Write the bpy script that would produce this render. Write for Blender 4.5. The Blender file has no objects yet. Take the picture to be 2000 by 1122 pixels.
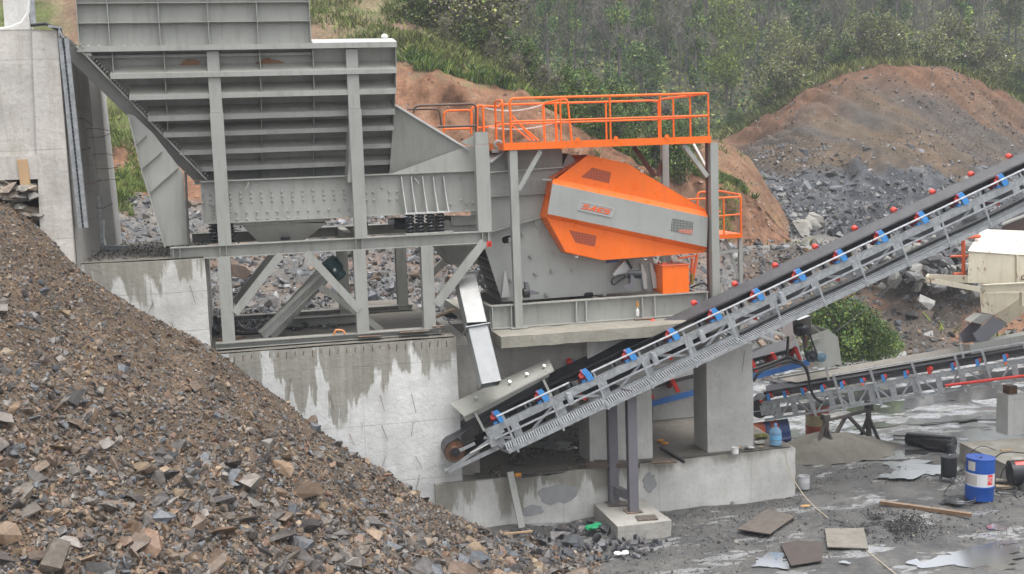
import bpy, bmesh, math, random
import numpy as np
from mathutils import Vector, Matrix, Quaternion
random.seed(7); np.random.seed(7)
SC = bpy.context.scene
COL = SC.collection

# ------------------------------------------------------------ camera
FOC, PIT, YAW, ROL, EYE = 2300.0, math.radians(7), math.radians(13.3), 0.035, 7.8
cf = Vector((math.sin(YAW)*math.cos(PIT), math.cos(YAW)*math.cos(PIT), -math.sin(PIT)))
cr0 = Vector((math.cos(YAW), -math.sin(YAW), 0)); cu0 = cr0.cross(cf)
cr = math.cos(ROL)*cr0 - math.sin(ROL)*cu0
cu = math.sin(ROL)*cr0 + math.cos(ROL)*cu0
CO = Vector((0, 0, EYE))
cam = bpy.data.cameras.new('camera'); camo = bpy.data.objects.new('camera', cam); COL.objects.link(camo)
M = Matrix((cr, cu, -cf)).transposed().to_4x4(); M.translation = CO
camo.matrix_world = M
cam.sensor_width = 36.0; cam.lens = 36.0*FOC/2000.0
cam.clip_start = 0.1; cam.clip_end = 2000
SC.camera = camo

# ------------------------------------------------------------ world, sun, exposure
w = bpy.data.worlds.new('World'); SC.world = w; w.use_nodes = True
nt = w.node_tree; nt.nodes.clear()
sky = nt.nodes.new('ShaderNodeTexSky'); sky.sky_type = 'NISHITA'; sky.sun_disc = False
SUN_EL, SUN_AZ = math.radians(74), math.radians(150)      # azimuth measured from +Y towards +X
sky.sun_elevation = SUN_EL; sky.sun_rotation = SUN_AZ
sky.air_density = 1.0; sky.dust_density = 5.0; sky.ozone_density = 1.0
hs = nt.nodes.new('ShaderNodeHueSaturation'); hs.inputs['Saturation'].default_value = 0.16
bg = nt.nodes.new('ShaderNodeBackground'); bg.inputs['Strength'].default_value = 0.15
wo = nt.nodes.new('ShaderNodeOutputWorld')
nt.links.new(sky.outputs[0], hs.inputs['Color']); nt.links.new(hs.outputs[0], bg.inputs['Color']); nt.links.new(bg.outputs[0], wo.inputs['Surface'])
sl = bpy.data.lights.new('sun', 'SUN'); sl.energy = 0.85; sl.angle = math.radians(32); sl.color = (1.0, 0.985, 0.965)
so = bpy.data.objects.new('sun', sl); COL.objects.link(so)
sd = Vector((math.sin(SUN_AZ)*math.cos(SUN_EL), math.cos(SUN_AZ)*math.cos(SUN_EL), math.sin(SUN_EL)))
so.rotation_euler = sd.to_track_quat('Z', 'Y').to_euler(); so.location = (0, 0, 60)
SC.view_settings.view_transform = 'Standard'; SC.view_settings.look = 'None'
SC.view_settings.exposure = 0.98; SC.view_settings.gamma = 1.0
SC.view_settings.use_curve_mapping = False
SC.cycles.max_bounces = 6; SC.cycles.diffuse_bounces = 3; SC.cycles.glossy_bounces = 3
SC.cycles.transparent_max_bounces = 8; SC.cycles.volume_bounces = 0
SC.cycles.volume_step_rate = 4.0
SC.cycles.use_denoising = True

# ------------------------------------------------------------ geometry helpers
def P(px, py, y=None, z=None, x=None, d=None):
    """survey helper: a sight line of the photograph met with a world plane"""
    v = cf + cr*((px-1000)/FOC) - cu*((py-561)/FOC)
    if y is not None: t = y/v.y
    elif z is not None: t = (z-EYE)/v.z
    elif x is not None: t = x/v.x
    else: t = d
    return CO + v*t

ORG = {}
def lin(h):
    h = h.lstrip('#'); c = [int(h[i:i+2], 16)/255 for i in (0, 2, 4)]
    return tuple(((x+0.055)/1.055)**2.4 if x > 0.04045 else x/12.92 for x in c)

class MB:
    def __init__(s): s.v = []; s.f = []
    def add(s, vs, fs):
        o = len(s.v); s.v += [tuple(p) for p in vs]; s.f += [tuple(i+o for i in f) for f in fs]; return s
    def hexa(s, a, b):            # a, b: two 4-loops
        return s.add(list(a)+list(b), [(3,2,1,0),(4,5,6,7),(0,1,5,4),(1,2,6,5),(2,3,7,6),(3,0,4,7)])
    def box(s, x0, x1, y0, y1, z0, z1):
        return s.hexa([(x0,y0,z0),(x1,y0,z0),(x1,y1,z0),(x0,y1,z0)], [(x0,y0,z1),(x1,y0,z1),(x1,y1,z1),(x0,y1,z1)])
    def bar(s, p, q, w_, h_, up=(0,0,1), off=(0,0)):
        p, q = Vector(p), Vector(q); d = (q-p).normalized(); up = Vector(up)
        if abs(d.dot(up)) > 0.97: up = Vector((0,1,0)) if abs(d.y) < .9 else Vector((1,0,0))
        si = d.cross(up).normalized(); u = si.cross(d).normalized()
        p = p+si*off[0]+u*off[1]; q = q+si*off[0]+u*off[1]
        c = [(-1,-1),(1,-1),(1,1),(-1,1)]
        return s.hexa([p+si*(a*w_/2)+u*(b*h_/2) for a, b in c], [q+si*(a*w_/2)+u*(b*h_/2) for a, b in c])
    def ibeam(s, p, q, w_, h_, t=0.015, up=(0,0,1)):
        s.bar(p, q, w_, t, up, (0, h_/2-t/2)); s.bar(p, q, w_, t, up, (0, -h_/2+t/2))
        s.bar(p, q, t, h_-2*t, up); return s
    def chan(s, p, q, w_, h_, t=0.012, up=(0,0,1), side=1):   # web on one side
        s.bar(p, q, w_, t, up, (0, h_/2-t/2)); s.bar(p, q, w_, t, up, (0, -h_/2+t/2))
        s.bar(p, q, t, h_-2*t, up, (side*(w_/2-t/2), 0)); return s
    def angle(s, p, q, w_, h_, t=0.01, up=(0,0,1)):
        s.bar(p, q, w_, t, up, (0, h_/2-t/2)); s.bar(p, q, t, h_-t, up, (w_/2-t/2, -t/2)); return s
    def cyl(s, p, q, r, n=10, r2=None, caps=True):
        p, q = Vector(p), Vector(q); d = (q-p).normalized(); r2 = r if r2 is None else r2
        a = d.orthogonal().normalized(); b = d.cross(a)
        v = []; 
        for k in range(n):
            t = 2*math.pi*k/n; e = a*math.cos(t)+b*math.sin(t); v += [p+e*r, q+e*r2]
        f = [(2*k, 2*((k+1) % n), 2*((k+1) % n)+1, 2*k+1) for k in range(n)]
        if caps: f += [tuple(2*k for k in range(n))[::-1], tuple(2*k+1 for k in range(n))]
        return s.add(v, f)
    def lathe(s, base, ax, prof, n=16):          # prof: [(r, h)]
        base, ax = Vector(base), Vector(ax).normalized(); a = ax.orthogonal().normalized(); b = ax.cross(a)
        v = []; m = len(prof)
        for k in range(n):
            t = 2*math.pi*k/n; e = a*math.cos(t)+b*math.sin(t)
            v += [base+ax*h+e*r for r, h in prof]
        f = [(k*m+j, ((k+1) % n)*m+j, ((k+1) % n)*m+j+1, k*m+j+1) for k in range(n) for j in range(m-1)]
        f += [tuple(k*m for k in range(n))[::-1], tuple(k*m+m-1 for k in range(n))]
        return s.add(v, f)
    def tube(s, pts, r, n=6, closed=False):
        pts = [Vector(p) for p in pts]; m = len(pts); v = []; a = None
        for i, p in enumerate(pts):
            d = (pts[(i+1) % m if closed else min(i+1, m-1)] - pts[(i-1) % m if closed else max(i-1, 0)])
            d = d.normalized() if d.length > 1e-9 else Vector((0,0,1))
            if a is None: a = d.orthogonal().normalized()
            a = (a - d*a.dot(d)); a = a.normalized() if a.length > 1e-6 else d.orthogonal().normalized()
            b = d.cross(a)
            v += [p+a*(r*math.cos(2*math.pi*k/n))+b*(r*math.sin(2*math.pi*k/n)) for k in range(n)]
        f = []
        for i in range(m if closed else m-1):
            j = (i+1) % m
            f += [(i*n+k, i*n+(k+1) % n, j*n+(k+1) % n, j*n+k) for k in range(n)]
        if not closed: f += [tuple(range(n))[::-1], tuple((m-1)*n+k for k in range(n))]
        return s.add(v, f)
    def prism(s, poly, vec):
        n = len(poly); vec = Vector(vec); a = [Vector(p) for p in poly]; b = [p+vec for p in a]
        return s.add(a+b, [tuple(range(n))[::-1], tuple(range(n, 2*n))] + [(i, (i+1) % n, n+(i+1) % n, n+i) for i in range(n)])
    def ball(s, c, r, n=8, m=5, sq=(1,1,1)):
        c = Vector(c); v = [c+Vector((0,0,-r*sq[2]))]
        for j in range(1, m):
            ph = -math.pi/2+math.pi*j/m
            v += [c+Vector((r*sq[0]*math.cos(ph)*math.cos(2*math.pi*k/n), r*sq[1]*math.cos(ph)*math.sin(2*math.pi*k/n), r*sq[2]*math.sin(ph))) for k in range(n)]
        v.append(c+Vector((0,0,r*sq[2])))
        f = [(0, 1+(k+1) % n, 1+k) for k in range(n)]
        for j in range(m-2):
            f += [(1+j*n+k, 1+j*n+(k+1) % n, 1+(j+1)*n+(k+1) % n, 1+(j+1)*n+k) for k in range(n)]
        e = 1+(m-2)*n; t = len(v)-1
        f += [(e+k, e+(k+1) % n, t) for k in range(n)]
        return s.add(v, f)
    def grid(s, fn, nu, nv):
        v = [fn(i/nu, j/nv) for j in range(nv+1) for i in range(nu+1)]
        f = [(j*(nu+1)+i, j*(nu+1)+i+1, (j+1)*(nu+1)+i+1, (j+1)*(nu+1)+i) for j in range(nv) for i in range(nu)]
        return s.add(v, f)

def rod(pts, bend, r, n=6, seg=5):
    """pipe path with rounded corners"""
    pts = [Vector(p) for p in pts]; out = [pts[0]]
    for i in range(1, len(pts)-1):
        a, b, c = pts[i-1], pts[i], pts[i+1]
        la = min(bend, (a-b).length*.49); lc = min(bend, (c-b).length*.49)
        p0 = b+(a-b).normalized()*la; p1 = b+(c-b).normalized()*lc
        for k in range(seg+1):
            t = k/seg; out.append(p0*(1-t)**2 + b*2*t*(1-t) + p1*t*t)
    out.append(pts[-1]); return out

def mesh_of(mb, name, org, smooth=False):
    me = bpy.data.meshes.new(name)
    me.from_pydata([(v[0]-org[0], v[1]-org[1], v[2]-org[2]) for v in mb.v], [], mb.f)
    bm = bmesh.new(); bm.from_mesh(me); bmesh.ops.recalc_face_normals(bm, faces=bm.faces); bm.to_mesh(me); bm.free()
    if smooth:
        me.shade_smooth()
        try: me.set_sharp_from_angle(angle=math.radians(38))
        except Exception: pass
    return me

def thing(name, label, cat, loc=(0,0,0), group=None):
    o = bpy.data.objects.new(name, None); COL.objects.link(o); o.location = loc; o.empty_display_size = .1
    o['label'] = label; o['category'] = cat
    if group: o['group'] = group
    ORG[o.name] = Vector(loc); return o
def part(name, mb, mat, parent, label=None, kind=None, smooth=False):
    me = mesh_of(mb, name, ORG[parent.name], smooth); me.materials.append(mat)
    o = bpy.data.objects.new(name, me); COL.objects.link(o); o.parent = parent
    ORG[o.name] = ORG[parent.name]
    if label: o['label'] = label
    if kind: o['kind'] = kind
    return o
def solo(name, mb, mat, label=None, cat=None, group=None, kind=None, smooth=False):
    a = np.array(mb.v); loc = Vector(((a[:,0].min()+a[:,0].max())/2, (a[:,1].min()+a[:,1].max())/2, a[:,2].min()))
    me = mesh_of(mb, name, loc, smooth); me.materials.append(mat)
    o = bpy.data.objects.new(name, me); COL.objects.link(o); o.location = loc; ORG[o.name] = loc
    if label: o['label'] = label
    if cat: o['category'] = cat
    if group: o['group'] = group
    if kind: o['kind'] = kind
    return o
def struct(name, mb, mat, smooth=False): return solo(name, mb, mat, kind='structure', smooth=smooth)
def copy_tree(o, parent=None):
    c = o.copy(); COL.objects.link(c); c.parent = parent
    if o.name in ORG: ORG[c.name] = ORG[o.name]
    for ch in o.children: copy_tree(ch, c)
    return c

# numpy value noise
def _h(ix, iy, iz, s):
    n = (ix*374761393 + iy*668265263 + iz*2147483647 + s*1274126177) & 0xffffffff
    n = ((n ^ (n >> 13))*1274126177) & 0xffffffff
    return ((n ^ (n >> 16)) & 0xffff)/65535.0
def vnoise(p, sc=1.0, seed=0):
    p = np.asarray(p, float)*sc; i = np.floor(p).astype(np.int64); f = p-i; f = f*f*(3-2*f); r = 0
    for dx in (0,1):
        for dy in (0,1):
            for dz in (0,1):
                wt = (f[:,0] if dx else 1-f[:,0])*(f[:,1] if dy else 1-f[:,1])*(f[:,2] if dz else 1-f[:,2])
                r = r + wt*_h(i[:,0]+dx, i[:,1]+dy, i[:,2]+dz, seed)
    return r
def fbm(p, sc=1.0, oc=4, seed=0, gain=.5):
    r = 0; a = 1; t = 0
    for k in range(oc): r = r+a*vnoise(p, sc*2**k, seed+k*17); t += a; a *= gain
    return r/t

# ------------------------------------------------------------ materials
def nmat(name):
    m = bpy.data.materials.new(name); m.use_nodes = True; n = m.node_tree; n.nodes.clear()
    b = n.nodes.new('ShaderNodeBsdfPrincipled'); o = n.nodes.new('ShaderNodeOutputMaterial'); n.links.new(b.outputs[0], o.inputs[0])
    return m, n, b
def nd(n, t, **k):
    x = n.nodes.new(t)
    for a, v in k.items():
        if a in x.inputs: x.inputs[a].default_value = v
        else: setattr(x, a, v)
    return x
def noise(n, sc, det=4, rough=.55, vec=None):
    x = nd(n, 'ShaderNodeTexNoise'); x.inputs['Scale'].default_value = sc; x.inputs['Detail'].default_value = det; x.inputs['Roughness'].default_value = rough
    if vec is not None: n.links.new(vec, x.inputs['Vector'])
    return x.outputs['Fac']
def ramp(n, fac, stops):
    r = nd(n, 'ShaderNodeValToRGB'); e = r.color_ramp.elements
    while len(e) < len(stops): e.new(.5)
    for i, (p, c) in enumerate(stops):
        e[i].position = p; c = (c, c, c) if not isinstance(c, (tuple, list)) else c; e[i].color = (*c[:3], 1)
    n.links.new(fac, r.inputs[0]); return r.outputs[0]
def mix(n, fac, a, b, mode='MIX'):
    m = nd(n, 'ShaderNodeMix'); m.data_type = 'RGBA'; m.blend_type = mode
    for s, v in ((m.inputs[0], fac), (m.inputs[6], a), (m.inputs[7], b)):
        if hasattr(v, 'links'): n.links.new(v, s)
        elif isinstance(v, (int, float)): s.default_value = v
        else: s.default_value = (*v[:3], 1)
    return m.outputs[2]
def mth(n, op, a, b=None, clamp=False):
    m = nd(n, 'ShaderNodeMath'); m.operation = op; m.use_clamp = clamp
    for s, v in zip(m.inputs, (a, b)):
        if v is None: continue
        if hasattr(v, 'links'): n.links.new(v, s)
        else: s.default_value = v
    return m.outputs[0]
def wpos(n):
    return nd(n, 'ShaderNodeNewGeometry').outputs['Position']
def scaled(n, vec, s):
    m = nd(n, 'ShaderNodeMapping'); m.inputs['Scale'].default_value = s; n.links.new(vec, m.inputs[0]); return m.outputs[0]
def bump(n, b, h, dist=.01, st=.6):
    x = nd(n, 'ShaderNodeBump'); x.inputs['Distance'].default_value = dist; x.inputs['Strength'].default_value = st
    n.links.new(h, x.inputs['Height']); n.links.new(x.outputs[0], b.inputs['Normal'])

def paint(name, col, rough=.45, dirt=.35, dcol=(.12,.10,.08), rust=0.0, metal=0.0, streak=True):
    m, n, b = nmat(name); p = wpos(n)
    c = mix(n, ramp(n, noise(n, .9, 4, .6, p), [(.35, .0), (.7, 1.0)]), tuple(x*.9 for x in col), tuple(min(1, x*1.07) for x in col))
    st = ramp(n, noise(n, 1.0, 5, .7, scaled(n, p, (7, 7, .9))), [(.5, 0.), (.72, 1.)])
    c = mix(n, mth(n, 'MULTIPLY', st, dirt), c, dcol)
    fine = ramp(n, noise(n, 26, 3, .7, p), [(.56, 0.), (.74, 1.)])
    c = mix(n, mth(n, 'MULTIPLY', fine, dirt*.5), c, dcol)
    if rust:
        rr = ramp(n, noise(n, 3.3, 8, .75, scaled(n, p, (1, 1, .55))), [(.6-rust*.2, 0.), (.66-rust*.12, 1.)])
        c = mix(n, rr, c, mix(n, noise(n, 14, 3, .6, p), (.10,.035,.015), (.26,.10,.035)))
    g_ = nd(n, 'ShaderNodeNewGeometry'); s_ = nd(n, 'ShaderNodeSeparateXYZ'); n.links.new(g_.outputs['Normal'], s_.inputs[0])
    upf = mth(n, 'MULTIPLY', mth(n, 'SUBTRACT', s_.outputs[2], .55), 2.2, clamp=True)
    dst = mth(n, 'MULTIPLY', mth(n, 'MULTIPLY', upf, ramp(n, noise(n, 6, 5, .7, p), [(.35, .15), (.65, .8)])), min(1, dirt*2.2))
    c = mix(n, dst, c, (.30,.275,.235))
    n.links.new(c, b.inputs['Base Color'])
    n.links.new(ramp(n, noise(n, 5, 5, .6, p), [(.3, max(0, rough-.12)), (.7, min(1, rough+.16))]), b.inputs['Roughness'])
    b.inputs['Metallic'].default_value = metal
    bump(n, b, noise(n, 3.0, 3, .5, p), .02, .12)
    return m
def plain(name, col, rough=.5, metal=0., var=.25, sc=12, spec=.5):
    m, n, b = nmat(name); p = wpos(n)
    c = mix(n, noise(n, sc, 4, .6, p), tuple(x*(1-var) for x in col), tuple(min(1, x*(1+var)) for x in col))
    n.links.new(c, b.inputs['Base Color']); b.inputs['Roughness'].default_value = rough; b.inputs['Metallic'].default_value = metal
    b.inputs['Specular IOR Level'].default_value = spec
    return m

STEEL = paint('grey_steel_paint', (.355,.36,.335), .42, .36, (.14,.12,.09))
STEELC = paint('clean_grey_paint', (.36,.37,.35), .40, .14)
STEELD = paint('grey_steel_paint_dusty', (.30,.305,.28), .55, .35, (.10,.085,.06))
STEELR = paint('grey_steel_paint_rusty', (.31,.31,.28), .6, .5, (.10,.07,.04), rust=.35)
STEELW = paint('pale_and_skylit_steel', (.52,.525,.51), .38, .15)  # pale paint; on the hopper's top flange it is sky light painted in
PURP = paint('violet_grey_primer', (.145,.14,.16), .5, .2)
ORG_P = paint('orange_paint', (.95,.17,.012), .33, .18, (.42,.12,.04))
ORG_D = paint('orange_paint_old', (.75,.12,.03), .5, .3, (.18,.06,.03))
RED = paint('red_paint', (.62,.035,.025), .4, .12, (.2,.02,.02))
REDCAP = plain('red_cap', (.78,.085,.06), .45, 0, .12)
BLUE = paint('blue_bracket_paint', (.06,.28,.66), .42, .15, (.02,.06,.12))
BROWN = paint('brown_rail', (.11,.065,.045), .55, .3)
BLACK = plain('black_rubber', (.012,.012,.013), .55, 0, .4)
BOLT = plain('bolt_zinc', (.55,.55,.53), .35, .6, .3)
RUSTY = paint('rusty_steel', (.10,.055,.035), .7, .4, (.03,.02,.015), rust=.5)
CREAM = paint('cream_paint', (.66,.61,.48), .45, .3, (.28,.17,.07), rust=.12)
SPRING = plain('spring_steel', (.035,.036,.04), .4, .3, .3)
DARKM = plain('dark_machine', (.022,.024,.028), .5, .2, .4)
MOTORG = plain('motor_green', (.035,.075,.085), .45, .1, .3)
WOOD = paint('weathered_wood', (.21,.125,.07), .8, .4, (.06,.035,.02))
WOODL = paint('pale_split_wood', (.45,.30,.17), .8, .3, (.14,.08,.04))
PLY = paint('wet_plywood', (.10,.078,.066), .33, .16, (.035,.028,.022))
WHITEP = plain('white_plastic', (.75,.75,.73), .4, 0, .1)

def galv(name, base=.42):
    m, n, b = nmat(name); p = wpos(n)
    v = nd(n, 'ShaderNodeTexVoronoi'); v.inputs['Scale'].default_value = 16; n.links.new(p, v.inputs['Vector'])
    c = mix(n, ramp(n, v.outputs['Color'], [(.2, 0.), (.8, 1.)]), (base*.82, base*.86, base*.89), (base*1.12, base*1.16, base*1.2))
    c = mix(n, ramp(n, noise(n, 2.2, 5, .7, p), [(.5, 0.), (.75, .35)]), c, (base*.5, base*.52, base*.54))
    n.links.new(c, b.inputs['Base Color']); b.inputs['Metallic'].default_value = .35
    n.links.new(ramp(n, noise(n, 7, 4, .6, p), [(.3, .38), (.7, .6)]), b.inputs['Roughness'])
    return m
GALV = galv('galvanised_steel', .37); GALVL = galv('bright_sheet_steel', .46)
GALVD = galv('shaded_galvanised', .20)  # far-side steel: shade put in by a darker zinc colour
SHEET = paint('bright_sheet_metal', (.33,.34,.345), .4, .5, (.25,.24,.22), metal=.25)

def belt_mat():
    m, n, b = nmat('conveyor_rubber'); p = wpos(n)
    c = mix(n, ramp(n, noise(n, 4, 6, .7, p), [(.35, 0.), (.75, 1.)]), (.022,.022,.026), (.06,.058,.064))
    n.links.new(c, b.inputs['Base Color']); b.inputs['Roughness'].default_value = .42
    bump(n, b, noise(n, 30, 3, .6, p), .004, .4); return m
BELT = belt_mat()

def concrete(name, base=(.50,.49,.46), wet=None, drip=0.9, boards=.0, stain=.5, x0=0, x1=0, seamx=0.):
    """wet: height (m) of the top edge from which water has run down"""
    m, n, b = nmat(name); p = wpos(n); sx = nd(n, 'ShaderNodeSeparateXYZ'); n.links.new(p, sx.inputs[0])
    X, Y, Z = sx.outputs
    c = mix(n, ramp(n, noise(n, .75, 6, .65, p), [(.35, 0.), (.68, 1.)]), tuple(v*.74 for v in base), tuple(v*1.1 for v in base))
    c = mix(n, mth(n, 'MULTIPLY', ramp(n, noise(n, 9, 6, .75, p), [(.55, 0.), (.7, 1.)]), stain*.7), c, tuple(v*.5 for v in base))
    vs = ramp(n, noise(n, 1.3, 6, .7, scaled(n, p, (3.5, 3.5, .45))), [(.5, 0.), (.66, 1.)])
    c = mix(n, mth(n, 'MULTIPLY', vs, stain*.45), c, (base[0]*.55, base[1]*.52, base[2]*.46))
    pits = nd(n, 'ShaderNodeTexVoronoi'); pits.inputs['Scale'].default_value = 5.5; n.links.new(p, pits.inputs['Vector'])
    pm = ramp(n, pits.outputs['Distance'], [(.03, 1.), (.07, 0.)])
    c = mix(n, mth(n, 'MULTIPLY', pm, .6), c, tuple(v*.3 for v in base))
    rgh = ramp(n, noise(n, 4, 4, .6, p), [(.3, .75), (.7, .95)])
    hgt = noise(n, 11, 8, .7, p)
    if wet is not None:
        dn = noise(n, 1.0, 5, .6, scaled(n, p, (1.9, 1.9, .35)))
        dep = mth(n, 'SUBTRACT', wet, Z)                       # metres below the edge
        if x1 > x0:
            fade = mth(n, 'DIVIDE', mth(n, 'SUBTRACT', x1, X), x1-x0, clamp=True)
            lim = mth(n, 'MULTIPLY', mth(n, 'MULTIPLY', ramp(n, dn, [(.40, 0.), (.62, 1.)]), drip), mth(n, 'ADD', fade, .25))
            lim = mth(n, 'ADD', lim, mth(n, 'MULTIPLY', fade, .0))
        else: lim = mth(n, 'MULTIPLY', ramp(n, dn, [(.42, 0.), (.60, 1.)]), drip)
        wm = mth(n, 'MULTIPLY', mth(n, 'SUBTRACT', mth(n, 'ADD', lim, .06), dep), 5.5, clamp=True)
        wm = mth(n, 'MULTIPLY', wm, .85)
        vert = noise(n, 1.0, 6, .7, scaled(n, p, (9, 9, .5)))
        wm = mth(n, 'MULTIPLY', wm, mth(n, 'ADD', .55, mth(n, 'MULTIPLY', vert, .8)), clamp=True)
        c = mix(n, wm, c, mix(n, noise(n, 2.5, 4, .6, p), (.17,.16,.125), (.27,.255,.21)))
    if boards:
        fr = mth(n, 'FRACT', mth(n, 'DIVIDE', mth(n, 'ADD', Z, mth(n, 'MULTIPLY', noise(n, .35, 2, .5, p), .12)), boards)); ln = mth(n, 'LESS_THAN', fr, .022/boards)
        c = mix(n, mth(n, 'MULTIPLY', ln, mth(n, 'MULTIPLY', noise(n, 1.7, 5, .7, p), .55)), c, tuple(v*.35 for v in base))
        hgt = mth(n, 'SUBTRACT', hgt, mth(n, 'MULTIPLY', ln, .5))
    if seamx:
        fr = mth(n, 'FRACT', mth(n, 'DIVIDE', X, seamx)); ln = mth(n, 'LESS_THAN', fr, .02/seamx)
        c = mix(n, mth(n, 'MULTIPLY', ln, mth(n, 'MULTIPLY', noise(n, 1.3, 5, .7, p), .5)), c, tuple(v*.35 for v in base))
    n.links.new(c, b.inputs['Base Color']); n.links.new(rgh, b.inputs['Roughness'])
    bump(n, b, hgt, .03, .55); return m
CONC = concrete('pale_concrete', (.62,.615,.59), boards=1.22, seamx=1.3)
CONC_MAIN = concrete('pale_concrete_with_runs', (.66,.665,.65), wet=3.97, drip=2.1, boards=1.19, stain=.55, x0=-.4, x1=4.4, seamx=2.3)
CONC_PED = concrete('pale_concrete_pedestal', (.62,.61,.58), wet=5.8, drip=.9, boards=.75, stain=.4)
CONC_LEFT = concrete('rough_cast_concrete', (.58,.55,.51), stain=1.0, boards=1.6)
CONC_LOW = concrete('plinth_concrete', (.60,.595,.57), wet=1.02, drip=.8, x0=4, x1=9, seamx=2.1, stain=.55)
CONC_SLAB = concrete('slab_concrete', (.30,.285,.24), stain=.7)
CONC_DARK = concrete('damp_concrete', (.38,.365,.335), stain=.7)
CONC_WET = concrete('wet_concrete_top', (.19,.175,.15), stain=.8)
CONC_PIER = concrete('pier_concrete', (.58,.575,.55), stain=.5, seamx=.0)

def attr_mat(name, rough=.85, bs=.5, dist=.03, nsc=9, spec=.3, wetness=0., tint=None):
    m, n, b = nmat(name); p = wpos(n)
    a = nd(n, 'ShaderNodeAttribute'); a.attribute_name = 'Col'
    c0 = a.outputs['Color']
    k = ramp(n, mth(n, 'ADD', mth(n, 'MULTIPLY', noise(n, nsc, 7, .75, p), .55), mth(n, 'MULTIPLY', noise(n, nsc*.13, 5, .7, p), .45)), [(.32, .42), (.5, .95), (.66, 1.6)])
    c = mix(n, 1.0, a.outputs['Color'], k, 'MULTIPLY')
    n.links.new(c, b.inputs['Base Color'])
    n.links.new(ramp(n, noise(n, 2.5, 4, .6, p), [(.35, max(.05, rough-.3*wetness-.1)), (.65, rough)]), b.inputs['Roughness'])
    b.inputs['Specular IOR Level'].default_value = spec
    bump(n, b, noise(n, nsc*1.4, 8, .75, p), dist, bs); return m
SOIL = attr_mat('earth_and_rubble', .92, .8, .06, 7, .2)
ROCK = attr_mat('rock_faces', .62, .5, .02, 14, .5, wetness=.8)
LEAF = attr_mat('foliage', .7, .0, .001, 1.3, .2)
BARK = attr_mat('bark', .9, .4, .02, 12, .2)

def set_col(me, cols):
    a = me.color_attributes.new('Col', 'FLOAT_COLOR', 'POINT')
    c = np.ones((len(me.vertices), 4), np.float32); c[:, :3] = cols; a.data.foreach_set('color', c.ravel())
def np_mesh(name, v, f, cols=None, smooth=False):
    """v (n,3), f (m,k) same-size polygons"""
    me = bpy.data.meshes.new(name); f = np.asarray(f, np.int32); k = f.shape[1]
    me.vertices.add(len(v)); me.vertices.foreach_set('co', np.asarray(v, np.float32).ravel())
    me.loops.add(f.size); me.loops.foreach_set('vertex_index', f.ravel())
    me.polygons.add(len(f)); me.polygons.foreach_set('loop_start', np.arange(0, f.size, k, dtype=np.int32))
    try: me.polygons.foreach_set('loop_total', np.full(len(f), k, np.int32))
    except Exception: pass
    me.update(calc_edges=True)
    if cols is not None: set_col(me, cols)
    if smooth: me.shade_smooth()
    else: me.shade_flat()
    return me
def link_mesh(name, me, mat, kind=None, label=None, cat=None, group=None, parent=None, loc=None):
    o = bpy.data.objects.new(name, me)
    if mat: me.materials.append(mat)
    COL.objects.link(o)
    if kind: o['kind'] = kind
    if label: o['label'] = label
    if cat: o['category'] = cat
    if group: o['group'] = group
    if parent: o.parent = parent
    if loc is not None: o.location = loc
    return o
# ============================================================ TERRAIN
class Patch:
    """terrain sheet lofted through surveyed rows of points"""
    def __init__(s, rows):
        s.R = np.array([[list(P(a, b, d=d)) for a, b, d in r] for r in rows])      # rows x cols x 3
        s.nr, s.nc = s.R.shape[:2]
    def at(s, u, v):                       # arrays 0..1 -> (n,3)
        u = np.clip(np.asarray(u, float), 0, 1)*(s.nc-1); v = np.clip(np.asarray(v, float), 0, 1)*(s.nr-1)
        i = np.minimum(u.astype(int), s.nc-2); j = np.minimum(v.astype(int), s.nr-2); a = (u-i)[:, None]; b = (v-j)[:, None]
        def cat(p0, p1, p2, p3, t): return .5*((2*p1)+(p2-p0)*t+(2*p0-5*p1+4*p2-p3)*t*t+(3*p1-p0-3*p2+p3)*t**3)
        def row(jj):
            jj = np.clip(jj, 0, s.nr-1); g = lambda k: s.R[jj, np.clip(i+k, 0, s.nc-1)]
            return cat(g(-1), g(0), g(1), g(2), a)
        return cat(row(j-1), row(j), row(j+1), row(j+2), b)
    def build(s, name, nu, nv, disp, colfn, mat=None, smooth=True):
        uu, vv = np.meshgrid(np.linspace(0, 1, nu+1), np.linspace(0, 1, nv+1)); uu = uu.ravel(); vv = vv.ravel()
        p = s.at(uu, vv); s.disp = disp
        p = p + disp(p, uu, vv)
        idx = np.arange((nu+1)*(nv+1)).reshape(nv+1, nu+1)
        f = np.stack([idx[:-1,:-1], idx[:-1,1:], idx[1:,1:], idx[1:,:-1]], -1).reshape(-1, 4)
        me = np_mesh(name, p, f, colfn(p, uu, vv), smooth)
        o = link_mesh(name, me, mat or SOIL, kind='structure'); return o
    def surf(s, u, v):
        p = s.at(u, v); return p + s.disp(p, np.asarray(u), np.asarray(v))

def lerpc(t, *cs):
    """piecewise colour blend, t in 0..1"""
    t = np.clip(t, 0, 1)*(len(cs)-1); i = np.minimum(t.astype(int), len(cs)-2); f = (t-i)[:, None]; c = np.array(cs)
    return c[i]*(1-f)+c[i+1]*f
def sm(a, b, x): t = np.clip((x-a)/(b-a), 0, 1); return t*t*(3-2*t)
def up(h): return np.stack([h*0, h*0, h], 1)

RED_E = (.28,.13,.08); BRN_E = (.22,.135,.09); GRY_R = (.105,.108,.115); GRY_L = (.21,.215,.22); GRN_G = (.105,.13,.035); DRY = (.19,.16,.09)

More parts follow.
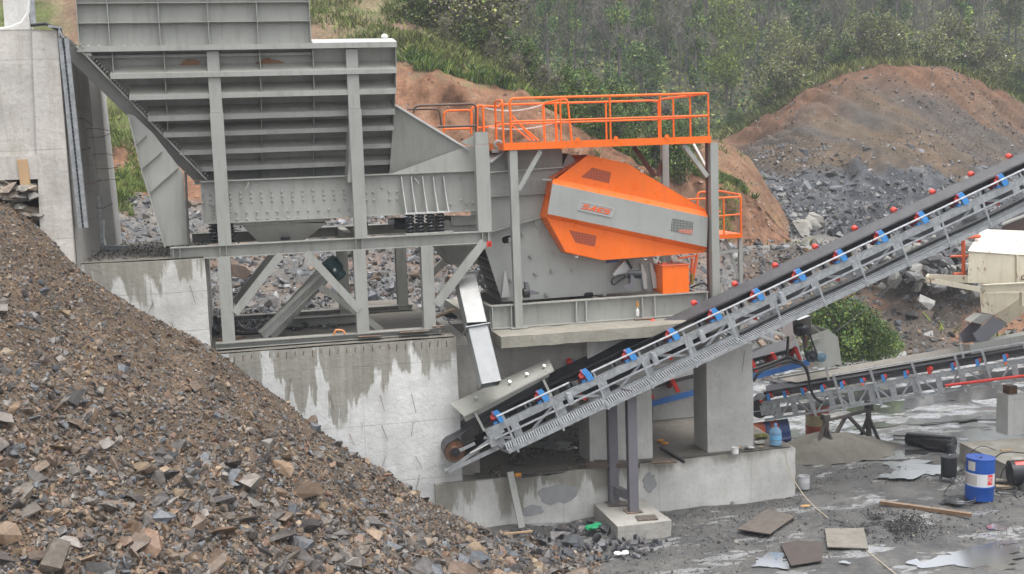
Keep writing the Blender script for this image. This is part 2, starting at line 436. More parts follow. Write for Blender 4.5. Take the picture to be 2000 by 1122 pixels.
# ---- left hillside: grass above, red cut face, grey scree below
cx = [-100,150,300,500,700,850,1000,1150,1300,1450,1540]
ridge = list(zip(cx, [-250,-230,-200,-150,-45,35,135,212,262,305,420], [60,60,60,60,58,56,54,54,56,60,62]))
back = [(a, b+25, d+9) for a, b, d in ridge]
upper = list(zip(cx, [20,20,20,20,40,95,165,245,300,345,440], [52,52,52,52,51,50,50,50,52,56,59]))
cut = list(zip(cx, [300,300,300,250,150,158,188,275,335,385,455], [44,44,44,44,45,45,46,46,48,53,57]))
cutf = list(zip(cx, [360,365,385,400,412,418,425,440,455,475,492], [39.5,39.5,39.5,39.5,39.5,40,41,43,46,51,54]))
mids = list(zip(cx, [440,445,480,500,510,515,520,530,560,590,600], [34.5]*8+[38,44,47]))
foot = list(zip(cx, [560,560,600,600,600,600,600,615,650,695,705], [31,31,31,31,31,31,31,32.5,34,38,41.5]))
under = list(zip(cx, [700,700,700,700,700,700,700,780,780,780,790], [27.5,27.5,27.5,27.5,27.5,27.5,27.5,31,32,36,39]))
HL = Patch([under, foot, mids, cutf, cut, upper, ridge, back])
def hl_disp(p, u, v):
    n = fbm(p, .25, 5, 3)-.5; m = fbm(p*np.array([1, 1, .35]), 1.3, 4, 9)-.5
    face = sm(.36, .42, v)*(1-sm(.58, .66, v))
    return up(n*1.6+m*.35*(1-face)) + np.stack([m*0, -m*1.4*face, m*0], 1)
def hl_col(p, u, v):
    n = fbm(p, .5, 5, 21); n2 = fbm(p, 2.2, 4, 33); w_ = v+(n-.5)*.07
    c = lerpc(n2*1.3-.1, GRY_R, (.15,.148,.145), (.20,.165,.13))
    brown = sm(.5, .62, n)[:, None]*.6*(sm(.1, .3, v))[:, None]
    c = c*(1-brown)+np.array(BRN_E)*brown
    red = sm(.405, .435, w_); rc = lerpc(n2*1.4-.2, (.14,.075,.048), (.23,.12,.07), (.26,.165,.11))
    c = c*(1-red[:, None])+rc*red[:, None]
    gr = sm(.56, .62, v+(n2-.5)*.10)*(1-.85*sm(.72, .84, u+(n-.5)*.25)); gc = lerpc(n*1.8-.45+sm(.3,.6,u)*.25+(n2-.5)*.5, (.20,.125,.085), (.185,.13,.085), DRY, (.12,.13,.05), GRN_G)
    c = c*(1-gr[:, None])+gc*gr[:, None]
    lg = (sm(.47, .53, n)*sm(.42, .47, v)*(1-sm(.60, .64, v))*(1-sm(.14, .2, u)))[:, None]
    return c*(1-lg)+np.array((.10,.125,.04))*lg
HL.build('hillside', 300, 200, hl_disp, hl_col)

# ---- quarry: rubble bank, bench, and the big mound
cx = [1360,1450,1500,1540,1600,1700,1790,1870,1950,2040,2200]
crest = list(zip(cx, [275,242,212,182,150,124,121,138,176,215,270], [86,84,82,81,80,80,80,81,82,84,88]))
qback = [(a, b+30, d+8) for a, b, d in crest]
q1 = list(zip(cx, [320,290,262,245,225,210,208,225,250,280,320], [78,77,76,75,74,74,74,75,76,77,80]))
q2 = list(zip(cx, [360,335,320,312,305,300,300,315,330,350,380], [70,69,68,68,68,68,68,69,70,71,73]))
q3 = list(zip(cx, [430,420,412,410,405,400,400,400,405,410,420], [64,63,62,62,62,62,62,62,63,64,66]))
q4 = list(zip(cx, [480,480,478,474,470,466,464,462,460,458,452], [59]*11))
q5 = list(zip(cx, [494,494,494,493,492,491,490,489,488,486,480], [50.5]*11))
q6 = list(zip(cx, [560,580,590,592,592,590,588,586,584,582,580], [45.5]*11))
q7 = list(zip(cx, [660,690,700,702,700,696,694,692,690,688,684], [40.5]*11))
q8 = list(zip(cx, [800]*11, [36.5]*11))
QM = Patch([q8, q7, q6, q5, q4, q3, q2, q1, crest, qback])
def qm_disp(p, u, v):
    n = fbm(p, .12, 5, 5)-.5; m = fbm(p, .7, 4, 19)-.5; b = (sm(.32, .37, v)*(1-sm(.43, .47, v)))
    rock = sm(.46, .52, v)*(1-sm(.66, .72, v))
    rg = np.abs(fbm(p*np.array([1, 1, .5]), .35, 3, 77)-.5)
    gul = np.abs(fbm(np.stack([p[:,0]+p[:,2]*.8, p[:,1]*.15, p[:,2]*.05], 1), .9, 3, 4)-.5)
    return up((n*2.2+m*.8)*(1-b*.92)+rock*rg*3.-gul*2.6*sm(.66, .73, v)*(1-sm(.86, .9, v)))
def qm_col(p, u, v):
    n = fbm(p, .22, 5, 41); n2 = fbm(p, 1.3, 4, 51); w_ = v+(n-.5)*.16
    c = lerpc(n2*1.5-.25, (.085,.072,.06), (.12,.098,.082), (.165,.12,.09))                        # bank
    k = (sm(.5, .6, n)*(1-sm(.2, .3, v)))[:, None]; c = c*(1-k)+np.array((.25,.14,.09))*k
    bench = (sm(.315, .33, v)*(1-sm(.43, .47, v)))[:, None]; c = c*(1-bench)+lerpc(n2, (.17,.165,.155), (.27,.26,.245))*bench
    dk = sm(.44, .48, v)[:, None]; c = c*(1-dk)+lerpc(n2*1.6-.3, (.035,.037,.042), (.07,.073,.08), (.14,.14,.145))*dk
    bd = .64+.04*np.sin(u*9)+.06*sm(.5, .15, u)*-1
    br = sm(0, .05, w_-bd)[:, None]
    n5 = fbm(np.stack([p[:,0]+p[:,2]*1.1, p[:,1]*.15, p[:,2]*.12], 1), .45, 5, 91)
    bc = lerpc(fbm(np.stack([p[:,0]+p[:,2], p[:,1]*.2, p[:,2]*.1], 1), .8, 4, 9)*1.5-.25, (.075,.062,.048), (.115,.086,.06), (.155,.105,.068))
    gs = (sm(.47, .58, n5)*.65*(1-sm(.80, .88, v)))[:, None]; bc = bc*(1-gs)+np.array((.075,.07,.068))*gs
    c = c*(1-br)+bc*br
    tr = (sm(.79, .87, w_)*.9)[:, None]; c = c*(1-tr)+np.array((.16,.085,.05))*tr
    g = sm(.895, .91, v)[:, None]; c = c*(1-g)+np.array((.07,.09,.03))*g
    lf = (sm(.12, .02, u+(n-.5)*.1)*sm(.5, .56, v))[:, None]; return c*(1-lf)+np.array((.25,.15,.105))*lf
QM.build('quarry_slope', 260, 230, qm_disp, qm_col)

# ---- forested hillside far behind
cx = [-300, 300, 700, 1000, 1300, 1600, 1900, 2200, 2600]
fr = lambda ys, ds: list(zip(cx, ys, ds))
FH = Patch([fr([420]*9, [78,78,78,80,84,92,92,92,92]), fr([240,240,240,250,262,262,262,270,270], [84,84,84,88,94,100,102,104,106]),
            fr([120,120,120,120,115,90,60,60,60], [110,110,110,115,122,130,136,138,140]), fr([20]*9, [150,150,150,152,158,165,170,172,175]),
            fr([-75,-80,-80,-80,-75,-70,-65,-60,-60], [190]*9), fr([60]*9, [300]*9)])
fh_disp = lambda p, u, v: up((fbm(p, .05, 4, 2)-.5)*8)
def fh_col(p, u, v):
    n = fbm(p, .3, 4, 61); return lerpc(n*1.4-.2, (.05,.052,.03), (.085,.08,.05), (.07,.085,.035))
FH.build('forest_hillside', 110, 90, fh_disp, fh_col)

# ---- ground of the yard and everything beyond
def yard_mat():
    m, n, b = nmat('wet_quarry_mud'); p = wpos(n); sx = nd(n, 'ShaderNodeSeparateXYZ'); n.links.new(p, sx.inputs[0])
    c = mix(n, ramp(n, noise(n, .55, 7, .7, p), [(.36, 0.), (.64, 1.)]), (.055,.056,.058), (.135,.132,.125))
    c = mix(n, ramp(n, noise(n, 3.2, 8, .75, p), [(.5, 0.), (.68, .8)]), c, (.17,.155,.13))
    c = mix(n, ramp(n, noise(n, 1.7, 6, .7, scaled(n, p, (1, 2.2, 1))), [(.56, 0.), (.66, .7)]), c, (.02,.02,.022))
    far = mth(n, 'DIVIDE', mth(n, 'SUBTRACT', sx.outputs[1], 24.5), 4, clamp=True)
    c = mix(n, mth(n, 'MULTIPLY', far, ramp(n, noise(n, .9, 6, .7, scaled(n, p, (.6, 1.6, 1))), [(.38, .25), (.6, 1.)])), c, (.30,.30,.29))  # paler slurry farther back, sky glare also lightened into the colour
    wetn = noise(n, .8, 6, .68, scaled(n, p, (.7, 1.8, 1)))
    film = mth(n, 'MULTIPLY', mth(n, 'SUBTRACT', mth(n, 'ADD', wetn, mth(n, 'MULTIPLY', far, .14)), .56), 12, clamp=True)
    n.links.new(c, b.inputs['Base Color'])
    r = mth(n, 'ADD', .42, mth(n, 'MULTIPLY', noise(n, 5, 5, .6, p), .35))
    r = mth(n, 'ADD', mth(n, 'MULTIPLY', r, mth(n, 'SUBTRACT', 1.0, film)), mth(n, 'MULTIPLY', film, .16))
    n.links.new(r, b.inputs['Roughness']); b.inputs['Specular IOR Level'].default_value = .6
    n.links.new(mth(n, 'MULTIPLY', film, .8), b.inputs['Metallic']); n.links.new(mix(n, mth(n, 'MULTIPLY', film, .8), c, (.72,.73,.74)), b.inputs['Base Color'])
    n.links.new(mth(n, 'ADD', 1.5, mth(n, 'MULTIPLY', film, 2.2)), b.inputs['IOR'])
    x = nd(n, 'ShaderNodeBump'); x.inputs['Distance'].default_value = .05
    n.links.new(mth(n, 'SUBTRACT', 1.0, mth(n, 'MULTIPLY', film, .96)), x.inputs['Strength']); n.links.new(noise(n, 6, 9, .72, p), x.inputs['Height']); n.links.new(x.outputs[0], b.inputs['Normal'])
    return m
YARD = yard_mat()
xs = np.concatenate([[-300, -100, -40], np.linspace(-2, 32, 300), [45, 90, 300]]); ys = np.concatenate([[-50, 0, 10], np.linspace(16, 45, 260), [60, 100, 300]])
XX, YY = np.meshgrid(xs, ys); pp = np.stack([XX.ravel(), YY.ravel(), XX.ravel()*0], 1)
def ground_h(p): return ((fbm(p, .35, 3, 8)-.5)*.18+(fbm(p, 1.6, 4, 18)-.5)*.12+(fbm(p*np.array([.35,1.5,1]), 1.1, 3, 28)-.5)*.10)*((p[:,1] > 15)&(p[:,1] < 40))
pp[:, 2] = ground_h(pp) - .01
idx = np.arange(len(pp)).reshape(len(ys), len(xs))
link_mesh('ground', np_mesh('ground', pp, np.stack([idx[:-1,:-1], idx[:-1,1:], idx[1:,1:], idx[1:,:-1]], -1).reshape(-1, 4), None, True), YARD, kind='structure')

# ---- puddles
def puddle_mat():
    m, n, b = nmat('puddle_water'); p = wpos(n)
    b.inputs['Base Color'].default_value = (.80,.81,.83,1); b.inputs['Metallic'].default_value = .95; b.inputs['Roughness'].default_value = .13; b.inputs['IOR'].default_value = 1.6
    bump(n, b, noise(n, 3, 2, .5, p), .004, .15); return m
PUD = puddle_mat()
PUD.node_tree.nodes['Principled BSDF'].inputs['Specular IOR Level'].default_value = .9
def puddle(px, py, rx, ry, seed, z=.012):
    if z == .012: rx, ry = rx*1.5, ry*1.5
    z = z+.0011*(seed % 37) if z < .05 else z
    c = P(px, py, z=z); rnd = random.Random(seed); ph = [rnd.uniform(0, 6.28) for _ in range(6)]
    pts = []
    for k in range(56):
        t = 2*math.pi*k/56; r = 1+.28*math.sin(2*t+ph[0])+.2*math.sin(3*t+ph[1])+.14*math.sin(5*t+ph[2])+.1*math.sin(9*t+ph[3])+.07*math.sin(14*t+ph[4])
        pts.append((c.x+rx*r*math.cos(t), c.y+ry*r*math.sin(t), c.z))
    mb = MB(); mb.add([tuple(c)]+pts, [(0, 1+k, 1+(k+1) % 56) for k in range(56)])
    struct('puddle', mb, PUD)
for i, a in enumerate([(1508,1096,.26,.20),(1905,1086,.62,.34),(1955,1103,.2,.14),(1800,918,.42,.42),(1770,905,.3,.2),(1740,930,.22,.12),(1945,1030,.13,.1),(1965,1060,.12,.08),
                       (1980,800,1.4,.5),(1880,815,1.3,.35),(1800,790,.8,.35),(1940,770,1.6,.5),(1700,800,.5,.4),(1560,868,.2,.3),(1575,880,.25,.25),(1545,740,.5,.6),(1780,825,.9,.22),(1650,1098,.05,.05),(1720,1068,.1,.05),(1860,980,.2,.1)]):
    puddle(*a, seed=i)

for i, a in enumerate([(1830,790,6.5,3.6),(1560,770,2.5,3.5),(1990,860,1.6,1.2)]):
    puddle(*a, seed=70+i, z=-.052)
# ============================================================ ROCKS
def rock_shapes(n, seed, flat=(.35, .8)):
    rnd = random.Random(seed); out = []
    for k in range(n):
        bm = bmesh.new(); a, b_, c = 1, rnd.uniform(.6, 1), rnd.uniform(*flat)
        for q in range(13):
            d = Vector((rnd.gauss(0, 1), rnd.gauss(0, 1), rnd.gauss(0, 1))).normalized()
            m_ = max(abs(d.x), abs(d.y), abs(d.z)); d = d/(m_**.6)*rnd.uniform(.8, 1)
            bm.verts.new((d.x*a*.5, d.y*b_*.5, d.z*c*.5))
        r = bmesh.ops.convex_hull(bm, input=bm.verts)
        bmesh.ops.delete(bm, geom=[g for g in set(r['geom_interior']+r['geom_unused']) if isinstance(g, bmesh.types.BMVert) and g.is_valid], context='VERTS')
        bmesh.ops.triangulate(bm, faces=bm.faces); bm.verts.index_update()
        out.append((np.array([v.co[:] for v in bm.verts]), np.array([[v.index for v in f.verts] for f in bm.faces]))); bm.free()
    return out
RS = rock_shapes(18, 5); RSF = rock_shapes(10, 9, (.15, .4))
def rand_rot(n, rng, tilt=1.0):
    q = rng.normal(size=(n, 4)); q[:, 1:3] *= tilt; q /= np.linalg.norm(q, axis=1)[:, None]; w_, x, y, z = q.T
    return np.stack([1-2*(y*y+z*z), 2*(x*y-z*w_), 2*(x*z+y*w_), 2*(x*y+z*w_), 1-2*(x*x+z*z), 2*(y*z-x*w_), 2*(x*z-y*w_), 2*(y*z+x*w_), 1-2*(x*x+y*y)], 1).reshape(-1, 3, 3)
def stamp(name, pts, size, cols, mat, shapes, seed=1, tilt=1., **kw):
    rng = np.random.default_rng(seed); n = len(pts); which = rng.integers(0, len(shapes), n); R = rand_rot(n, rng, tilt)
    V_, F_, C_ = [], [], []; off = 0
    for k, (sv, sf) in enumerate(shapes):
        ii = np.where(which == k)[0]
        if not len(ii): continue
        v = np.einsum('nij,mj->nmi', R[ii], sv)*size[ii][:, None, None]+pts[ii][:, None, :]
        f = sf[None]+(np.arange(len(ii))*len(sv))[:, None, None]+off
        V_.append(v.reshape(-1, 3)); F_.append(f.reshape(-1, 3)); C_.append(np.repeat(cols[ii], len(sv), 0)); off += len(ii)*len(sv)
    me = np_mesh(name, np.concatenate(V_), np.concatenate(F_), np.concatenate(C_)*np.ones(3))
    return link_mesh(name, me, mat, kind='stuff', **kw)
ROCKC = .74*np.array([(.20,.145,.105),(.16,.115,.085),(.25,.17,.11),(.135,.125,.12),(.145,.155,.17),(.20,.18,.16),(.08,.073,.07),(.32,.235,.155),(.18,.15,.12),(.23,.14,.09),(.25,.22,.195),(.11,.095,.085)])
GREYC = np.array([(.075,.079,.088),(.105,.11,.12),(.16,.165,.17),(.05,.053,.06),(.125,.115,.105),(.24,.24,.235),(.095,.088,.08)])
def pick(rng, n, pal, j=.2): return pal[rng.integers(0, len(pal), n)]*(1+rng.uniform(-j, j, (n, 1)))

rng = np.random.default_rng(11)
# scree on the left hillside
n = 15000; u = rng.uniform(0.03, 1, n); v = rng.uniform(.1, .43, n)
p = HL.surf(u, v); keep = rng.uniform(0, 1, n) < np.where(v < .40, 1, .5); p = p[keep]; n = len(p)
sz = np.clip(rng.lognormal(-2.1, .62, n), .05, .95)
cc = pick(rng, n, np.vstack([GREYC, GREYC, ROCKC[:4]]), .25)
stamp('scree', p, sz, cc, ROCK, RS+RSF, 2, label='loose grey slate scree below the red cut face of the left hillside', cat='scree')
# stones at the top of the cut and on the cut
n = 1400; u = rng.uniform(.35, .62, n); v = rng.uniform(.80, .95, n); u = .355+.06*rng.normal(size=n)*.5+.0; p = HL.surf(u, v)
stamp('hilltop_stones', p, rng.uniform(.15, .6, n), pick(rng, n, np.array([(.30,.31,.32),(.38,.385,.39),(.22,.225,.235)])), ROCK, RSF, 3, label='pale grey broken stones spilled on the top of the left hillside', cat='stones')
n = 2500; u = rng.uniform(0.1, 1, n); v = rng.uniform(.42, .75, n); p = HL.surf(u, v)
stamp('cut_face_stones', p, np.clip(rng.lognormal(-2.4, .4, n), .04, .3), pick(rng, n, np.array([(.28,.16,.10),(.22,.14,.10),(.33,.22,.15),(.18,.15,.13)])), ROCK, RS, 4, label='small brown stones stuck in the red earth cut face', cat='stones')
# quarry slope
n = 15000; u = rng.uniform(0, 1, n); v = rng.uniform(.10, .70, n); p = QM.surf(u, v)
bench = (v > .325) & (v < .45); keep = (~bench | (rng.uniform(0, 1, n) < .12)) & ((v < .62) | (rng.uniform(0, 1, n) < .3)); u, v, p = u[keep], v[keep], p[keep]; n = len(p)
sz = np.clip(rng.lognormal(-1.75, .62, n), .08, 1.3)*np.where(v < .33, .72, 1.)
cc = np.where((v < .33)[:, None], pick(rng, n, np.vstack([ROCKC[:7], GREYC]), .25), pick(rng, n, GREYC, .3))
stamp('quarry_rubble', p, sz, cc, ROCK, RS+RSF, 5, label='dark broken rock strewn over the quarry slope and bank', cat='rubble')
n = 9000; u = rng.uniform(0, 1, n); v = rng.uniform(.62, .89, n); p = QM.surf(u, v); k = fbm(p, .25, 4, 12)+rng.uniform(-.1,.1,n) > .50; p = p[k]; n = len(p)
stamp('slope_stones', p, np.clip(rng.lognormal(-2.1, .45, n), .06, .5), pick(rng, n, np.array([(.10,.085,.075),(.15,.12,.10),(.20,.17,.15),(.13,.085,.065),(.08,.08,.085)]), .25), ROCK, RS+RSF, 15, label='small stones scattered over the brown upper face of the quarry mound', cat='stones')
# a heap of bigger boulders behind the cream machine
n = 420; a = rng.normal(size=(n, 2)); c0 = np.array(P(1835, 430, d=45))
p = np.stack([c0[0]+a[:,0]*1.6, c0[1]+a[:,1]*1.2, c0[2]-.9-np.hypot(a[:,0], a[:,1])*.5+rng.uniform(-.3, .3, n)], 1)
stamp('boulder_heap', p, rng.uniform(.25, .85, n), pick(rng, n, np.array([(.13,.13,.13),(.19,.185,.17),(.24,.23,.21),(.09,.09,.095)])), ROCK, RS, 6, label='heap of blocky grey boulders between the two conveyors', cat='rubble')
# pale rock outcrops on the mound foot
def outcrop(px, py, d, w_, h_, seed, label):
    rnd = random.Random(seed); mb = MB(); c = P(px, py, d=d)
    for k in range(5):
        x, z = rnd.uniform(-.28, .28)*w_, rnd.uniform(-.25, .25)*h_-.15; s_ = rnd.uniform(.5, .75)
        sv, sf = RS[rnd.randrange(len(RS))]; R = np.array(Matrix.Rotation(rnd.uniform(.2, .6), 3, 'X') @ Matrix.Rotation(rnd.uniform(-.5, .5), 3, 'Y') @ Matrix.Rotation(rnd.uniform(0, 6), 3, 'Z'))
        v = (sv*np.array([w_, h_, 1.2*h_])*s_*1.3) @ R.T + np.array([c.x+x, c.y+rnd.uniform(-.2, .2), c.z+z]); mb.add([tuple(q) for q in v], [tuple(q) for q in sf])
    a = solo('rock_outcrop', mb, plain('pale_rock_%d' % seed, (.25,.24,.215), .85, 0, .5, 4), label, 'rock')
outcrop(1497, 452, 56, 1.5, 1.7, 1, 'pale cream rock face jutting from the red bank beside the orange platform')
outcrop(1578, 437, 60, 2.2, 1.3, 2, 'broad pale grey rock slab at the foot of the dark quarry slope')

# ---------------- foreground rubble heap
top = [(-120,345),(0,390),(90,462),(170,533),(300,618),(430,690),(560,792),(700,886),(800,950),(900,1012),(1010,1052),(1170,1090)]
rowA = [P(a, b, y=22.62) for a, b in top[:7]]+[P(700,886,y=22.45), P(800,950,y=22.4), P(900,1012,y=22.3), P(1010,1052,y=21.9), P(1170,1090,z=-.05)]
rowA = [v_ + Vector((0, 0, .0)) for v_ in rowA]
rowZ = [P(a, b, z=max(zz, -.05)) for a, b, zz in [(-120,1190,2.75),(20,1190,2.65),(120,1190,2.45),(200,1190,2.3),(330,1190,2.05),(450,1190,1.75),(570,1190,1.3),(700,1190,.85),(800,1190,.5),(900,1190,.2),(1010,1190,0),(1170,1190,-.05)]]
rowN = [P(a, 1500, z=max(zz-1.3, -.05)) for a, zz in zip([-200,20,120,200,330,450,570,700,800,900,1010,1170], [2.75,2.65,2.45,2.3,2.05,1.75,1.3,.85,.5,.2,0,-.05])]
RP = Patch.__new__(Patch)
midA = [a*.66+b*.34+Vector((0,0,.28*min(1, max(0, a.z/3)))) for a, b in zip(rowA, rowZ)]; midB = [a*.33+b*.67+Vector((0,0,.22*min(1, max(0, a.z/3)))) for a, b in zip(rowA, rowZ)]
RP.R = np.array([[list(v_) for v_ in r_] for r_ in (rowN, rowZ, midB, midA, rowA)]); RP.nr, RP.nc = RP.R.shape[:2]
rp_disp = lambda p, u, v: up(((fbm(p, .6, 4, 71)-.5)*.35+(fbm(p, 3, 3, 72)-.5)*.12)*(1-.6*sm(.8, 1, u)))
def rp_col(p, u, v):
    n_ = fbm(p, .8, 5, 81); n2 = fbm(p, 6, 3, 82)
    return lerpc(n2*.7+n_*.7-.2, (.075,.062,.05), (.125,.092,.065), (.175,.125,.085))
RP.build('heap_soil', 260, 200, rp_disp, rp_col)
def heap(n, ulo, uhi, vlo, vhi, fn, seed, name, label, pal=ROCKC, tilt=1., keep=None):
    r_ = np.random.default_rng(seed); u_ = r_.uniform(ulo, uhi, n); v_ = r_.uniform(vlo, vhi, n)
    if keep is not None: k = keep(u_, v_, r_); u_, v_ = u_[k], v_[k]
    p_ = RP.surf(u_, v_); s_ = fn(u_, v_, r_); p_[:, 2] += s_*.12
    stamp(name, p_, s_, pick(r_, len(p_), pal, .25), ROCK, RS+RSF, seed, tilt, label=label, cat='rubble')
# coarseness grows down the heap and to the right
coarse = lambda u_, v_: np.clip(.02+.95*(1-v_)*1.15+.62*u_-.12, .08, 1.2)
heap(32000, 0, 1, .2, 1, lambda u_, v_, r_: np.clip(r_.lognormal(-3.15, .4, len(u_)), .022, .12), 31, 'gravel', 'fine brown gravel and grit covering the rubble heap in the foreground')
heap(34000, 0, 1, .2, 1, lambda u_, v_, r_: np.clip(r_.lognormal(-2.75, .42, len(u_)), .04, .2)*(.6+.6*coarse(u_, v_)), 32, 'rubble', 'small angular brown and grey stones of the foreground rubble heap',
     keep=lambda u_, v_, r_: r_.uniform(0, 1, len(u_)) < coarse(u_, v_)*1.3)
heap(9500, 0, .98, .2, 1, lambda u_, v_, r_: np.clip(r_.lognormal(-1.95, .34, len(u_)), .09, .38), 33, 'coarse_rubble', 'fist to head sized angular stones of the foreground rubble heap',
     keep=lambda u_, v_, r_: r_.uniform(0, 1, len(u_)) < coarse(u_, v_)**2.2)
# dark wet gravel along the bottom left
heap(5000, 0, .45, .19, .33, lambda u_, v_, r_: np.clip(r_.lognormal(-3.1, .35, len(u_)), .03, .1), 34, 'dark_gravel', 'dark grey crushed gravel along the lower left edge of the heap', np.array([(.07,.072,.08),(.10,.10,.11),(.14,.14,.15)]),
     keep=lambda u_, v_, r_: v_ < .335-.32*u_+r_.normal(size=len(u_))*.012)
# the 290 largest stones are single objects
ROCK_ME = []
for k in range(24):
    sv, sf = (RS+RSF)[k % 28]; c_ = ROCKC[k % 12]*(1+.25*math.sin(k*7.1))
    me = np_mesh('stone', sv, sf, np.tile(c_, (len(sv), 1))); me.materials.append(ROCK); ROCK_ME.append(me)
r_ = random.Random(77); cnt = 0
while cnt < 270:
    u_ = r_.uniform(.0, .98); v_ = r_.betavariate(1.5, 2.3)*.78+.22
    if r_.random() > min(1, (.05+.85*(1-v_)+.45*u_))**2.4: continue
    q = RP.surf(np.array([u_]), np.array([v_]))[0]; s_ = r_.uniform(.24, .56)*(1.4 if r_.random() < .14 else 1)*(1-.35*(v_ > .7))
    o = bpy.data.objects.new('boulder', ROCK_ME[r_.randrange(24)]); COL.objects.link(o)
    o.location = (q[0], q[1], q[2]+s_*.10); o.rotation_euler = (r_.uniform(-.6, .6), r_.uniform(-.6, .6), r_.uniform(0, 6.28)); o.scale = (s_, s_*r_.uniform(.7, 1), s_*r_.uniform(.6, 1))
    o['label'] = 'angular brown grey boulder lying on the foreground rubble heap'; o['category'] = 'boulder'; o['group'] = 'boulders on the foreground rubble heap'; cnt += 1
def boulder(px, py, z, s, sc, rot, me_i, col, label, name='boulder', cat='boulder', flat=False):
    sv, sf = (RSF if flat else RS)[me_i % (10 if flat else 18)]; me = np_mesh(name, sv, sf, np.tile(np.array(col), (len(sv), 1))); me.materials.append(ROCK)
    o = bpy.data.objects.new(name, me); COL.objects.link(o); c = P(px, py, z=z); o.location = c; o.scale = Vector(sc)*s; o.rotation_euler = rot
    o['label'] = label; o['category'] = cat; return o
boulder(640,965,1.25,.85,(1,.8,1),(.4,.3,.8),3,(.105,.085,.085),'big dark angular boulder in the middle of the rubble heap')
boulder(715,990,.95,.8,(1.2,.9,.8),(.2,-.3,.2),6,(.12,.10,.095),'broad dark boulder beside the big dark one on the heap')
boulder(140,715,3.85,.45,(1,.8,1.1),(.5,.3,.6),4,(.19,.115,.09),'reddish brown slab standing out of the upper heap slope',flat=True)
boulder(106,757,3.7,.42,(1,.7,.9),(.2,.4,1.6),5,(.10,.10,.11),'dark grey block on the upper left of the heap')
boulder(185,945,3.2,.62,(.8,.5,1.3),(1.0,.5,.4),7,(.13,.095,.08),'tall brown splinter of rock standing on the left of the heap')
boulder(935,1090,.35,.6,(1.1,.8,.9),(.2,.4,.9),8,(.10,.11,.125),'blue grey boulder at the lower right foot of the heap')
boulder(1115,1055,.15,.5,(1.3,.9,.8),(.1,.2,.3),9,(.07,.075,.08),'black shiny boulder beside the concrete footing of the conveyor support')
boulder(490,1020,1.7,.6,(1.1,.9,.55),(.3,.1,.5),2,(.17,.135,.12),'flat grey brown slab near the bottom of the heap')
boulder(20,1010,2.95,.6,(1.2,.8,.8),(.1,.3,.2),11,(.20,.15,.12),'pale brown block at the left bottom corner of the heap')
boulder(595,862,2.0,.38,(1,.9,.9),(.5,.2,.3),12,(.23,.155,.11),'rounded tan stone on the ridge of the heap before the stained wall')
# planks, splinters and litter on the heap
def stick(a, b, z0, z1, w_, h_, mat, label, name='timber_offcut', cat='timber'):
    mb = MB(); mb.bar(P(*a, z=z0), P(*b, z=z1), w_, h_); solo(name, mb, mat, label, cat)
stick((388,782),(452,803),3.08,2.98,.10,.05,WOODL,'weathered plank offcut lying on the upper part of the heap')
stick((222,990),(268,1012),2.9,2.85,.045,.03,WOODL,'thin pale wood splinter low on the heap')
stick((560,1040),(590,1012),1.75,1.85,.05,.03,WOODL,'pale orange wood sliver among the coarse stones')
stick((30,792),(95,795),3.75,3.75,.04,.03,WOODL,'bleached stick lying across the left of the heap')
stick((985,1043),(1040,1010+28),.25,.25,.04,.03,WOODL,'short stick at the foot of the heap by the wall')
r_ = random.Random(3); mb = MB(); c = P(515, 885, z=2.42)
for k in range(14): q = c+Vector((r_.uniform(-.13,.16), r_.uniform(-.12,.05), r_.uniform(.02,.12)-.0)); mb.ball(q, r_.uniform(.02,.055), 6, 4)
solo('crumpled_paper', mb, WHITEP, 'crumpled white paper scrap on the middle of the heap', 'litter')
mb = MB(); c = P(1215, 1085, z=.03); 
for k in range(6): mb.ball(c+Vector((r_.uniform(-.1,.1), r_.uniform(-.04,.04), r_.uniform(.02,.05))), .05, 6, 4, (1.5,1,.6))
solo('plastic_scrap', mb, WHITEP, 'white plastic scrap on the mud right of the heap foot', 'litter')
# ============================================================ VEGETATION
def cards(cen, size, rng, droop=0.0):
    """n leaf clumps: random triangles around centres"""
    n = len(cen); R = rand_rot(n, rng); base = np.array([(-.5,-.3,0),(.5,-.25,.06),(.45,.35,-.05),(-.4,.4,.05)])
    v = np.einsum('nij,mj->nmi', R, base)*np.asarray(size)[:, None, None]+cen[:, None, :]
    return v.reshape(-1, 3), np.arange(n*4).reshape(n, 4)
def leaf_cols(n, rng, cols, j=.25):
    c = np.array(cols)[rng.integers(0, len(cols), n)]*(1+rng.uniform(-j, j, (n, 1))); return np.repeat(c, 4, 0)
def crown_mesh(name, rng, n, h0, h1, rad, cols, size=(.18,.4), clumps=16, tall=1.0):
    """leaf clumps gathered in blobs inside an uneven crown"""
    ph = rng.uniform(0, 6.28, clumps); t = rng.uniform(0, 1, clumps); prof = np.sin(np.pi*(.12+.8*t))
    cc = np.stack([np.cos(ph)*rad*prof*rng.uniform(.25, 1, clumps), np.sin(ph)*rad*prof*rng.uniform(.25, 1, clumps), h0+(h1-h0)*t], 1)
    br = rng.uniform(.28, .55, clumps)*rad; bc = rng.uniform(.5, 1.5, clumps)
    k = rng.integers(0, clumps, n); d = rng.normal(size=(n, 3)); d /= np.linalg.norm(d, axis=1)[:, None]; d *= (rng.uniform(.2, 1, (n, 1))**.5)*np.array([1, 1, tall])
    p = cc[k]+d*br[k][:, None]; v, f = cards(p, rng.uniform(size[0], size[1], n), rng)
    c = leaf_cols(n, rng, cols)*np.repeat(bc[k], 4)[:, None]
    return np_mesh(name, v, f, c)
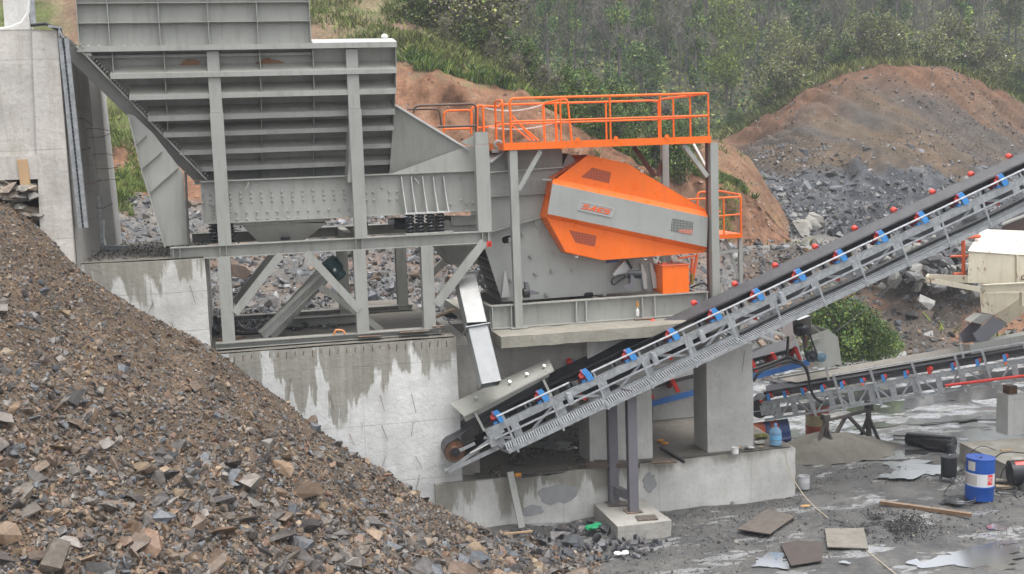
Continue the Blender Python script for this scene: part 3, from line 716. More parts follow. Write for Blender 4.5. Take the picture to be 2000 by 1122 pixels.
def tree_parts(seed, H, lean, r0, nb, cols_bark=(.13,.115,.10)):
    rnd = random.Random(seed); V_, F_ = [], []
    def seg(pts, ra, rb, n=5):
        mb = MB(); m_ = len(pts)
        mb.tube(pts, 1, n); a = np.array(mb.v); 
        for i in range(m_):
            c = np.array(pts[i]); r = ra+(rb-ra)*i/(m_-1); a[i*n:(i+1)*n] = c+(a[i*n:(i+1)*n]-c)*r
        return a, [f for f in mb.f if len(f) == 4]
    tr = [(lean*H*(k/6)**1.4+rnd.uniform(-.08,.08)*k*.5, rnd.uniform(-.08,.08)*k*.5, H*.92*k/6) for k in range(7)]
    vs, fs = seg(tr, r0, r0*.25, 6); V_.append(vs); F_.append(np.array(fs)); off = len(vs); tips = []
    bv, bf = [], []; boff = 0
    for k in range(nb):
        t = rnd.uniform(.3, .98); i = min(int(t*6), 5); b = Vector(tr[i]).lerp(Vector(tr[i+1]), t*6-i)
        az = rnd.uniform(0, 6.28); L = H*rnd.uniform(.18, .34)*(1.25-t*.7); el = rnd.uniform(.4, 1.15)
        d = Vector((math.cos(az)*math.cos(el), math.sin(az)*math.cos(el), math.sin(el)))
        pts = [b, b+d*L*.5+Vector((0,0,.05*L)), b+d*L+Vector((0,0,.18*L))]
        vs, fs = seg(pts, r0*.38*(1.1-t*.6), .02, 4); bv.append(vs); bf.append(np.array(fs)+boff); boff += len(vs); tips.append(pts)
        for q in range(4):
            s_ = rnd.uniform(.35, 1); b2 = Vector(pts[0]).lerp(Vector(pts[2]), s_); d2 = (d+Vector((rnd.uniform(-1,1), rnd.uniform(-1,1), rnd.uniform(-.2,1)))*.8).normalized(); L2 = L*rnd.uniform(.3, .6)
            vs, fs = seg([b2, b2+d2*L2], .035, .012, 3); bv.append(vs); bf.append(np.array(fs)+boff); boff += len(vs)
            tips.append([b2, b2+d2*L2*.5, b2+d2*L2])
    T = np_mesh('trunk', V_[0], F_[0], np.tile(cols_bark, (len(V_[0]), 1))); bvv = np.concatenate(bv)
    B = np_mesh('branches', bvv, np.concatenate(bf), np.tile(np.array(cols_bark)*1.15, (len(bvv), 1)))
    return T, B, tips
def twig_cloud(name, rng, tips, n, cols, fine=1.0):
    """bare twigs: slender blades springing from the limb ends"""
    t = rng.integers(0, len(tips), n); a = np.array([list(tips[i][0]) for i in range(len(tips))]); b = np.array([list(tips[i][-1]) for i in range(len(tips))])
    s_ = rng.uniform(.25, 1, (n, 1)); o = a[t]*(1-s_)+b[t]*s_; d = rng.normal(size=(n, 3)); d[:, 2] = np.abs(d[:, 2])*.9+.3; d /= np.linalg.norm(d, axis=1)[:, None]
    L = rng.uniform(.5, 1.5, (n, 1))*fine; w_ = np.cross(d, rng.normal(size=(n, 3))); w_ /= np.linalg.norm(w_, axis=1)[:, None]; w_ *= rng.uniform(.018, .036, (n, 1))*fine**.7
    v = np.stack([o-w_, o+w_, o+d*L+w_*.2, o+d*L-w_*.2], 1).reshape(-1, 3); return np_mesh(name, v, np.arange(n*4).reshape(n, 4), leaf_cols(n, rng, cols))

rg = np.random.default_rng(5)
G1 = [(.14,.185,.05),(.175,.215,.06),(.09,.13,.04),(.20,.23,.07)]
G2 = [(.22,.28,.05),(.28,.33,.06),(.17,.24,.045),(.12,.17,.04)]
G3 = [(.06,.125,.05),(.085,.16,.055),(.045,.09,.038),(.13,.20,.06)]
GB = [(.20,.175,.15),(.24,.215,.19),(.16,.14,.125),(.21,.185,.15)]
GO = [(.25,.24,.09),(.20,.20,.075),(.30,.29,.10),(.16,.18,.07)]
GW = [(.30,.28,.22),(.36,.34,.29),(.20,.19,.14),(.12,.13,.07)]
KINDS = []
def kind(name, label, seed, H, r0, nb, leaves, crown, twigs=0, lean=.05):
    T, B, tips = tree_parts(seed, H, lean, r0, nb, crown.get('bark', (.15,.135,.12)))
    g = np.random.default_rng(seed); ms = [('trunk', T, BARK), ('branches', B, BARK)]
    if twigs: ms.append(('twigs', twig_cloud('twigs', g, tips, int(twigs*.45), crown.get('tw', GB), crown.get('f', 1.)), LEAF))
    if leaves: ms.append(('crown', crown_mesh('crown', g, leaves, crown['h0']*H, crown['h1']*H, crown['r'], crown['c'], crown.get('s', (.18,.42)), crown.get('k', 16), crown.get('t', 1.)), LEAF))
    for _, me, mt in ms: me.materials.append(mt)
    KINDS.append((name, label, ms))
kind('bare_tree', 'bare grey brown tree with fine twigs in the hillside forest', 1, 11, .16, 16, 900, dict(h0=.45, h1=1, r=2.6, c=GO, s=(0.074,0.155)), 1500)
kind('bare_tree', 'bare grey brown tree with fine twigs in the hillside forest', 2, 12.5, .15, 18, 320, dict(h0=.5, h1=1, r=2.6, c=GO, s=(0.074,0.155)), 1700, .1)
kind('ivy_tree', 'tall tree wrapped in dark green ivy in the hillside forest', 3, 12, .2, 10, 3000, dict(h0=.05, h1=1.0, r=1.25, c=G3+G1[:1], s=(0.099,0.223), k=26, t=1.5), 600)
kind('ivy_tree', 'tall tree wrapped in dark green ivy in the hillside forest', 4, 10, .2, 10, 2600, dict(h0=.05, h1=1.0, r=1.0, c=G3+G2[:2], s=(0.099,0.223), k=24, t=1.5), 500)
kind('leafing_tree', 'tree with fresh yellow green leaves in the hillside forest', 5, 8.5, .13, 14, 3800, dict(h0=.2, h1=1, r=2.2, c=G2+[(.30,.36,.08)]+G1[:2], s=(0.087,0.198), k=22), 500)
kind('olive_tree', 'dull olive green tree in the hillside forest', 6, 10, .16, 14, 3400, dict(h0=.3, h1=1, r=2.7, c=G1+GO, s=(0.093,0.223), k=24), 700)
kind('brown_tree', 'brownish tree with sparse early leaves in the hillside forest', 7, 9.5, .15, 16, 1800, dict(h0=.3, h1=1, r=2.5, c=GO+GB, s=(0.081,0.174), k=26), 1300)
kind('dark_tree', 'dark green dense tree in the hillside forest', 8, 8, .15, 10, 4000, dict(h0=.1, h1=1, r=2.1, c=G3+G1, s=(0.112,0.248), k=20), 300)
kind('pale_shrub', 'pale grey blossoming shrub along the crest of the quarry mound', 9, 3.4, .05, 10, 2600, dict(h0=.05, h1=1, r=1.7, c=GW+G1+GO, s=(.07,.17), k=22, f=.5), 500)
kind('green_shrub', 'green shrub on the slope', 10, 2.2, .05, 9, 3200, dict(h0=.02, h1=1, r=1.3, c=G1+G3+[G2[2]], s=(.05,.12), k=22, f=.35), 500)
kind('brown_shrub', 'tangled brown bramble on the slope', 11, 2.0, .04, 12, 1300, dict(h0=.02, h1=1, r=1.4, c=GO+GB+G1[:2], s=(.05,.11), k=20, f=.35), 1800)
def plant(ki, p, s, rnd, label=None, group=None, stretch=1.0, name=None):
    nm, lb, ms = KINDS[ki]; t = thing(name or nm, label or lb, 'shrub' if 'shrub' in nm else 'tree', (p[0], p[1], p[2]-.15*s), group)
    t.rotation_euler = (0, 0, rnd.uniform(0, 6.28)); t.scale = (s, s, s*stretch)
    for pn, me, mt in ms:
        o = bpy.data.objects.new(pn, me); COL.objects.link(o); o.parent = t
    return t
rnd = random.Random(12)
GRP = {0:'bare trees in the forest',1:'bare trees in the forest',2:'ivy clad trees in the forest',3:'ivy clad trees in the forest',4:'fresh green trees in the forest',5:'olive trees in the forest',6:'brownish trees in the forest',7:'dark trees in the forest'}
rowsn = [(.29, 28), (.34, 30), (.40, 32), (.46, 34), (.52, 34), (.58, 34), (.64, 32), (.70, 28), (.77, 20)]
for v_, n_ in rowsn:
    for k in range(n_):
        u_ = .27+.62*(k+rnd.uniform(-.35, .35))/n_; vv = v_+rnd.uniform(-.035, .035)
        q = FH.surf(np.array([u_]), np.array([vv]))[0]
        right = u_ > .70
        ki = rnd.choices(range(8), weights=[6, 6, 2, 2, 1.2 if not right else .3, 2, 3, 1.2] if right else [1.6, 1.6, 3, 3, 3.6, 3.2, 1.6, 2.4])[0]
        plant(ki, q, rnd.uniform(.62, .98)*(.9 if ki in (0, 1) else 1), rnd, None, GRP[ki], rnd.uniform(1.05, 1.5))
# named, distinct trees
plant(4, P(1420, 205, d=92), .95, rnd, 'bright yellow green tree standing out against the dark forest left of the mound', stretch=1.15)
plant(3, P(1360, 170, d=98), .85, rnd, 'slim ivy column beside the bright yellow green tree')
plant(3, P(1880, 105, d=104), 1.1, rnd, 'lone yellow green ivy clad tree above the right end of the mound')
plant(7, P(1260, 235, d=90), .8, rnd, 'small dark conical tree above the orange railing of the crusher platform')
# shrubs along the crest of the mound
for k in range(44):
    u_ = .2+.75*(k+rnd.uniform(-.4, .4))/44; q = QM.surf(np.array([u_]), np.array([rnd.uniform(.895, .985)]))[0]
    ki = 8 if rnd.random() < .7 else rnd.choice([9, 10])
    plant(ki, q, rnd.uniform(.65, 1.05), rnd, {8:None, 9:'green shrub growing along the crest of the quarry mound', 10:'brown bramble growing along the crest of the quarry mound'}[ki], {8:'pale shrubs along the mound crest', 9:'green shrubs along the mound crest', 10:'brambles along the mound crest'}[ki])
# green bushes at the left foot of the mound
for k in range(9):
    q = P(rnd.uniform(1385, 1560), 0, d=1); u_ = rnd.uniform(.0, .22); q = QM.surf(np.array([u_]), np.array([rnd.uniform(.90, .96)]))[0]
    plant(9, q, rnd.uniform(.3, .6), rnd, 'fresh green shrub at the left shoulder of the quarry mound', 'green shrubs at the left shoulder of the mound')
# bushes on the left hillside ridge
for k in range(46):
    t = k/45; u_ = .42+.40*t; q = HL.surf(np.array([u_+rnd.uniform(-.01, .01)]), np.array([rnd.uniform(.74, .87)]))[0]
    ki = 10 if (rnd.random() < .5) else 9
    plant(ki, q, rnd.uniform(.4, .8), rnd, {9:'green shrub on the ridge of the left hillside', 10:'tangled brown bramble on the ridge of the left hillside'}[ki], {9:'green shrubs on the left hillside', 10:'brambles on the left hillside'}[ki])
for k in range(14):      # the big bramble mass
    q = P(rnd.uniform(830, 960), rnd.uniform(60, 130), d=53); plant(10, q, rnd.uniform(1.0, 1.5), rnd, 'large dark bramble thicket on the left hillside near the forest edge', 'bramble thicket on the left hillside')
for k in range(22):      # low bushes right of the crusher on the falling ridge
    u_ = rnd.uniform(.66, .83); q = HL.surf(np.array([u_]), np.array([rnd.uniform(.56, .82)]))[0]
    ki = rnd.choice([9, 9, 10]); plant(ki, q, rnd.uniform(.45, .9), rnd, {9:'low green shrub on the slope behind the crusher platform', 10:'low brown bramble on the slope behind the crusher platform'}[ki], {9:'low shrubs behind the platform', 10:'low brambles behind the platform'}[ki])
# the round bush in the yard
for k in range(9):
    q = P(1585+19*k, 690+k, d=37.5+(k % 2)*.8); 
    plant(9, q, [.6, .75, .85, .85, .8, .7, .6, .5, .4][k], rnd, 'round green bush growing at the foot of the bank beside the conveyor head', 'bushes at the foot of the bank')

# grass and undergrowth: nobody could count it
def tufts(name, patch, n, ul, uh, vl, vh, size, cols, label, cat, seed, mask=None, lift=.0, blade=True):
    g = np.random.default_rng(seed); u_ = g.uniform(ul, uh, n); v_ = g.uniform(vl, vh, n); p_ = patch.surf(u_, v_)
    if mask is not None: k = mask(p_, u_, v_, g); p_ = p_[k]
    n = len(p_); s_ = g.uniform(*size, n); p_[:, 2] += s_*lift
    if blade:
        ya = g.uniform(0, 6.28, n); wx, wy = np.cos(ya)*.16, np.sin(ya)*.16; ln = g.normal(0, .45, (n, 2)); hh = s_*1.5; z0_ = np.zeros(n)
        a_ = np.stack([-wx*s_, -wy*s_, z0_], 1); t_ = np.stack([ln[:,0]*hh, ln[:,1]*hh, hh*.8], 1)
        v = np.stack([p_+a_, p_-a_, p_+t_-a_*.2, p_+t_+a_*.25], 1).reshape(-1, 3); f = np.arange(n*4).reshape(n, 4)
    else: v, f = cards(p_, s_, g)
    link_mesh(name, np_mesh(name, v, f, leaf_cols(n, g, cols, .3)), LEAF, kind='stuff', label=label, cat=cat)
tufts('grass', HL, 150000, 0, 1, .60, .93, (.07,.24), G1+G2[2:]+[DRY,(.24,.22,.10),(.20,.17,.09)], 'rough grass and weeds on the left hillside above the cut', 'grass', 3, lambda p_, u_, v_, g: fbm(p_, .6, 4, 21)+g.uniform(-.07,.07,len(p_))+sm(.3,.65,u_)*.10-sm(.80,.9,u_)*.3 > .578)
tufts('meadow_grass', HL, 22000, 0, .2, .36, .60, (.06,.2), G2[2:]+G1, 'bright green weeds seen between the abutment and the hopper', 'grass', 4, lambda p_, u_, v_, g: fbm(p_, .5, 4, 21)+(v_-.42)*.6 > .5)
tufts('cut_edge_weeds', HL, 26000, .45, .92, .575, .615, (.08,.25), G2+G3+[(.3,.3,.2)], 'green weeds hanging over the edge of the red cut face', 'weeds', 5, lambda p_, u_, v_, g: fbm(p_, 1.2, 3, 5) > .46)
tufts('undergrowth', FH, 110000, .2, .95, .1, .85, (.14,.36), G1+G2[:2]+GO+G3, 'undergrowth covering the forest floor on the far hillside', 'undergrowth', 6, None, .9, False)
tufts('bank_weeds', QM, 2600, 0, 1, .12, .6, (.10,.3), G2, 'scattered small green weeds on the quarry bank', 'weeds', 7, lambda p_, u_, v_, g: fbm(p_, .35, 3, 55) > .66)
tufts('slope_weeds', HL, 16000, .70, .90, .42, .64, (.05,.15), G1+G2+GO, 'weeds on the red slope right of the crusher', 'weeds', 8, lambda p_, u_, v_, g: fbm(p_, .7, 4, 15) > .52)
tufts('crest_grass', QM, 14000, 0, 1, .88, .93, (.12,.4), G1+GO, 'grass fringe on the crest of the quarry mound', 'grass', 9, None)
# ============================================================ CONCRETE WORKS
YL, YM, YF = 22.77, 22.88, 23.15            # plinth front, main wall front, steel frame front
def rough_block(mb, x0, x1, y0, y1, z0, z1, n=(14, 4, 8), amp=.012, seed=1, batter=0.):
    """block with slightly uneven faces and edges"""
    def face(fn, a, b):
        off = len(mb.v); mb.grid(fn, a, b)
        pts = np.array(mb.v[off:]); d = (fbm(pts, 1.7, 3, seed)-.5)*amp*2; e = (fbm(pts, 9, 2, seed+3)-.5)*amp
        c = np.array([(x0+x1)/2, (y0+y1)/2, (z0+z1)/2]); r = np.sign(pts-c)*np.array([1,1,1]); pts = pts+(d+e)[:, None]*r
        if batter: pts[:, 0] += batter*(pts[:, 2]-z0)
        mb.v[off:] = [tuple(p) for p in pts]
    L = lambda a, b, t: a+(b-a)*t
    face(lambda u, v: (L(x0,x1,u), y0, L(z0,z1,v)), n[0], n[2]); face(lambda u, v: (L(x0,x1,u), y1, L(z0,z1,v)), n[0], n[2])
    face(lambda u, v: (x0, L(y0,y1,u), L(z0,z1,v)), n[1], n[2]); face(lambda u, v: (x1, L(y0,y1,u), L(z0,z1,v)), n[1], n[2])
    face(lambda u, v: (L(x0,x1,u), L(y0,y1,v), z1), n[0], n[1]); face(lambda u, v: (L(x0,x1,u), L(y0,y1,v), z0), n[0], n[1])
    return mb
def cblock(name, label, cat, mat, *a, topmat=None, **k):
    t = thing(name, label, cat, ((a[0]+a[1])/2, (a[2]+a[3])/2, a[4]))
    mb = rough_block(MB(), *a, **k); part('wall', mb, mat, t)
    if topmat:
        tb = MB(); x0, x1, y0, y1, z0, z1 = a
        tb.grid(lambda u, v: (x0+.03+(x1-x0-.06)*u, y0+.03+(y1-y0-.06)*v, z1+.022), 20, 10); pts = np.array(tb.v); pts[:, 2] += (fbm(pts, 2.5, 4, 3)-.5)*.02; tb.v = [tuple(p) for p in pts]
        part('wet_top', tb, topmat, t)
    return t
def wires(t, pts, y, seed, name='rebar_stub', L=(.2,.4)):
    r_ = random.Random(seed)
    for px, py in pts:
        a = P(px, py, y=y+.05); l = r_.uniform(*L); d = Vector((r_.uniform(-.12,.12), -r_.uniform(.04,.1), -l)); b = a+d
        mb = MB(); mb.tube([a, a+Vector((0,-.07,-.02)), b+Vector((0,-.05,0))], .0045, 4); part(name, mb, RUSTY, t)
X895 = P(897, 800, y=YM).x
XL = P(400, 690, y=YM).x - 3.5
mw = cblock('concrete_wall', 'tall pale concrete wall streaked by brown water runs beneath the steel frame', 'wall', CONC_MAIN, XL, X895, YM, 29.3, -.3, 3.97, n=(34, 10, 22), seed=4)
tp = MB(); tp.grid(lambda u, v: (XL+.02+(X895-XL-.04)*u, YM+.02+6.3*v, 4.0), 30, 24); pts = np.array(tp.v); pts[:, 2] += (fbm(pts, 1.5, 4, 3)-.5)*.04; tp.v = [tuple(p) for p in pts]
part('wet_top', tp, CONC_WET, mw)
wires(mw, [(742,770),(803,768),(706,822),(745,828),(806,822),(752,888),(811,888),(682,845),(818,925),(568,735),(640,760)], YM, 5)
# row of short starter bars on the wall edge
mb = MB(); r_ = random.Random(8)
for k in range(26):
    x = -.1+k*.165; mb.bar((x, YM-.004, 3.93), (x+r_.uniform(-.02,.02), YM-.006, 3.93-r_.uniform(.05,.14)), .012, .012)
part('starter_bars', mb, RUSTY, mw, kind='stuff')
# plinth, running on behind as the floor under the crusher
x0 = P(850, 950, y=YL).x; x1 = P(1553, 880, y=YL).x
lw = cblock('concrete_plinth', 'long low concrete plinth with grey cement patches in front of the piers', 'wall', CONC_LOW, x0, x1, YL, YL+6.5, -.3, 1.03, n=(40, 18, 7), amp=.02, seed=9)
tp = MB(); tp.grid(lambda u, v: (x0+.9+(x1-x0-.95)*u, YL+.05+6.4*v, 1.055), 40, 30); pts = np.array(tp.v); pts[:, 2] += (fbm(pts, 1.6, 4, 13)-.5)*.045; tp.v = [tuple(p) for p in pts]
part('wet_top', tp, CONC_WET, lw)
for i, a in enumerate([(1075,870,.5,.45),(1050,928,.42,.14),(1015,905,.25,.12),(1230,850,.2,.1)]): puddle(*a, seed=40+i, z=1.085)
CPAT = plain('cement_patch', (.30,.305,.31), .9, 0, .2, 5)
for (px, py, w_, h_) in [(1090,965,.9,.45),(1270,945,.3,.42),(1040,998,.5,.2)]:
    c = P(px, py, y=YL-.022); r_ = random.Random(px); pts = [(c.x+w_/2*math.cos(t)*(1+r_.uniform(-.3,.25)), YL-.016-(.004 if px == 1060 else 0), c.z+h_/2*math.sin(t)*(1+r_.uniform(-.3,.2))) for t in [6.283*k/16 for k in range(16)]]
    gp = MB(); gp.prism(pts, (0, .03, 0)); part('cement_patch', gp, CPAT, lw)

# piers under the crusher slab
def pier(pxl, pxr, py, label, yf=YL+.25, dep=.75, z1=3.72):
    a = P(pxl, py, y=yf).x; b = P(pxr, py, y=yf).x
    return cblock('concrete_pier', label, 'pillar', CONC_PIER, a, b, yf, yf+dep, 1.0, z1, n=(8, 6, 12), amp=.012, seed=int(pxl))
p1_ = pier(1150, 1273, 800, 'middle concrete pier behind the two legs of the conveyor support')
p2_ = pier(1381, 1471, 800, 'broad right concrete pier below the orange platform corner leg', z1=3.35)
wires(p2_, [(1452,682)], YL+.25, 4, L=(.5,.51))
p3_ = pier(1085, 1120, 830, 'dark far pier seen under the tall conveyor', yf=YL+3.6, dep=1.4)
p5_ = pier(1275, 1390, 800, 'shaded rear concrete wall between the two front piers', yf=YL+3.4, dep=.6)
x0 = P(975, 690, y=YL+.5).x; x1 = P(1380, 700, y=YL+.5).x
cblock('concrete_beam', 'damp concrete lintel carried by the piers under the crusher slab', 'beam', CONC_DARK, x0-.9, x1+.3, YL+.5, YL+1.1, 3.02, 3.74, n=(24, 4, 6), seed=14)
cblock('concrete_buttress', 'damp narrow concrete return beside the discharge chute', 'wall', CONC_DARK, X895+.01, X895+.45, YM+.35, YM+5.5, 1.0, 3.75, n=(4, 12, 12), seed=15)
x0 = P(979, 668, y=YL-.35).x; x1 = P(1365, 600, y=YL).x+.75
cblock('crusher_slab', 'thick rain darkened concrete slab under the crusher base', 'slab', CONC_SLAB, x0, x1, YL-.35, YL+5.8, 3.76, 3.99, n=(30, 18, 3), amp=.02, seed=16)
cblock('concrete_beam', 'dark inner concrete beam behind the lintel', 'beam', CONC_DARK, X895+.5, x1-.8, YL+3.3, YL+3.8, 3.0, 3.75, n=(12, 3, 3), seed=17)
# footing of the conveyor support
b0 = P(1204, 1057, z=0); 
cblock('concrete_footing', 'low square concrete footing carrying the conveyor support legs', 'footing', CONC_DARK, 6.95, 8.05, 21.15, 23.3-.6, -.1, .3, n=(10, 12, 3), amp=.02, seed=19)
# pedestal left of the frame
xa = P(150, 560, y=YM+.15).x; xb = P(406, 600, y=YM+.15).x
ped = cblock('concrete_pedestal', 'stained concrete pedestal stepping up below the hopper support column', 'pedestal', CONC_PED, xa, xb, YM+.15, YM+5.4, 3.2, 5.82, n=(16, 12, 12), seed=21)
tp = MB(); tp.grid(lambda u, v: (xa+.02+(xb-xa-.04)*u, YM+.2+5.1*v, 5.845), 16, 14); pts = np.array(tp.v); pts[:, 2] += (fbm(pts, 2, 4, 3)-.5)*.03; tp.v = [tuple(p) for p in pts]
part('wet_top', tp, CONC_WET, ped)
wires(ped, [(371,555),(300,590),(335,625)], YM+.15, 6, L=(.15,.4))
g_ = np.random.default_rng(4); n = 900; p_ = np.stack([g_.uniform(xa, xb, n), YM+.5+4.6*g_.uniform(0, 1, n), np.full(n, 5.86)], 1)
stamp('spilled_stones', p_, np.clip(g_.lognormal(-3.4,.4,n), .02, .1), pick(g_, n, GREYC*.6), ROCK, RS, 51, label='dark grit spilled on top of the stained pedestal', cat='grit')
# left abutment: front wall, long side face running back, far wing
t = thing('abutment_wall', 'high rough cast concrete abutment wall at the left edge above the rubble', 'wall', (-4, 22.6, 3))
yA = YM-.25; xl = P(-200, 300, y=yA).x
zt = P(60, 58, y=yA).z
xt = P(112, 60, y=yA).x; xm = P(165, 535, y=yA).x; zb = P(165, 535, y=yA).z-1
def slab4(name, q, dy, mat):           # q: 4 (x,z) corners of the front face
    mb = MB(); a = [(x, yA, z) for x, z in q]
    def fn(u, v):
        x = (q[0][0]*(1-u)+q[1][0]*u)*(1-v)+(q[3][0]*(1-u)+q[2][0]*u)*v; z = (q[0][1]*(1-u)+q[1][1]*u)*(1-v)+(q[3][1]*(1-u)+q[2][1]*u)*v
        return x, z
    off = 0; mb.grid(lambda u, v: (fn(u, v)[0], dy[0], fn(u, v)[1]), 18, 26); pts = np.array(mb.v); pts[:, 1] += (fbm(pts, 1.2, 4, 31)-.5)*.09; mb.v = [tuple(p) for p in pts]
    mb.grid(lambda u, v: (fn(1, v)[0], dy[0]+(dy[1]-dy[0])*u, fn(1, v)[1]), 14, 20); mb.grid(lambda u, v: (fn(u, 1)[0], dy[0]+(dy[1]-dy[0])*v, fn(u, 1)[1]), 10, 8)
    return part(name, mb, mat, t)
zlow = P(60, 345, y=yA).z
xr_top = P(112, 60, y=yA).x; xr_bot = P(150, 545, y=yA).x
f = lambda z: xr_top+(xr_bot-xr_top)*(zt-z)/(zt-P(150,545,y=yA).z)
slab4('front_wall', [(xl, zlow), (f(zlow)-.3, zlow), (f(zt)-.3, zt), (xl, zt)], (yA, yA+5), CONC_LEFT)
slab4('corner_column', [(f(zb)-.62, zb), (f(zb), zb), (f(zt), zt-.02), (f(zt)-.42, zt-.02)], (yA-.06, yA+4.4), CONC_LEFT)
mb = MB(); mb.bar((xl, yA-.03, zlow+.18), (f(zlow)-.5, yA-.03, zlow+.16), .12, .42); part('ground_beam', mb, CONC_LEFT, t)
# recessed dry stone infill under the ground beam, each stone a piece of the wall
r_ = random.Random(21)
mb = MB(); mb.box(xl, f(zlow)-.5, yA+.5, yA+.8, zb, zlow); part('dark_backing', mb, plain('wet_dark_earth', (.05,.04,.035), .9), t)
for k in range(64):
    px = r_.uniform(-30, 64); py = r_.uniform(360, 470); c = P(px, py, y=yA+.06+r_.uniform(-.1,.1)); sv, sf = RS[r_.randrange(18)]
    w_ = r_.uniform(.3, .55); v_ = sv*np.array([w_, .5, w_*r_.uniform(.5,.8)])*1.25; R = np.array(Matrix.Rotation(r_.uniform(-.25,.25), 3, 'Y')@Matrix.Rotation(r_.uniform(-.4,.4), 3, 'Z'))
    v_ = v_@R.T+np.array(c)-np.array(ORG[t.name]); cc = pick(g_, 1, np.array([(.30,.28,.245),(.22,.21,.195),(.34,.30,.25),(.26,.21,.165)]))
    me = np_mesh('stone', v_, sf, np.tile(cc, (len(v_), 1))); me.materials.append(ROCK); o = bpy.data.objects.new('stone', me); COL.objects.link(o); o.parent = t
# far wing: light pilaster at the back of the side face
y2 = yA+3.9; xw0 = P(188, 330, y=y2).x; w2 = MB()
qt, qb = P(178, 165, y=y2), P(206, 490, y=y2)
w2.hexa([(qb.x-.05, y2-.12, qb.z-1.), (qb.x+.28, y2-.12, qb.z-1.), (qb.x+.28, y2+1.2, qb.z-1.), (qb.x-.05, y2+1.2, qb.z-1.)], [(qt.x-.06, y2-.12, qt.z+.9), (qt.x+.14, y2-.12, qt.z+.9), (qt.x+.14, y2+1.2, qt.z+.9), (qt.x-.06, y2+1.2, qt.z+.9)])
part('rear_pilaster', w2, concrete('pale_pilaster', (.62,.61,.575), stain=.45), t)
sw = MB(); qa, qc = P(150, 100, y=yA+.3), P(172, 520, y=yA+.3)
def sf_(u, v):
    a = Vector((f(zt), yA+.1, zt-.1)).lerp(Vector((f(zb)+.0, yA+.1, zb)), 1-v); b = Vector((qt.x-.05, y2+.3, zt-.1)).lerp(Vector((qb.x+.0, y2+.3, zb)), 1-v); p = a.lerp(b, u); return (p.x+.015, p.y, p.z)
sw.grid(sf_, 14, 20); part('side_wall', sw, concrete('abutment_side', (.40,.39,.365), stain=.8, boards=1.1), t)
# rebar spikes bristling out of the side face
for px, py, L in [(137,222,.5),(152,232,.45),(140,292,.6),(160,290,.3),(150,360,.55),(172,358,.4),(178,250,.7),(190,268,.6),(196,302,.5),(198,355,.5),(150,430,.4),(192,405,.5),(203,330,.45),(160,490,.4),(158,520,.35)]:
    a = P(px, py, y=yA+1.2+(px-140)*.04); mb = MB(); mb.tube([a-Vector((.2,0,0)), a+Vector((.1, 0, r_.uniform(-.03,.03))), a+Vector((L*.6, -r_.uniform(0,.15), r_.uniform(-.15,.12)))], .008, 4); part('rebar_stub', mb, RUSTY, t)
# board leaning on the ground beam
mb = MB(); mb.bar(P(50,362,y=yA-.13), P(43,312,y=yA-.1), .17, .03, (0,1,0)); solo('board', mb, WOODL, 'short pale board standing upright against the rough ground beam', 'board')
# concrete post on the wall and pale pipe beside it
a = P(37, 55, y=yA+.5); mb = MB(); rough_block(mb, a.x-.22, a.x+.2, yA+.4, yA+.8, a.z-.1, a.z+1.2, n=(3,3,4), seed=41)
solo('concrete_post', mb, CONC, 'pale concrete post standing on top of the left abutment', 'post')
mb = MB(); a = P(66, 52, y=yA+.5); mb.bar(a, a+Vector((0,0,1.2)), .09, .09); solo('steel_post', mb, GALV, 'thin galvanised post beside the concrete post on the abutment', 'post')
mb = MB(); mb.tube([P(-20,60,y=yA+.2), P(20,54,y=yA+.2), P(42,45,y=yA+.2), P(55,25,y=yA+.2), P(57,-10,y=yA+.2)], .025, 6); solo('white_cable', mb, WHITEP, 'white cable curving up beside the concrete post on the abutment', 'cable')
# perforated cable tray running down the side of the wall
tr = thing('cable_tray', 'galvanised perforated cable tray hanging down the side of the abutment', 'cable tray', P(160, 440, y=yA))
a, b, c = P(116, 58, y=yA-.05), P(124, 75, y=yA-.05), P(163, 445, y=yA+.1)
mb = MB(); mb.chan(b, c, .17, .10, .008, (0,-1,0), 1); mb.bar(P(95,52,y=yA-.05), a+Vector((.04,0,.02)), .16, .03); mb.bar(a, b, .16, .03); part('tray', mb, GALV, tr)
mb = MB(); 
for k in range(44): q = b.lerp(c, (k+.5)/44)+Vector((.0, -.056, 0)); mb.box(q.x-.015, q.x+.015, q.y-.004, q.y+.002, q.z-.035, q.z+.035)
part('slots', mb, DARKM, tr, kind='stuff')
mb = MB(); mb.tube([P(60,50,y=yA-.03), P(90,47,y=yA-.03), P(118,60,y=yA-.06), P(126,95,y=yA-.08)], .03, 6); part('cables', mb, DARKM, tr)
tr = thing('cable_duct', 'bent galvanised cable duct lying at the foot of the abutment wing', 'cable duct', P(200, 480, y=y2-.3))
mb = MB(); e = [P(165,405,y=y2-.9), P(194,398,y=y2-.3), P(193,440,y=y2-.3), P(196,478,y=y2-.5), P(208,488,y=y2-.6), P(247,484,y=y2-.6)]
mb.bar(e[0], e[1], .06, .34); mb.bar(e[2]+Vector((0,0,.3)), e[3], .14, .08, (0,1,0)); mb.bar(e[3]+Vector((-.02,0,-.05)), e[5], .22, .09); part('duct', mb, GALV, tr)
mb = MB(); mb.tube([P(202,430,y=y2-.35), P(202,465,y=y2-.35), P(206,480,y=y2-.45), P(222,486,y=y2-.6)], .03, 6); part('pipe', mb, WHITEP, tr)

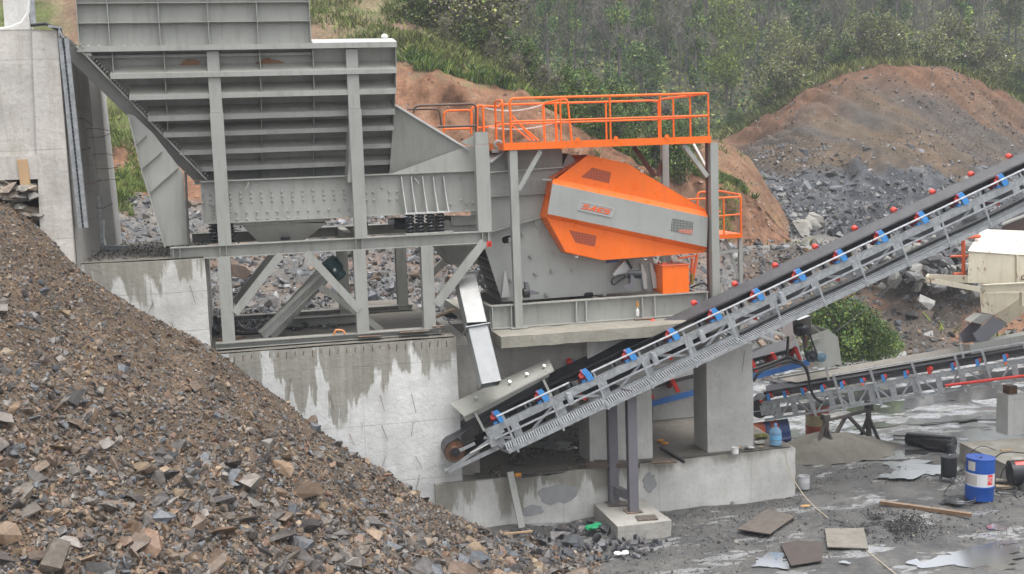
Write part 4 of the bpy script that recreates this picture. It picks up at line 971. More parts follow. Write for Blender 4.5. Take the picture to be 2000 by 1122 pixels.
# ============================================================ STEEL SUPPORT FRAME
fr_ = thing('support_frame', 'grey steel support frame of posts, braces and long beams under the hopper', 'steel frame', (2, YF, 4.0))
def post(px, py, z0, z1, y, w_=.24, d_=.24, name='post', mat=STEEL, i=True):
    x = P(px, py, y=y).x; mb = MB()
    if i: mb.ibeam((x, y+d_/2, z0), (x, y+d_/2, z1), w_, d_, .014, (0,1,0))
    else: mb.bar((x, y+d_/2, z0), (x, y+d_/2, z1), w_, d_, (0,1,0))
    return part(name, mb, mat, fr_), x
ZB, ZI0, ZI1 = 4.10, 5.80, 6.04
YB = 27.0                                   # rear row
BE = []
for px in (445, 709, 840):
    _, x = post(px, 630, ZB+.02, ZI0, YF); BE.append(x)
    post(px, 630, ZB+.02, ZI0, YF+3.6) if False else None
xr = [x for x in BE]
for x in xr:                                 # rear row of posts
    mb = MB(); mb.ibeam((x, YB, 4.05), (x, YB, ZI0), .24, .24, .014, (0,1,0)); part('post', mb, STEELD, fr_)
xL = P(332, 490, y=YF).x; xR = P(960, 465, y=YF).x
for y, mt in ((YF+.12, STEEL), (YB, STEELD)):
    mb = MB(); mb.ibeam((xL if y < 25 else xL+.3, y, (ZI0+ZI1)/2), (xR, y, (ZI0+ZI1)/2), .24, ZI1-ZI0, .016); part('long_beam', mb, mt, fr_)
    mb = MB(); mb.ibeam((P(422,680,y=YF).x, y, 4.09), (P(862,650,y=YF).x, y, 4.09), .26, .12, .016); part('base_beam', mb, mt, fr_)
# web stiffeners over the posts
for x in BE[:2]+[xR-.12, xL+.12]:
    for dx in (-.06, .06): mb = MB(); mb.box(x+dx-.006, x+dx+.006, YF+.005, YF+.11, ZI0+.016, ZI1-.016); part('stiffener', mb, STEEL, fr_)
for x in (BE[0], BE[1], xR-.1): mb = MB(); mb.bar((x, YF+.24, 5.93), (x, YB-.12, 5.93), .16, .18); part('cross_beam', mb, STEELD, fr_)
def brace(a, b, w_=.15, y=YF+.05, mat=STEEL, yb=None, d_=.12):
    mb = MB(); p, q = P(*a, y=y), P(*b, y=yb or y); mb.bar(p, q, d_, w_, (0,0,1)); return part('brace', mb, mat, fr_)
brace((459, 612), (548, 497)); brace((702, 606), (597, 493), .15); brace((852, 595), (945, 472), .17)
brace((457, 592), (532, 497), .14, YB-.1, STEELD); brace((820, 560), (872, 505), .15, YB-.1, STEELD)
mb = MB(); mb.ibeam(P(512,655,y=YF+.6), P(632,540,y=YF+1.0), .2, .16, .012); part('brace', mb, STEEL, fr_)
mb = MB(); mb.bar(P(625,560,y=YF+.8), P(745,645,y=YF+.8), .14, .12); part('brace', mb, STEEL, fr_)
mb = MB(); mb.ibeam((P(555,630,y=26).x, 25.5, 4.12), (P(700,625,y=26).x, 25.5, 4.12), .2, .18, .012); part('base_beam', mb, STEELD, fr_)
# upper posts carrying the hopper side
zt1 = P(415, 220, y=YF).z; UP = []
for px in (424, 693):
    x = P(px+6, 330, y=YF).x; UP.append(x)
    mb = MB(); mb.bar((x, YF+.1, ZI1), (x, YF+.1, zt1), .245, .2, (0,1,0)); part('post', mb, STEEL, fr_)
    mb = MB(); mb.bar((x, YF+.13, zt1+.005), (x, YF+.13, P(415,100,y=YF).z), .225, .16, (0,1,0)); part('post', mb, STEEL, fr_)
x = P(946, 400, y=YF).x; XP3 = x
mb = MB(); mb.bar((x, YF+.1, ZI1), (x, YF+.1, P(946,282,y=YF).z), .28, .2, (0,1,0)); part('post', mb, STEEL, fr_)
mb = MB(); z_ = P(946,282,y=YF).z; mb.bar((x, YF+.1, z_+.006), (x, YF+.1, P(946,258,y=YF).z), .26, .18, (0,1,0)); part('post_head', mb, STEEL, fr_)
mb = MB(); mb.prism([P(900,278,y=YF+.3), P(932,262,y=YF+.3), P(932,283,y=YF+.3), P(915,284,y=YF+.3)], (0,.02,0)); part('gusset', mb, STEEL, fr_)
za_, zb_, zc_ = P(688,357,y=YF).z, P(688,318,y=YF).z, P(688,245,y=YF).z
mb = MB(); mb.prism([(UP[1]-.123, YF+.06, za_), (UP[1]-.20, YF+.06, za_), (UP[1]-.20, YF+.06, za_+.08), (UP[1]-.15, YF+.06, zb_), (UP[1]-.145, YF+.06, zb_+.25), (UP[1]-.123, YF+.06, zc_)], (0,.8,0)); part('gusset', mb, STEEL, fr_)
# rust patches at the base as weld scars are real plates
for a, b in (((780,652),(838,648)), ((700,660),(745,658)), ((845,640),(868,638))):
    mb = MB(); mb.bar(P(*a, y=YF-.06)+Vector((0,0,.02)), P(*b, y=YF-.06)+Vector((0,0,.02)), .14, .012); part('base_plate', mb, RUSTY, fr_)
mb = MB(); mb.bar(P(785,628,y=YB-.4), P(825,624,y=YB-.4), .1, .05); part('base_plate', mb, RUSTY, fr_)

# ============================================================ HOPPER
hp = thing('hopper', 'big grey steel hopper with rows of horizontal ribs above the feeder', 'hopper', (1, YF, 7.2))
zTop = P(400, 97, y=YF).z; zBot = P(560, 352, y=YF+1.0).z
def yT(z): t = (zTop-z)/(zTop-zBot); return YF+.02+.95*max(0, t-.28)/.72*1.0       # tip line of the ribs
def yPl(z): t = (zTop-z)/(zTop-zBot); return YF+.23+.99*t                      # plate
ribpy = [139, 180, 220, 253, 288, 321]
zr = [P(560, a, y=yT(P(560, a, y=YF+.4).z)).z for a in ribpy]
def xdiag(z):                                   # inner line of the slanted end
    a = P(170, 97, y=YF+.1); b = P(400, 352, y=YF+1.0); t = (a.z-z)/(a.z-b.z); return a.x+(b.x-a.x)*t
def xend(z):
    a = P(775, 90, y=YF); b = P(762, 338, y=YF+1.0); t = (a.z-z)/(a.z-b.z); return a.x+(b.x-a.x)*t
mb = MB(); mb.add([(xdiag(zTop), yPl(zTop), zTop), (xend(zTop), yPl(zTop), zTop), (xend(zBot), yPl(zBot), zBot), (xdiag(zBot), yPl(zBot), zBot),
    (xdiag(zTop), yPl(zTop)+.02, zTop), (xend(zTop), yPl(zTop)+.02, zTop), (xend(zBot), yPl(zBot)+.02, zBot), (xdiag(zBot), yPl(zBot)+.02, zBot)], [(0,1,2,3),(7,6,5,4),(0,4,5,1),(1,5,6,2),(2,6,7,3),(3,7,4,0)])
part('side_plate', mb, STEEL, hp)
tilt = Vector((0, -math.cos(math.radians(26)), -math.sin(math.radians(26))))
def rib(z, big=False):
    mb = MB(); x0, x1 = xdiag(z)+.02, xend(z)-.004; yo = yT(z)
    zi = z+(yPl(z)-yo)*.46; yi = yPl(zi)-.004
    th = .012
    mb.hexa([(x0, yi, zi), (x1, yi, zi), (x1, yi, zi-th), (x0, yi, zi-th)], [(x0, yo, z), (x1, yo, z), (x1, yo, z-th), (x0, yo, z-th)])   # web
    fh = .085 if not big else .10
    mb.box(x0, x1, yo-.012, yo, z-fh, z+.004)
    part('rib', mb, STEEL, hp)
    # the small lip welded under the plate side of the rib
    return yi, zi
for i, z in enumerate(zr): rib(z, i == 2)
# bolts on the third rib, notches by the posts
mb = MB(); r_ = random.Random(2)
for k in range(26):
    x = xdiag(zr[2])+.2+k*.19
    for q in (0, .07): y = yT(zr[2])+.09+q; zz = zr[2]+(y-yT(zr[2]))*.46; mb.cyl((x, y, zz), (x, y-.01, zz+.02), .014, 6)
part('bolts', mb, STEELD, hp, kind='stuff')
# vertical stiffeners between the ribs
zl = [zTop]+zr+[zBot]
for px in (218, 319, 506, 610, 0):
    for j in range(len(zl)-1):
        z1, z0 = zl[j], zl[j+1]; zm = (z1+z0)/2
        if px == 0: x = xend(zm)-.012
        else: x = P(px+ (1.0 if px > 300 else 0)*(j*1.0), 97+35*j, y=YF+.1).x
        if x < xdiag(z0)+.02: continue
        mb = MB(); mb.prism([(x, yT(z1)+.03, z1-.02), (x, yT(z0)+.03, z0+.02), (x, yPl(z0)-.004, z0+(yPl(z0)-yT(z0))*.46), (x, yPl(z1)-.004, z1-.02)], (.012, 0, 0)); part('stiffener', mb, STEEL, hp)
# bottom flange and top beam
mb = MB(); mb.box(xdiag(zBot)-.25, xend(zBot), yT(zBot)-.02, yPl(zBot), zBot-.02, zBot+.055); part('bottom_flange', mb, STEEL, hp)
xt0 = P(150, 97, y=YF-.03).x; xt1 = xend(zTop); xs_ = P(611, 95, y=YF-.03).x
mb = MB(); mb.box(xt0, xt1, YF-.04, yPl(zTop)+.02, zTop-.015, zTop+.075); part('top_beam', mb, STEEL, hp)
mb = MB(); zz = zTop+.078; mb.hexa([(xs_, YF-.035, zz), (xt1, YF-.035, zz), (xt1-.03, YF+.34, zz+.10), (xs_, YF+.34, zz+.10)], [(xs_, YF-.035, zz+.012), (xt1, YF-.035, zz+.012), (xt1-.03, YF+.34, zz+.112), (xs_, YF+.34, zz+.112)])
part('top_flange', mb, STEELW, hp)  # sky light on the slope put in as a paler colour
mb = MB(); mb.ball(P(751, 72, y=YF+.3), .05, 6, 4, (1.4,1,1.2)); solo('rag', mb, WHITEP, 'small white rag lying on the top flange of the hopper', 'rag')
# rust bloom on two cells: thin flaked patches of real rust
for px, w_, h_ in ((372, .42, .2), (527, .50, .22)):
    c = P(px, 124, y=YF+.35); y_ = yPl(c.z)-.006; r_ = random.Random(px); pts = [(c.x+w_/2*math.cos(t)*r_.uniform(.55,1.2), yPl(c.z+h_/2*math.sin(t))-.012, c.z+h_/2*math.sin(t)*r_.uniform(.7,1.1)-.02) for t in [6.283*k/22 for k in range(22)]]
    mb = MB(); mb.add([(c.x, yPl(c.z)-.014, c.z-.02)]+pts, [(0, 1+k, 1+(k+1) % 22) for k in range(22)]); part('rust_patch', mb, plain('rust_bloom', (.26,.135,.08), .8, 0, .3, 9), hp)
# slanted end beam with its row of bolts
a0, a1 = P(150, 92, y=YF+.05), P(402, 352, y=YF+.9); b0, b1 = P(137, 118, y=YF+.1), P(378, 353, y=YF+.9); ab = P(137, 92, y=YF+.05)
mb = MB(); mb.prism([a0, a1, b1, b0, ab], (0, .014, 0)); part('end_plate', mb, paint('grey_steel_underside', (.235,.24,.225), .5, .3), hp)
mb = MB(); mb.bar(a0+Vector((0,-.05,0)), a1+Vector((0,-.05,0)), .12, .035); part('end_flange', mb, STEEL, hp)
mb = MB()
for k in range(52): q = a0.lerp(a1, (k+.5)/52)+Vector((.045,-.10,.035)); mb.cyl(q, q+Vector((.02,-.02,.03)), .017, 6)
part('bolts', mb, BOLT, hp, kind='stuff')
# side extension box on top
zE1 = P(400, -14, y=YF).z; xe0 = P(152, 50, y=YF-.02).x; xe1 = P(607, 50, y=YF-.02).x; zE0 = zTop+.08; zM = P(400, 43, y=YF).z
mb = MB(); mb.box(xe0, xe1, YF+.13, YF+.15, zE0, zE1); part('extension_plate', mb, STEEL, hp)
for z in (zM, zE0+.006, P(400, 5, y=YF).z, zE1): mb = MB(); mb.box(xe0, xe1, YF-.0, YF+.128, z-.006, z+.006); part('extension_rib', mb, STEEL, hp)
for k, px in enumerate((152, 212, 311, 407, 503, 606)):
    x = P(px, 50, y=YF).x; mb = MB(); mb.box(x-.006, x+.006, YF-.003, YF+.126, zE0+.014, zE1-.014); part('extension_stiffener', mb, STEEL, hp)
mb = MB()
for px in (173, 194, 243, 262, 277, 326, 345, 360, 394, 420, 440, 480, 520, 545, 575, 595): q = P(px, 90, y=YF+.125); mb.cyl(q, q+Vector((0,-.03,.0)), .026, 6)
part('bolts', mb, BOLT, hp, kind='stuff')
mb = MB(); mb.box(xe0, xe1, YF+.15, YF+3.6, zE0-.2, zE0-.15); mb.box(xe0, xe0+.02, YF+.15, YF+3.6, zE0, zE1); mb.prism([(xdiag(zTop), YF+3.6, zTop), (xend(zTop), YF+3.6, zTop), (xend(zBot), YF+3.6, zBot), (xdiag(zBot), YF+3.6, zBot)], (0,.02,0)); part('rear_side', mb, STEELD, hp)
# inclined hopper end wall seen from outside (left) closing the mouth
mb = MB(); mb.add([tuple(a0), tuple(a1), tuple(a1+Vector((0,1.6,0))), tuple(a0+Vector((0,3.3,0)))], [(0,1,2,3)]); part('end_wall', mb, STEELD, hp)
# shadow gap put in as a near-black block: throat between hopper and feeder
mb = MB(); mb.box(xdiag(zBot)-.1, xend(zBot)+.9, YF+1.35, YF+2.7, zBot-.25, zBot-.03); part('shadow_throat', mb, DARKM, hp)
# tapered support column at the left end
yc = YF+.35; poly = [(248,222),(262,226),(300,262),(358,338),(367,478),(322,481),(300,410),(277,330),(255,250)]
col = thing('hopper_column', 'tapering grey plate column propping the slanted end of the hopper', 'column', P(345, 481, y=yc))
mb = MB(); mb.prism([P(a, b, y=yc) for a, b in poly], (0, .03, 0)); part('web_plate', mb, STEEL, col)
mb = MB(); mb.bar(P(362,335,y=yc), P(369,480,y=yc), .03, .5, (0,1,0)); part('edge_flange', mb, paint('dark_edge_paint', (.06,.065,.06), .6), col)
mb = MB(); mb.bar(P(252,228,y=yc), P(278,335,y=yc), .02, .3, (0,1,0)); mb.bar(P(278,335,y=yc), P(323,482,y=yc), .02, .3, (0,1,0)); part('edge_flange', mb, STEEL, col)
for a, b in (((265,283),(286,264)), ((279,328),(316,296)), ((294,375),(347,328))): mb = MB(); mb.bar(P(*a, y=yc-.03), P(*b, y=yc-.03), .06, .014, (0,0,1)); part('plate_stiffener', mb, STEEL, col)
# discharge wing plates right of the hopper
wg = thing('hopper_wing', 'plain grey discharge wing plate with a bright sloping top edge behind the hopper', 'wing plate', P(830, 340, y=YF+.4))
y_ = YF+.45; A, B, C_, D_ = P(770,206,y=y_), P(913,292,y=y_), P(760,350,y=y_+.25), P(935,336,y=y_)
mb = MB(); mb.add([tuple(A), tuple(B), tuple(C_), tuple(A+Vector((0,.02,0))), tuple(B+Vector((0,.02,0))), tuple(C_+Vector((0,.02,0)))], [(0,1,2),(5,4,3),(0,3,4,1),(1,4,5,2),(2,5,3,0)]); part('upper_plate', mb, STEELD, wg)
mb = MB(); F_ = P(935,290,y=y_-.25); mb.prism([P(764,340,y=y_-.02), P(912,286,y=y_-.02), P(935,284,y=y_-.02), P(935,336,y=y_-.02)], (0,.015,0)); part('lower_plate', mb, STEEL, wg)
mb = MB(); up_ = Vector((0,.16,.03)); mb.prism([A+Vector((0,-.05,.03)), B+Vector((.02,-.05,.01)), B+Vector((.02,-.05,-.03)), A+Vector((0,-.05,-.01))], (0,.2,.03)); part('top_edge', mb, STEELW, wg)

# ============================================================ VIBRATING FEEDER
fd = thing('vibrating_feeder', 'long grey vibrating feeder trough with riveted side plate on coil springs', 'feeder', (3, YF+.6, 6.3))
yf = YF+.45; fx0 = P(394, 400, y=yf).x; fx1 = P(937, 385, y=yf).x; fz1 = P(650, 345, y=yf).z; fz0 = P(650, 425, y=yf).z
mb = MB(); mb.box(fx0, fx1, yf, yf+.02, fz0, fz1); part('side_plate', mb, STEEL, fd)
mb = MB(); mb.box(fx0, fx1, yf-.09, yf-.003, fz1-.012, fz1+.012); part('top_flange', mb, STEEL, fd)
mb = MB(); mb.box(fx0, fx1, yf-.09, yf-.003, fz0-.012, fz0+.012); part('bottom_flange', mb, STEEL, fd)
mb = MB(); mb.box(fx0+.02, fx1-.02, yf+.022, yf+2.2, fz0+.03, fz0+.3); part('trough', mb, STEELD, fd)
mb = MB(); mb.box(fx0, fx1, yf+2.22, yf+2.24, fz0, fz1); part('rear_side_plate', mb, STEELD, fd)
mb = MB()
riv = []
for k in range(13):
    px = 449+k*20.2
    for j, dy in enumerate((0, 9, 18)): riv.append((px+j, 381-k*.7+dy-3))
for k in range(12): px = 462+k*20; riv += [(px, 416-k*.65), (px+1, 429-k*.65)]
riv += [(396,381),(410,380),(411,390),(416,402),(416,410),(416,417),(416,424),(397,397),(410,399),(449,400),(449,408),(449,414),(449,423)]
riv += [(715,376),(729,376),(716,391),(730,391),(760,375),(775,374),(761,390),(775,389),(712,355),(746,367),(728,423),(880,399),(911,398),(924,397),(911,412),(924,412),(899,349),(901,391)]
for a, b in riv: q = P(a, b, y=yf); mb.cyl(q, q+Vector((0,-.03,0)), .028, 6, .018)
part('rivets', mb, STEEL, fd, kind='stuff')
for px in (782, 801, 823, 844, 864):      # curved vertical ribs above the springs
    a, b, c = P(px, 345, y=yf), P(px+5, 380, y=yf), P(px+7, 415, y=yf)
    mb = MB(); mb.prism([a+Vector((0,-.02,0)), a+Vector((0,-.10,0)), P(px+3,375,y=yf)+Vector((0,-.14,0)), c+Vector((0,-.3,0)), c+Vector((0,-.02,0))], (.014,0,0)); part('spring_rib', mb, STEELW, fd)
mb = MB(); q = P(830, 415, y=yf); xa_, xb_ = P(786,415,y=yf).x, P(874,413,y=yf).x; mb.box(xa_, xb_, yf-.34, yf-.02, q.z-.012, q.z+.012); part('spring_seat', mb, STEELW, fd)
def coil(x, y, z0, z1, r, turns=5.5, wire=.024):
    n = int(turns*14); mb = MB(); mb.tube([(x+r*math.cos(6.283*turns*k/n), y+r*math.sin(6.283*turns*k/n), z0+(z1-z0)*k/n) for k in range(n+1)], wire, 6)
    mb.cyl((x, y, z0), (x, y, z1), r*.45, 8); return part('coil_spring', mb, SPRING, fd, smooth=True)
zs1 = q.z-.02; zs0 = ZI1+.03
for px in (800, 820, 840, 859): coil(P(px, 435, y=YF+.22).x, YF+.22, zs0, zs1, .075)
for px in (418, 448): coil(P(px, 455, y=YF+.45).x, YF+.5, zs0, fz0-.02, .08)
mb = MB(); mb.box(xa_-.02, xb_+.04, YF+.02, YF+.42, ZI1+.002, ZI1+.03); part('spring_base', mb, STEEL, fd)
# hooks
for a, b in (((486,357),(480,372)), ((810,350),(818,360))): mb = MB(); mb.tube([P(*a,y=yf-.02), P(*a,y=yf-.12), P(*b,y=yf-.12)], .018, 6); part('hook', mb, STEELD, fd)
# collecting funnels below
fn = thing('fines_funnel', 'wide shallow grey funnel below the middle of the feeder', 'funnel', P(550, 470, y=YF+.9))
zq = P(550, 470, y=YF+.8)
def funnel(t, top, bot, y0, y1, yb0, yb1, mat):
    mb = MB(); a = [P(top[0], top[2], y=y0), P(top[1], top[2], y=y0)]; b = [P(bot[0], bot[2], y=yb0), P(bot[1], bot[2], y=yb0)]
    mb.hexa([b[0], b[1], b[1]+Vector((0,yb1-yb0,0)), b[0]+Vector((0,yb1-yb0,0))], [a[0], a[1], a[1]+Vector((0,y1-y0,0)), a[0]+Vector((0,y1-y0,0))]); part('cone', mb, mat, t)
funnel(fn, (468, 638, 436), (505, 590, 473), YF+.5, YF+2.6, YF+.75, YF+2.2, STEEL)
mb = MB(); mb.box(P(455,436,y=YF+.5).x, P(645,433,y=YF+.5).x, YF+.45, YF+.5, zq.z+.36, zq.z+.42); part('rim', mb, STEELD, fn)
mb = MB(); mb.ball(P(557,466,y=YF+.62), .07, 7, 4, (1.6,.8,.5)); solo('black_rag', mb, DARKM, 'black rag caught on the beam under the shallow funnel', 'rag')
fn2 = thing('outlet_funnel', 'grey pyramid funnel narrowing to the discharge chute under the feeder end', 'funnel', P(905, 545, y=YF+1.2))
funnel(fn2, (862, 945, 430), (864, 944, 480), YF+.6, YF+2.4, YF+.6, YF+2.4, STEELD)
funnel(fn2, (862, 944, 480), (880, 928, 518), YF+.6, YF+2.4, YF+.9, YF+1.6, STEELD)
mb = MB(); mb.box(P(880,430,y=YF+.6).x, P(940,430,y=YF+.6).x, YF+.55, YF+.6, P(905,440,y=YF+.6).z, P(905,424,y=YF+.6).z+.02); part('rim', mb, STEELD, fn2)
# vibrator motor and shaft seen behind the springs
vb = thing('vibrator_unit', 'dark eccentric drive shaft unit half hidden left of the four springs', 'motor', P(780, 440, y=YF+.9))
mb = MB(); c = P(778, 436, y=YF+.9); mb.cyl(c+Vector((-.1,0,0)), c+Vector((.25,0,-.03)), .12, 12); part('housing', mb, DARKM, vb)
mb = MB(); mb.cyl(c+Vector((-.22,-.1,.05)), c+Vector((-.1,-.1,.05)), .06, 10); part('shaft', mb, GALVL, vb)
mb = MB(); mb.box(c.x-.7, c.x-.62, c.y, c.y+.1, c.z-.12, c.z+.05); part('bracket', mb, RUSTY, vb)
# narrow inclined conveyor with its dark motor standing in the frame
ic = thing('inclined_magnet_conveyor', 'narrow grey inclined side conveyor with a dark green motor inside the frame', 'conveyor', P(540, 655, y=YF+1.8))
ic['label'] = 'narrow grey inclined trough with a dark green electric motor inside the frame'; ic.name = 'inclined_trough'; ORG['inclined_trough'] = ORG['inclined_magnet_conveyor']
a, b = P(525, 650, y=YF+1.5), P(650, 515, y=YF+1.5)
mb = MB(); mb.bar(a, b, .5, .26); part('trough', mb, STEELD, ic)
mb = MB(); mb.bar(a+Vector((0,-.27,0)), b+Vector((0,-.27,0)), .03, .3); part('side_rail', mb, STEEL, ic)
for t_ in (.28, .62): q = a.lerp(b, t_)+Vector((0,-.32,.05)); mb = MB(); mb.bar(q-Vector((.08,0,.09)), q+Vector((.08,0,.09)), .1, .2); part('tension_bracket', mb, STEEL, ic)
mc = P(652, 525, y=YF+1.15); ax = (P(672,548,y=YF+1.15)-P(640,505,y=YF+1.15)).normalized()
mb = MB(); mb.lathe(mc-ax*.24, ax, [(.03,0),(.15,.005),(.17,.03),(.17,.33),(.155,.35),(.155,.46),(.12,.49),(.02,.5)], 18)
for k in range(18):
    t_ = 6.283*k/18; e1 = ax.orthogonal().normalized(); e2 = ax.cross(e1); r3 = e1*math.cos(t_)+e2*math.sin(t_); mb.bar(mc-ax*.18+r3*.175, mc+ax*.08+r3*.175, .012, .035, r3)
part('motor', mb, MOTORG, ic)
mb = MB(); mb.bar(mc+Vector((-.02,-.19,.02)), mc+Vector((.06,-.19,-.06)), .1, .12); part('terminal_box', mb, MOTORG, ic)
mb = MB(); mb.box(mc.x-.03, mc.x+.02, mc.y-.262, mc.y-.255, mc.z-.03, mc.z+.03); part('type_plate', mb, WHITEP, ic)
mb = MB(); c = P(662, 655, y=YF-.1)+Vector((0,0,.03)); mb.tube(rod([c+Vector((-.1,0,-.02)), c+Vector((-.06,0,.08)), c+Vector((.08,0,.06)), c+Vector((.13,0,-.02))], .04, 1), .022, 5); solo('orange_strap', mb, plain('strap', (.6,.25,.10), .7), 'loose orange strap lying on the base beam of the frame', 'strap')
# planks and pipe lying behind the frame
for i, (a, b, m_, lb) in enumerate([((425,665),(470,658),WOOD,'short brown board on the wall top at the left foot of the frame'), ((430,652),(468,650),WOOD,'second short board behind the left foot of the frame'), ((845,622),(885,605),WOODL,'pale plank lying behind the right frame post')]):
    mb = MB(); mb.bar(P(*a,z=4.07), P(*b,z=4.07), .12, .04); solo('board', mb, m_, lb, 'board')
mb = MB(); mb.tube([P(412,640,z=4.12), P(425,650,z=4.08), P(470,652,z=4.08), P(505,650,z=4.08)], .04, 7); solo('black_hose', mb, BLACK, 'short black hose on the wall top by the left frame post', 'hose')
# fallen stones on the wall top behind the frame
g_ = np.random.default_rng(9); n = 1800; p_ = np.stack([g_.uniform(-.9, 2.2, n), g_.uniform(25, 29.3, n), np.full(n, 4.02)], 1); k = (p_[:,0]-(-.9))*.5 < g_.uniform(0, 2.0, n); p_ = p_[k]; n = len(p_)
stamp('fallen_slate', p_, np.clip(g_.lognormal(-2.3,.5,n), .03, .4), pick(g_, n, GREYC), ROCK, RS+RSF, 52, label='fallen grey slate lying behind the left half of the frame', cat='stones')

# ============================================================ DISCHARGE CHUTE (two square ducts)
ch = thing('discharge_chute', 'pale square sheet metal chute dropping from the funnel towards the belt', 'chute', P(955, 765, y=YM-.6))
def duct(t, a, b, w_, d_, mat, mouth=False):
    a, b = Vector(a), Vector(b); d = (b-a).normalized(); s_ = Vector((1,0,0)); s_ = (s_-d*s_.dot(d)).normalized(); u = s_.cross(d).normalized()
    if u.y > 0: u = -u                       # u points to the viewer
    o = []
    for m_ in (a, b): o.append([m_-s_*w_/2+u*d_/2, m_+s_*w_/2+u*d_/2, m_+s_*w_/2-u*d_/2, m_-s_*w_/2-u*d_/2])
    tt = .012; mb = MB()
    for i, k in ((0,1),(1,2),(2,3),(3,0)):
        n_ = (o[0][i]+o[0][k])/2-a; n_ = n_.normalized()*tt
        mb.hexa([o[0][i], o[0][k], o[0][k]-n_, o[0][i]-n_], [o[1][i], o[1][k], o[1][k]-n_, o[1][i]-n_])
    part('duct', mb, mat, t)
    mb = MB(); f = .05
    for m_ in ((a,) if not mouth else ()):
        mb.hexa([m_-s_*(w_/2+f)+u*(d_/2+f), m_+s_*(w_/2+f)+u*(d_/2+f), m_+s_*(w_/2+f)-u*(d_/2+f), m_-s_*(w_/2+f)-u*(d_/2+f)], [x+d*.02 for x in (m_-s_*(w_/2+f)+u*(d_/2+f), m_+s_*(w_/2+f)+u*(d_/2+f), m_+s_*(w_/2+f)-u*(d_/2+f), m_-s_*(w_/2+f)-u*(d_/2+f))])
        part('flange', mb, GALV, t)
j = P(930, 641, y=YM-.35)
duct(ch, P(908, 545, y=YM+.75), j, .40, .34, SHEET)
duct(ch, j, P(957, 752, y=YM-.9), .40, .34, SHEET, False)
# ============================================================ JAW CRUSHER
yb_ = YF+.28                                   # base beam front
yc_ = YF+.75                                   # body side plate
cb = thing('steel_sub_beam', 'grey welded crusher base beam with vertical stiffeners resting on the slab', 'base frame', P(1150, 625, y=yb_))
bx0, bx1 = P(957, 620, y=yb_).x, P(1382, 590, y=yb_).x; bz0, bz1 = 4.0, P(1170, 583, y=yb_).z
mb = MB(); mb.box(bx0, bx1, yb_-.09, yb_+.09, bz1-.02, bz1); part('top_flange', mb, STEEL, cb)
mb = MB(); mb.box(bx0, bx1, yb_-.09, yb_+.09, bz0, bz0+.02); part('bottom_flange', mb, STEEL, cb)
mb = MB(); mb.box(bx0, bx1, yb_+.02, yb_+.035, bz0+.02, bz1-.02); part('web', mb, STEEL, cb)
for px in (960, 997, 1124, 1143, 1253, 1277, 1379): x = P(px, 605, y=yb_).x; mb = MB(); mb.box(x-.007, x+.007, yb_-.085, yb_+.018, bz0+.022, bz1-.022); part('stiffener', mb, STEELW, cb)
mb = MB(); mb.ibeam((bx0, yb_+2.2, (bz0+bz1)/2), (bx1, yb_+2.2, (bz0+bz1)/2), .18, bz1-bz0, .02); part('rear_beam', mb, STEELD, cb)
for x in (bx0+.05, (bx0+bx1)/2, bx1-.1): mb = MB(); mb.box(x-.05, x+.05, yb_+.1, yb_+2.1, bz0+.1, bz1-.03); part('cross_member', mb, STEELD, cb)
mb = MB(); x = P(1258,620,y=yb_-.2).x; mb.box(x-.2, x+.25, yb_-.22, yb_-.092, bz0, bz0+.015); part('shim_plate', mb, RUSTY, cb)
q = P(1245, 605, y=yb_-.12); mb = MB(); mb.lathe((q.x, q.y, q.z-.14), (0,0,1), [(.0,0),(.032,.005),(.034,.12),(.016,.16),(.014,.2)], 10); sbt = thing('small_bottle', 'small white bottle with an orange cap standing against the crusher base', 'bottle', (q.x, q.y, q.z-.14)); part('body', mb, WHITEP, sbt)
mb = MB(); mb.cyl((q.x, q.y, q.z+.061), (q.x, q.y, q.z+.16), .03, 8); part('cap', mb, plain('cap_orange', (.55,.25,.06)), sbt)

cr_ = thing('jaw_crusher', 'big grey jaw crusher body with bolted side plate behind the orange flywheel guard', 'crusher', P(1120, 585, y=yc_))
side = [(961,430),(1150,400),(1290,470),(1275,505),(1283,525),(1288,545),(1280,562),(1272,568),(981,590),(944,476)]
mb = MB(); mb.prism([P(a, b, y=yc_) for a, b in side], (0, .03, 0)); part('side_plate', mb, STEELC, cr_)
mb = MB(); mb.prism([P(a, b, y=yc_+2.1) for a, b in side], (0, .03, 0)); part('rear_side_plate', mb, STEELD, cr_)
mb = MB(); mb.prism([P(a, b, y=yc_-.01) for a, b in [(957,336),(1098,327),(1110,300),(1240,420),(1062,423),(961,453)]], (0, 2.2, 0)); part('upper_body', mb, STEELC, cr_)
mb = MB(); mb.prism([P(a, b, y=yc_-.03) for a, b in [(958,337),(958,318),(1002,290),(1098,290),(1098,328)]], (0, 2.0, 0)); part('feed_mouth', mb, STEELD, cr_)
for (a, b) in (((956,337),(1100,327)), ((958,384),(1068,377)), ((960,453),(1062,423))):
    mb = MB(); mb.bar(P(*a, y=yc_-.07), P(*b, y=yc_-.07), .1, .022); part('ledge', mb, STEELW if a[1] == 337 else STEEL, cr_)
mb = MB(); mb.bar(P(958,318,y=yc_-.08), P(985,296,y=yc_-.08), .12, .03); part('mouth_edge', mb, STEELW, cr_)
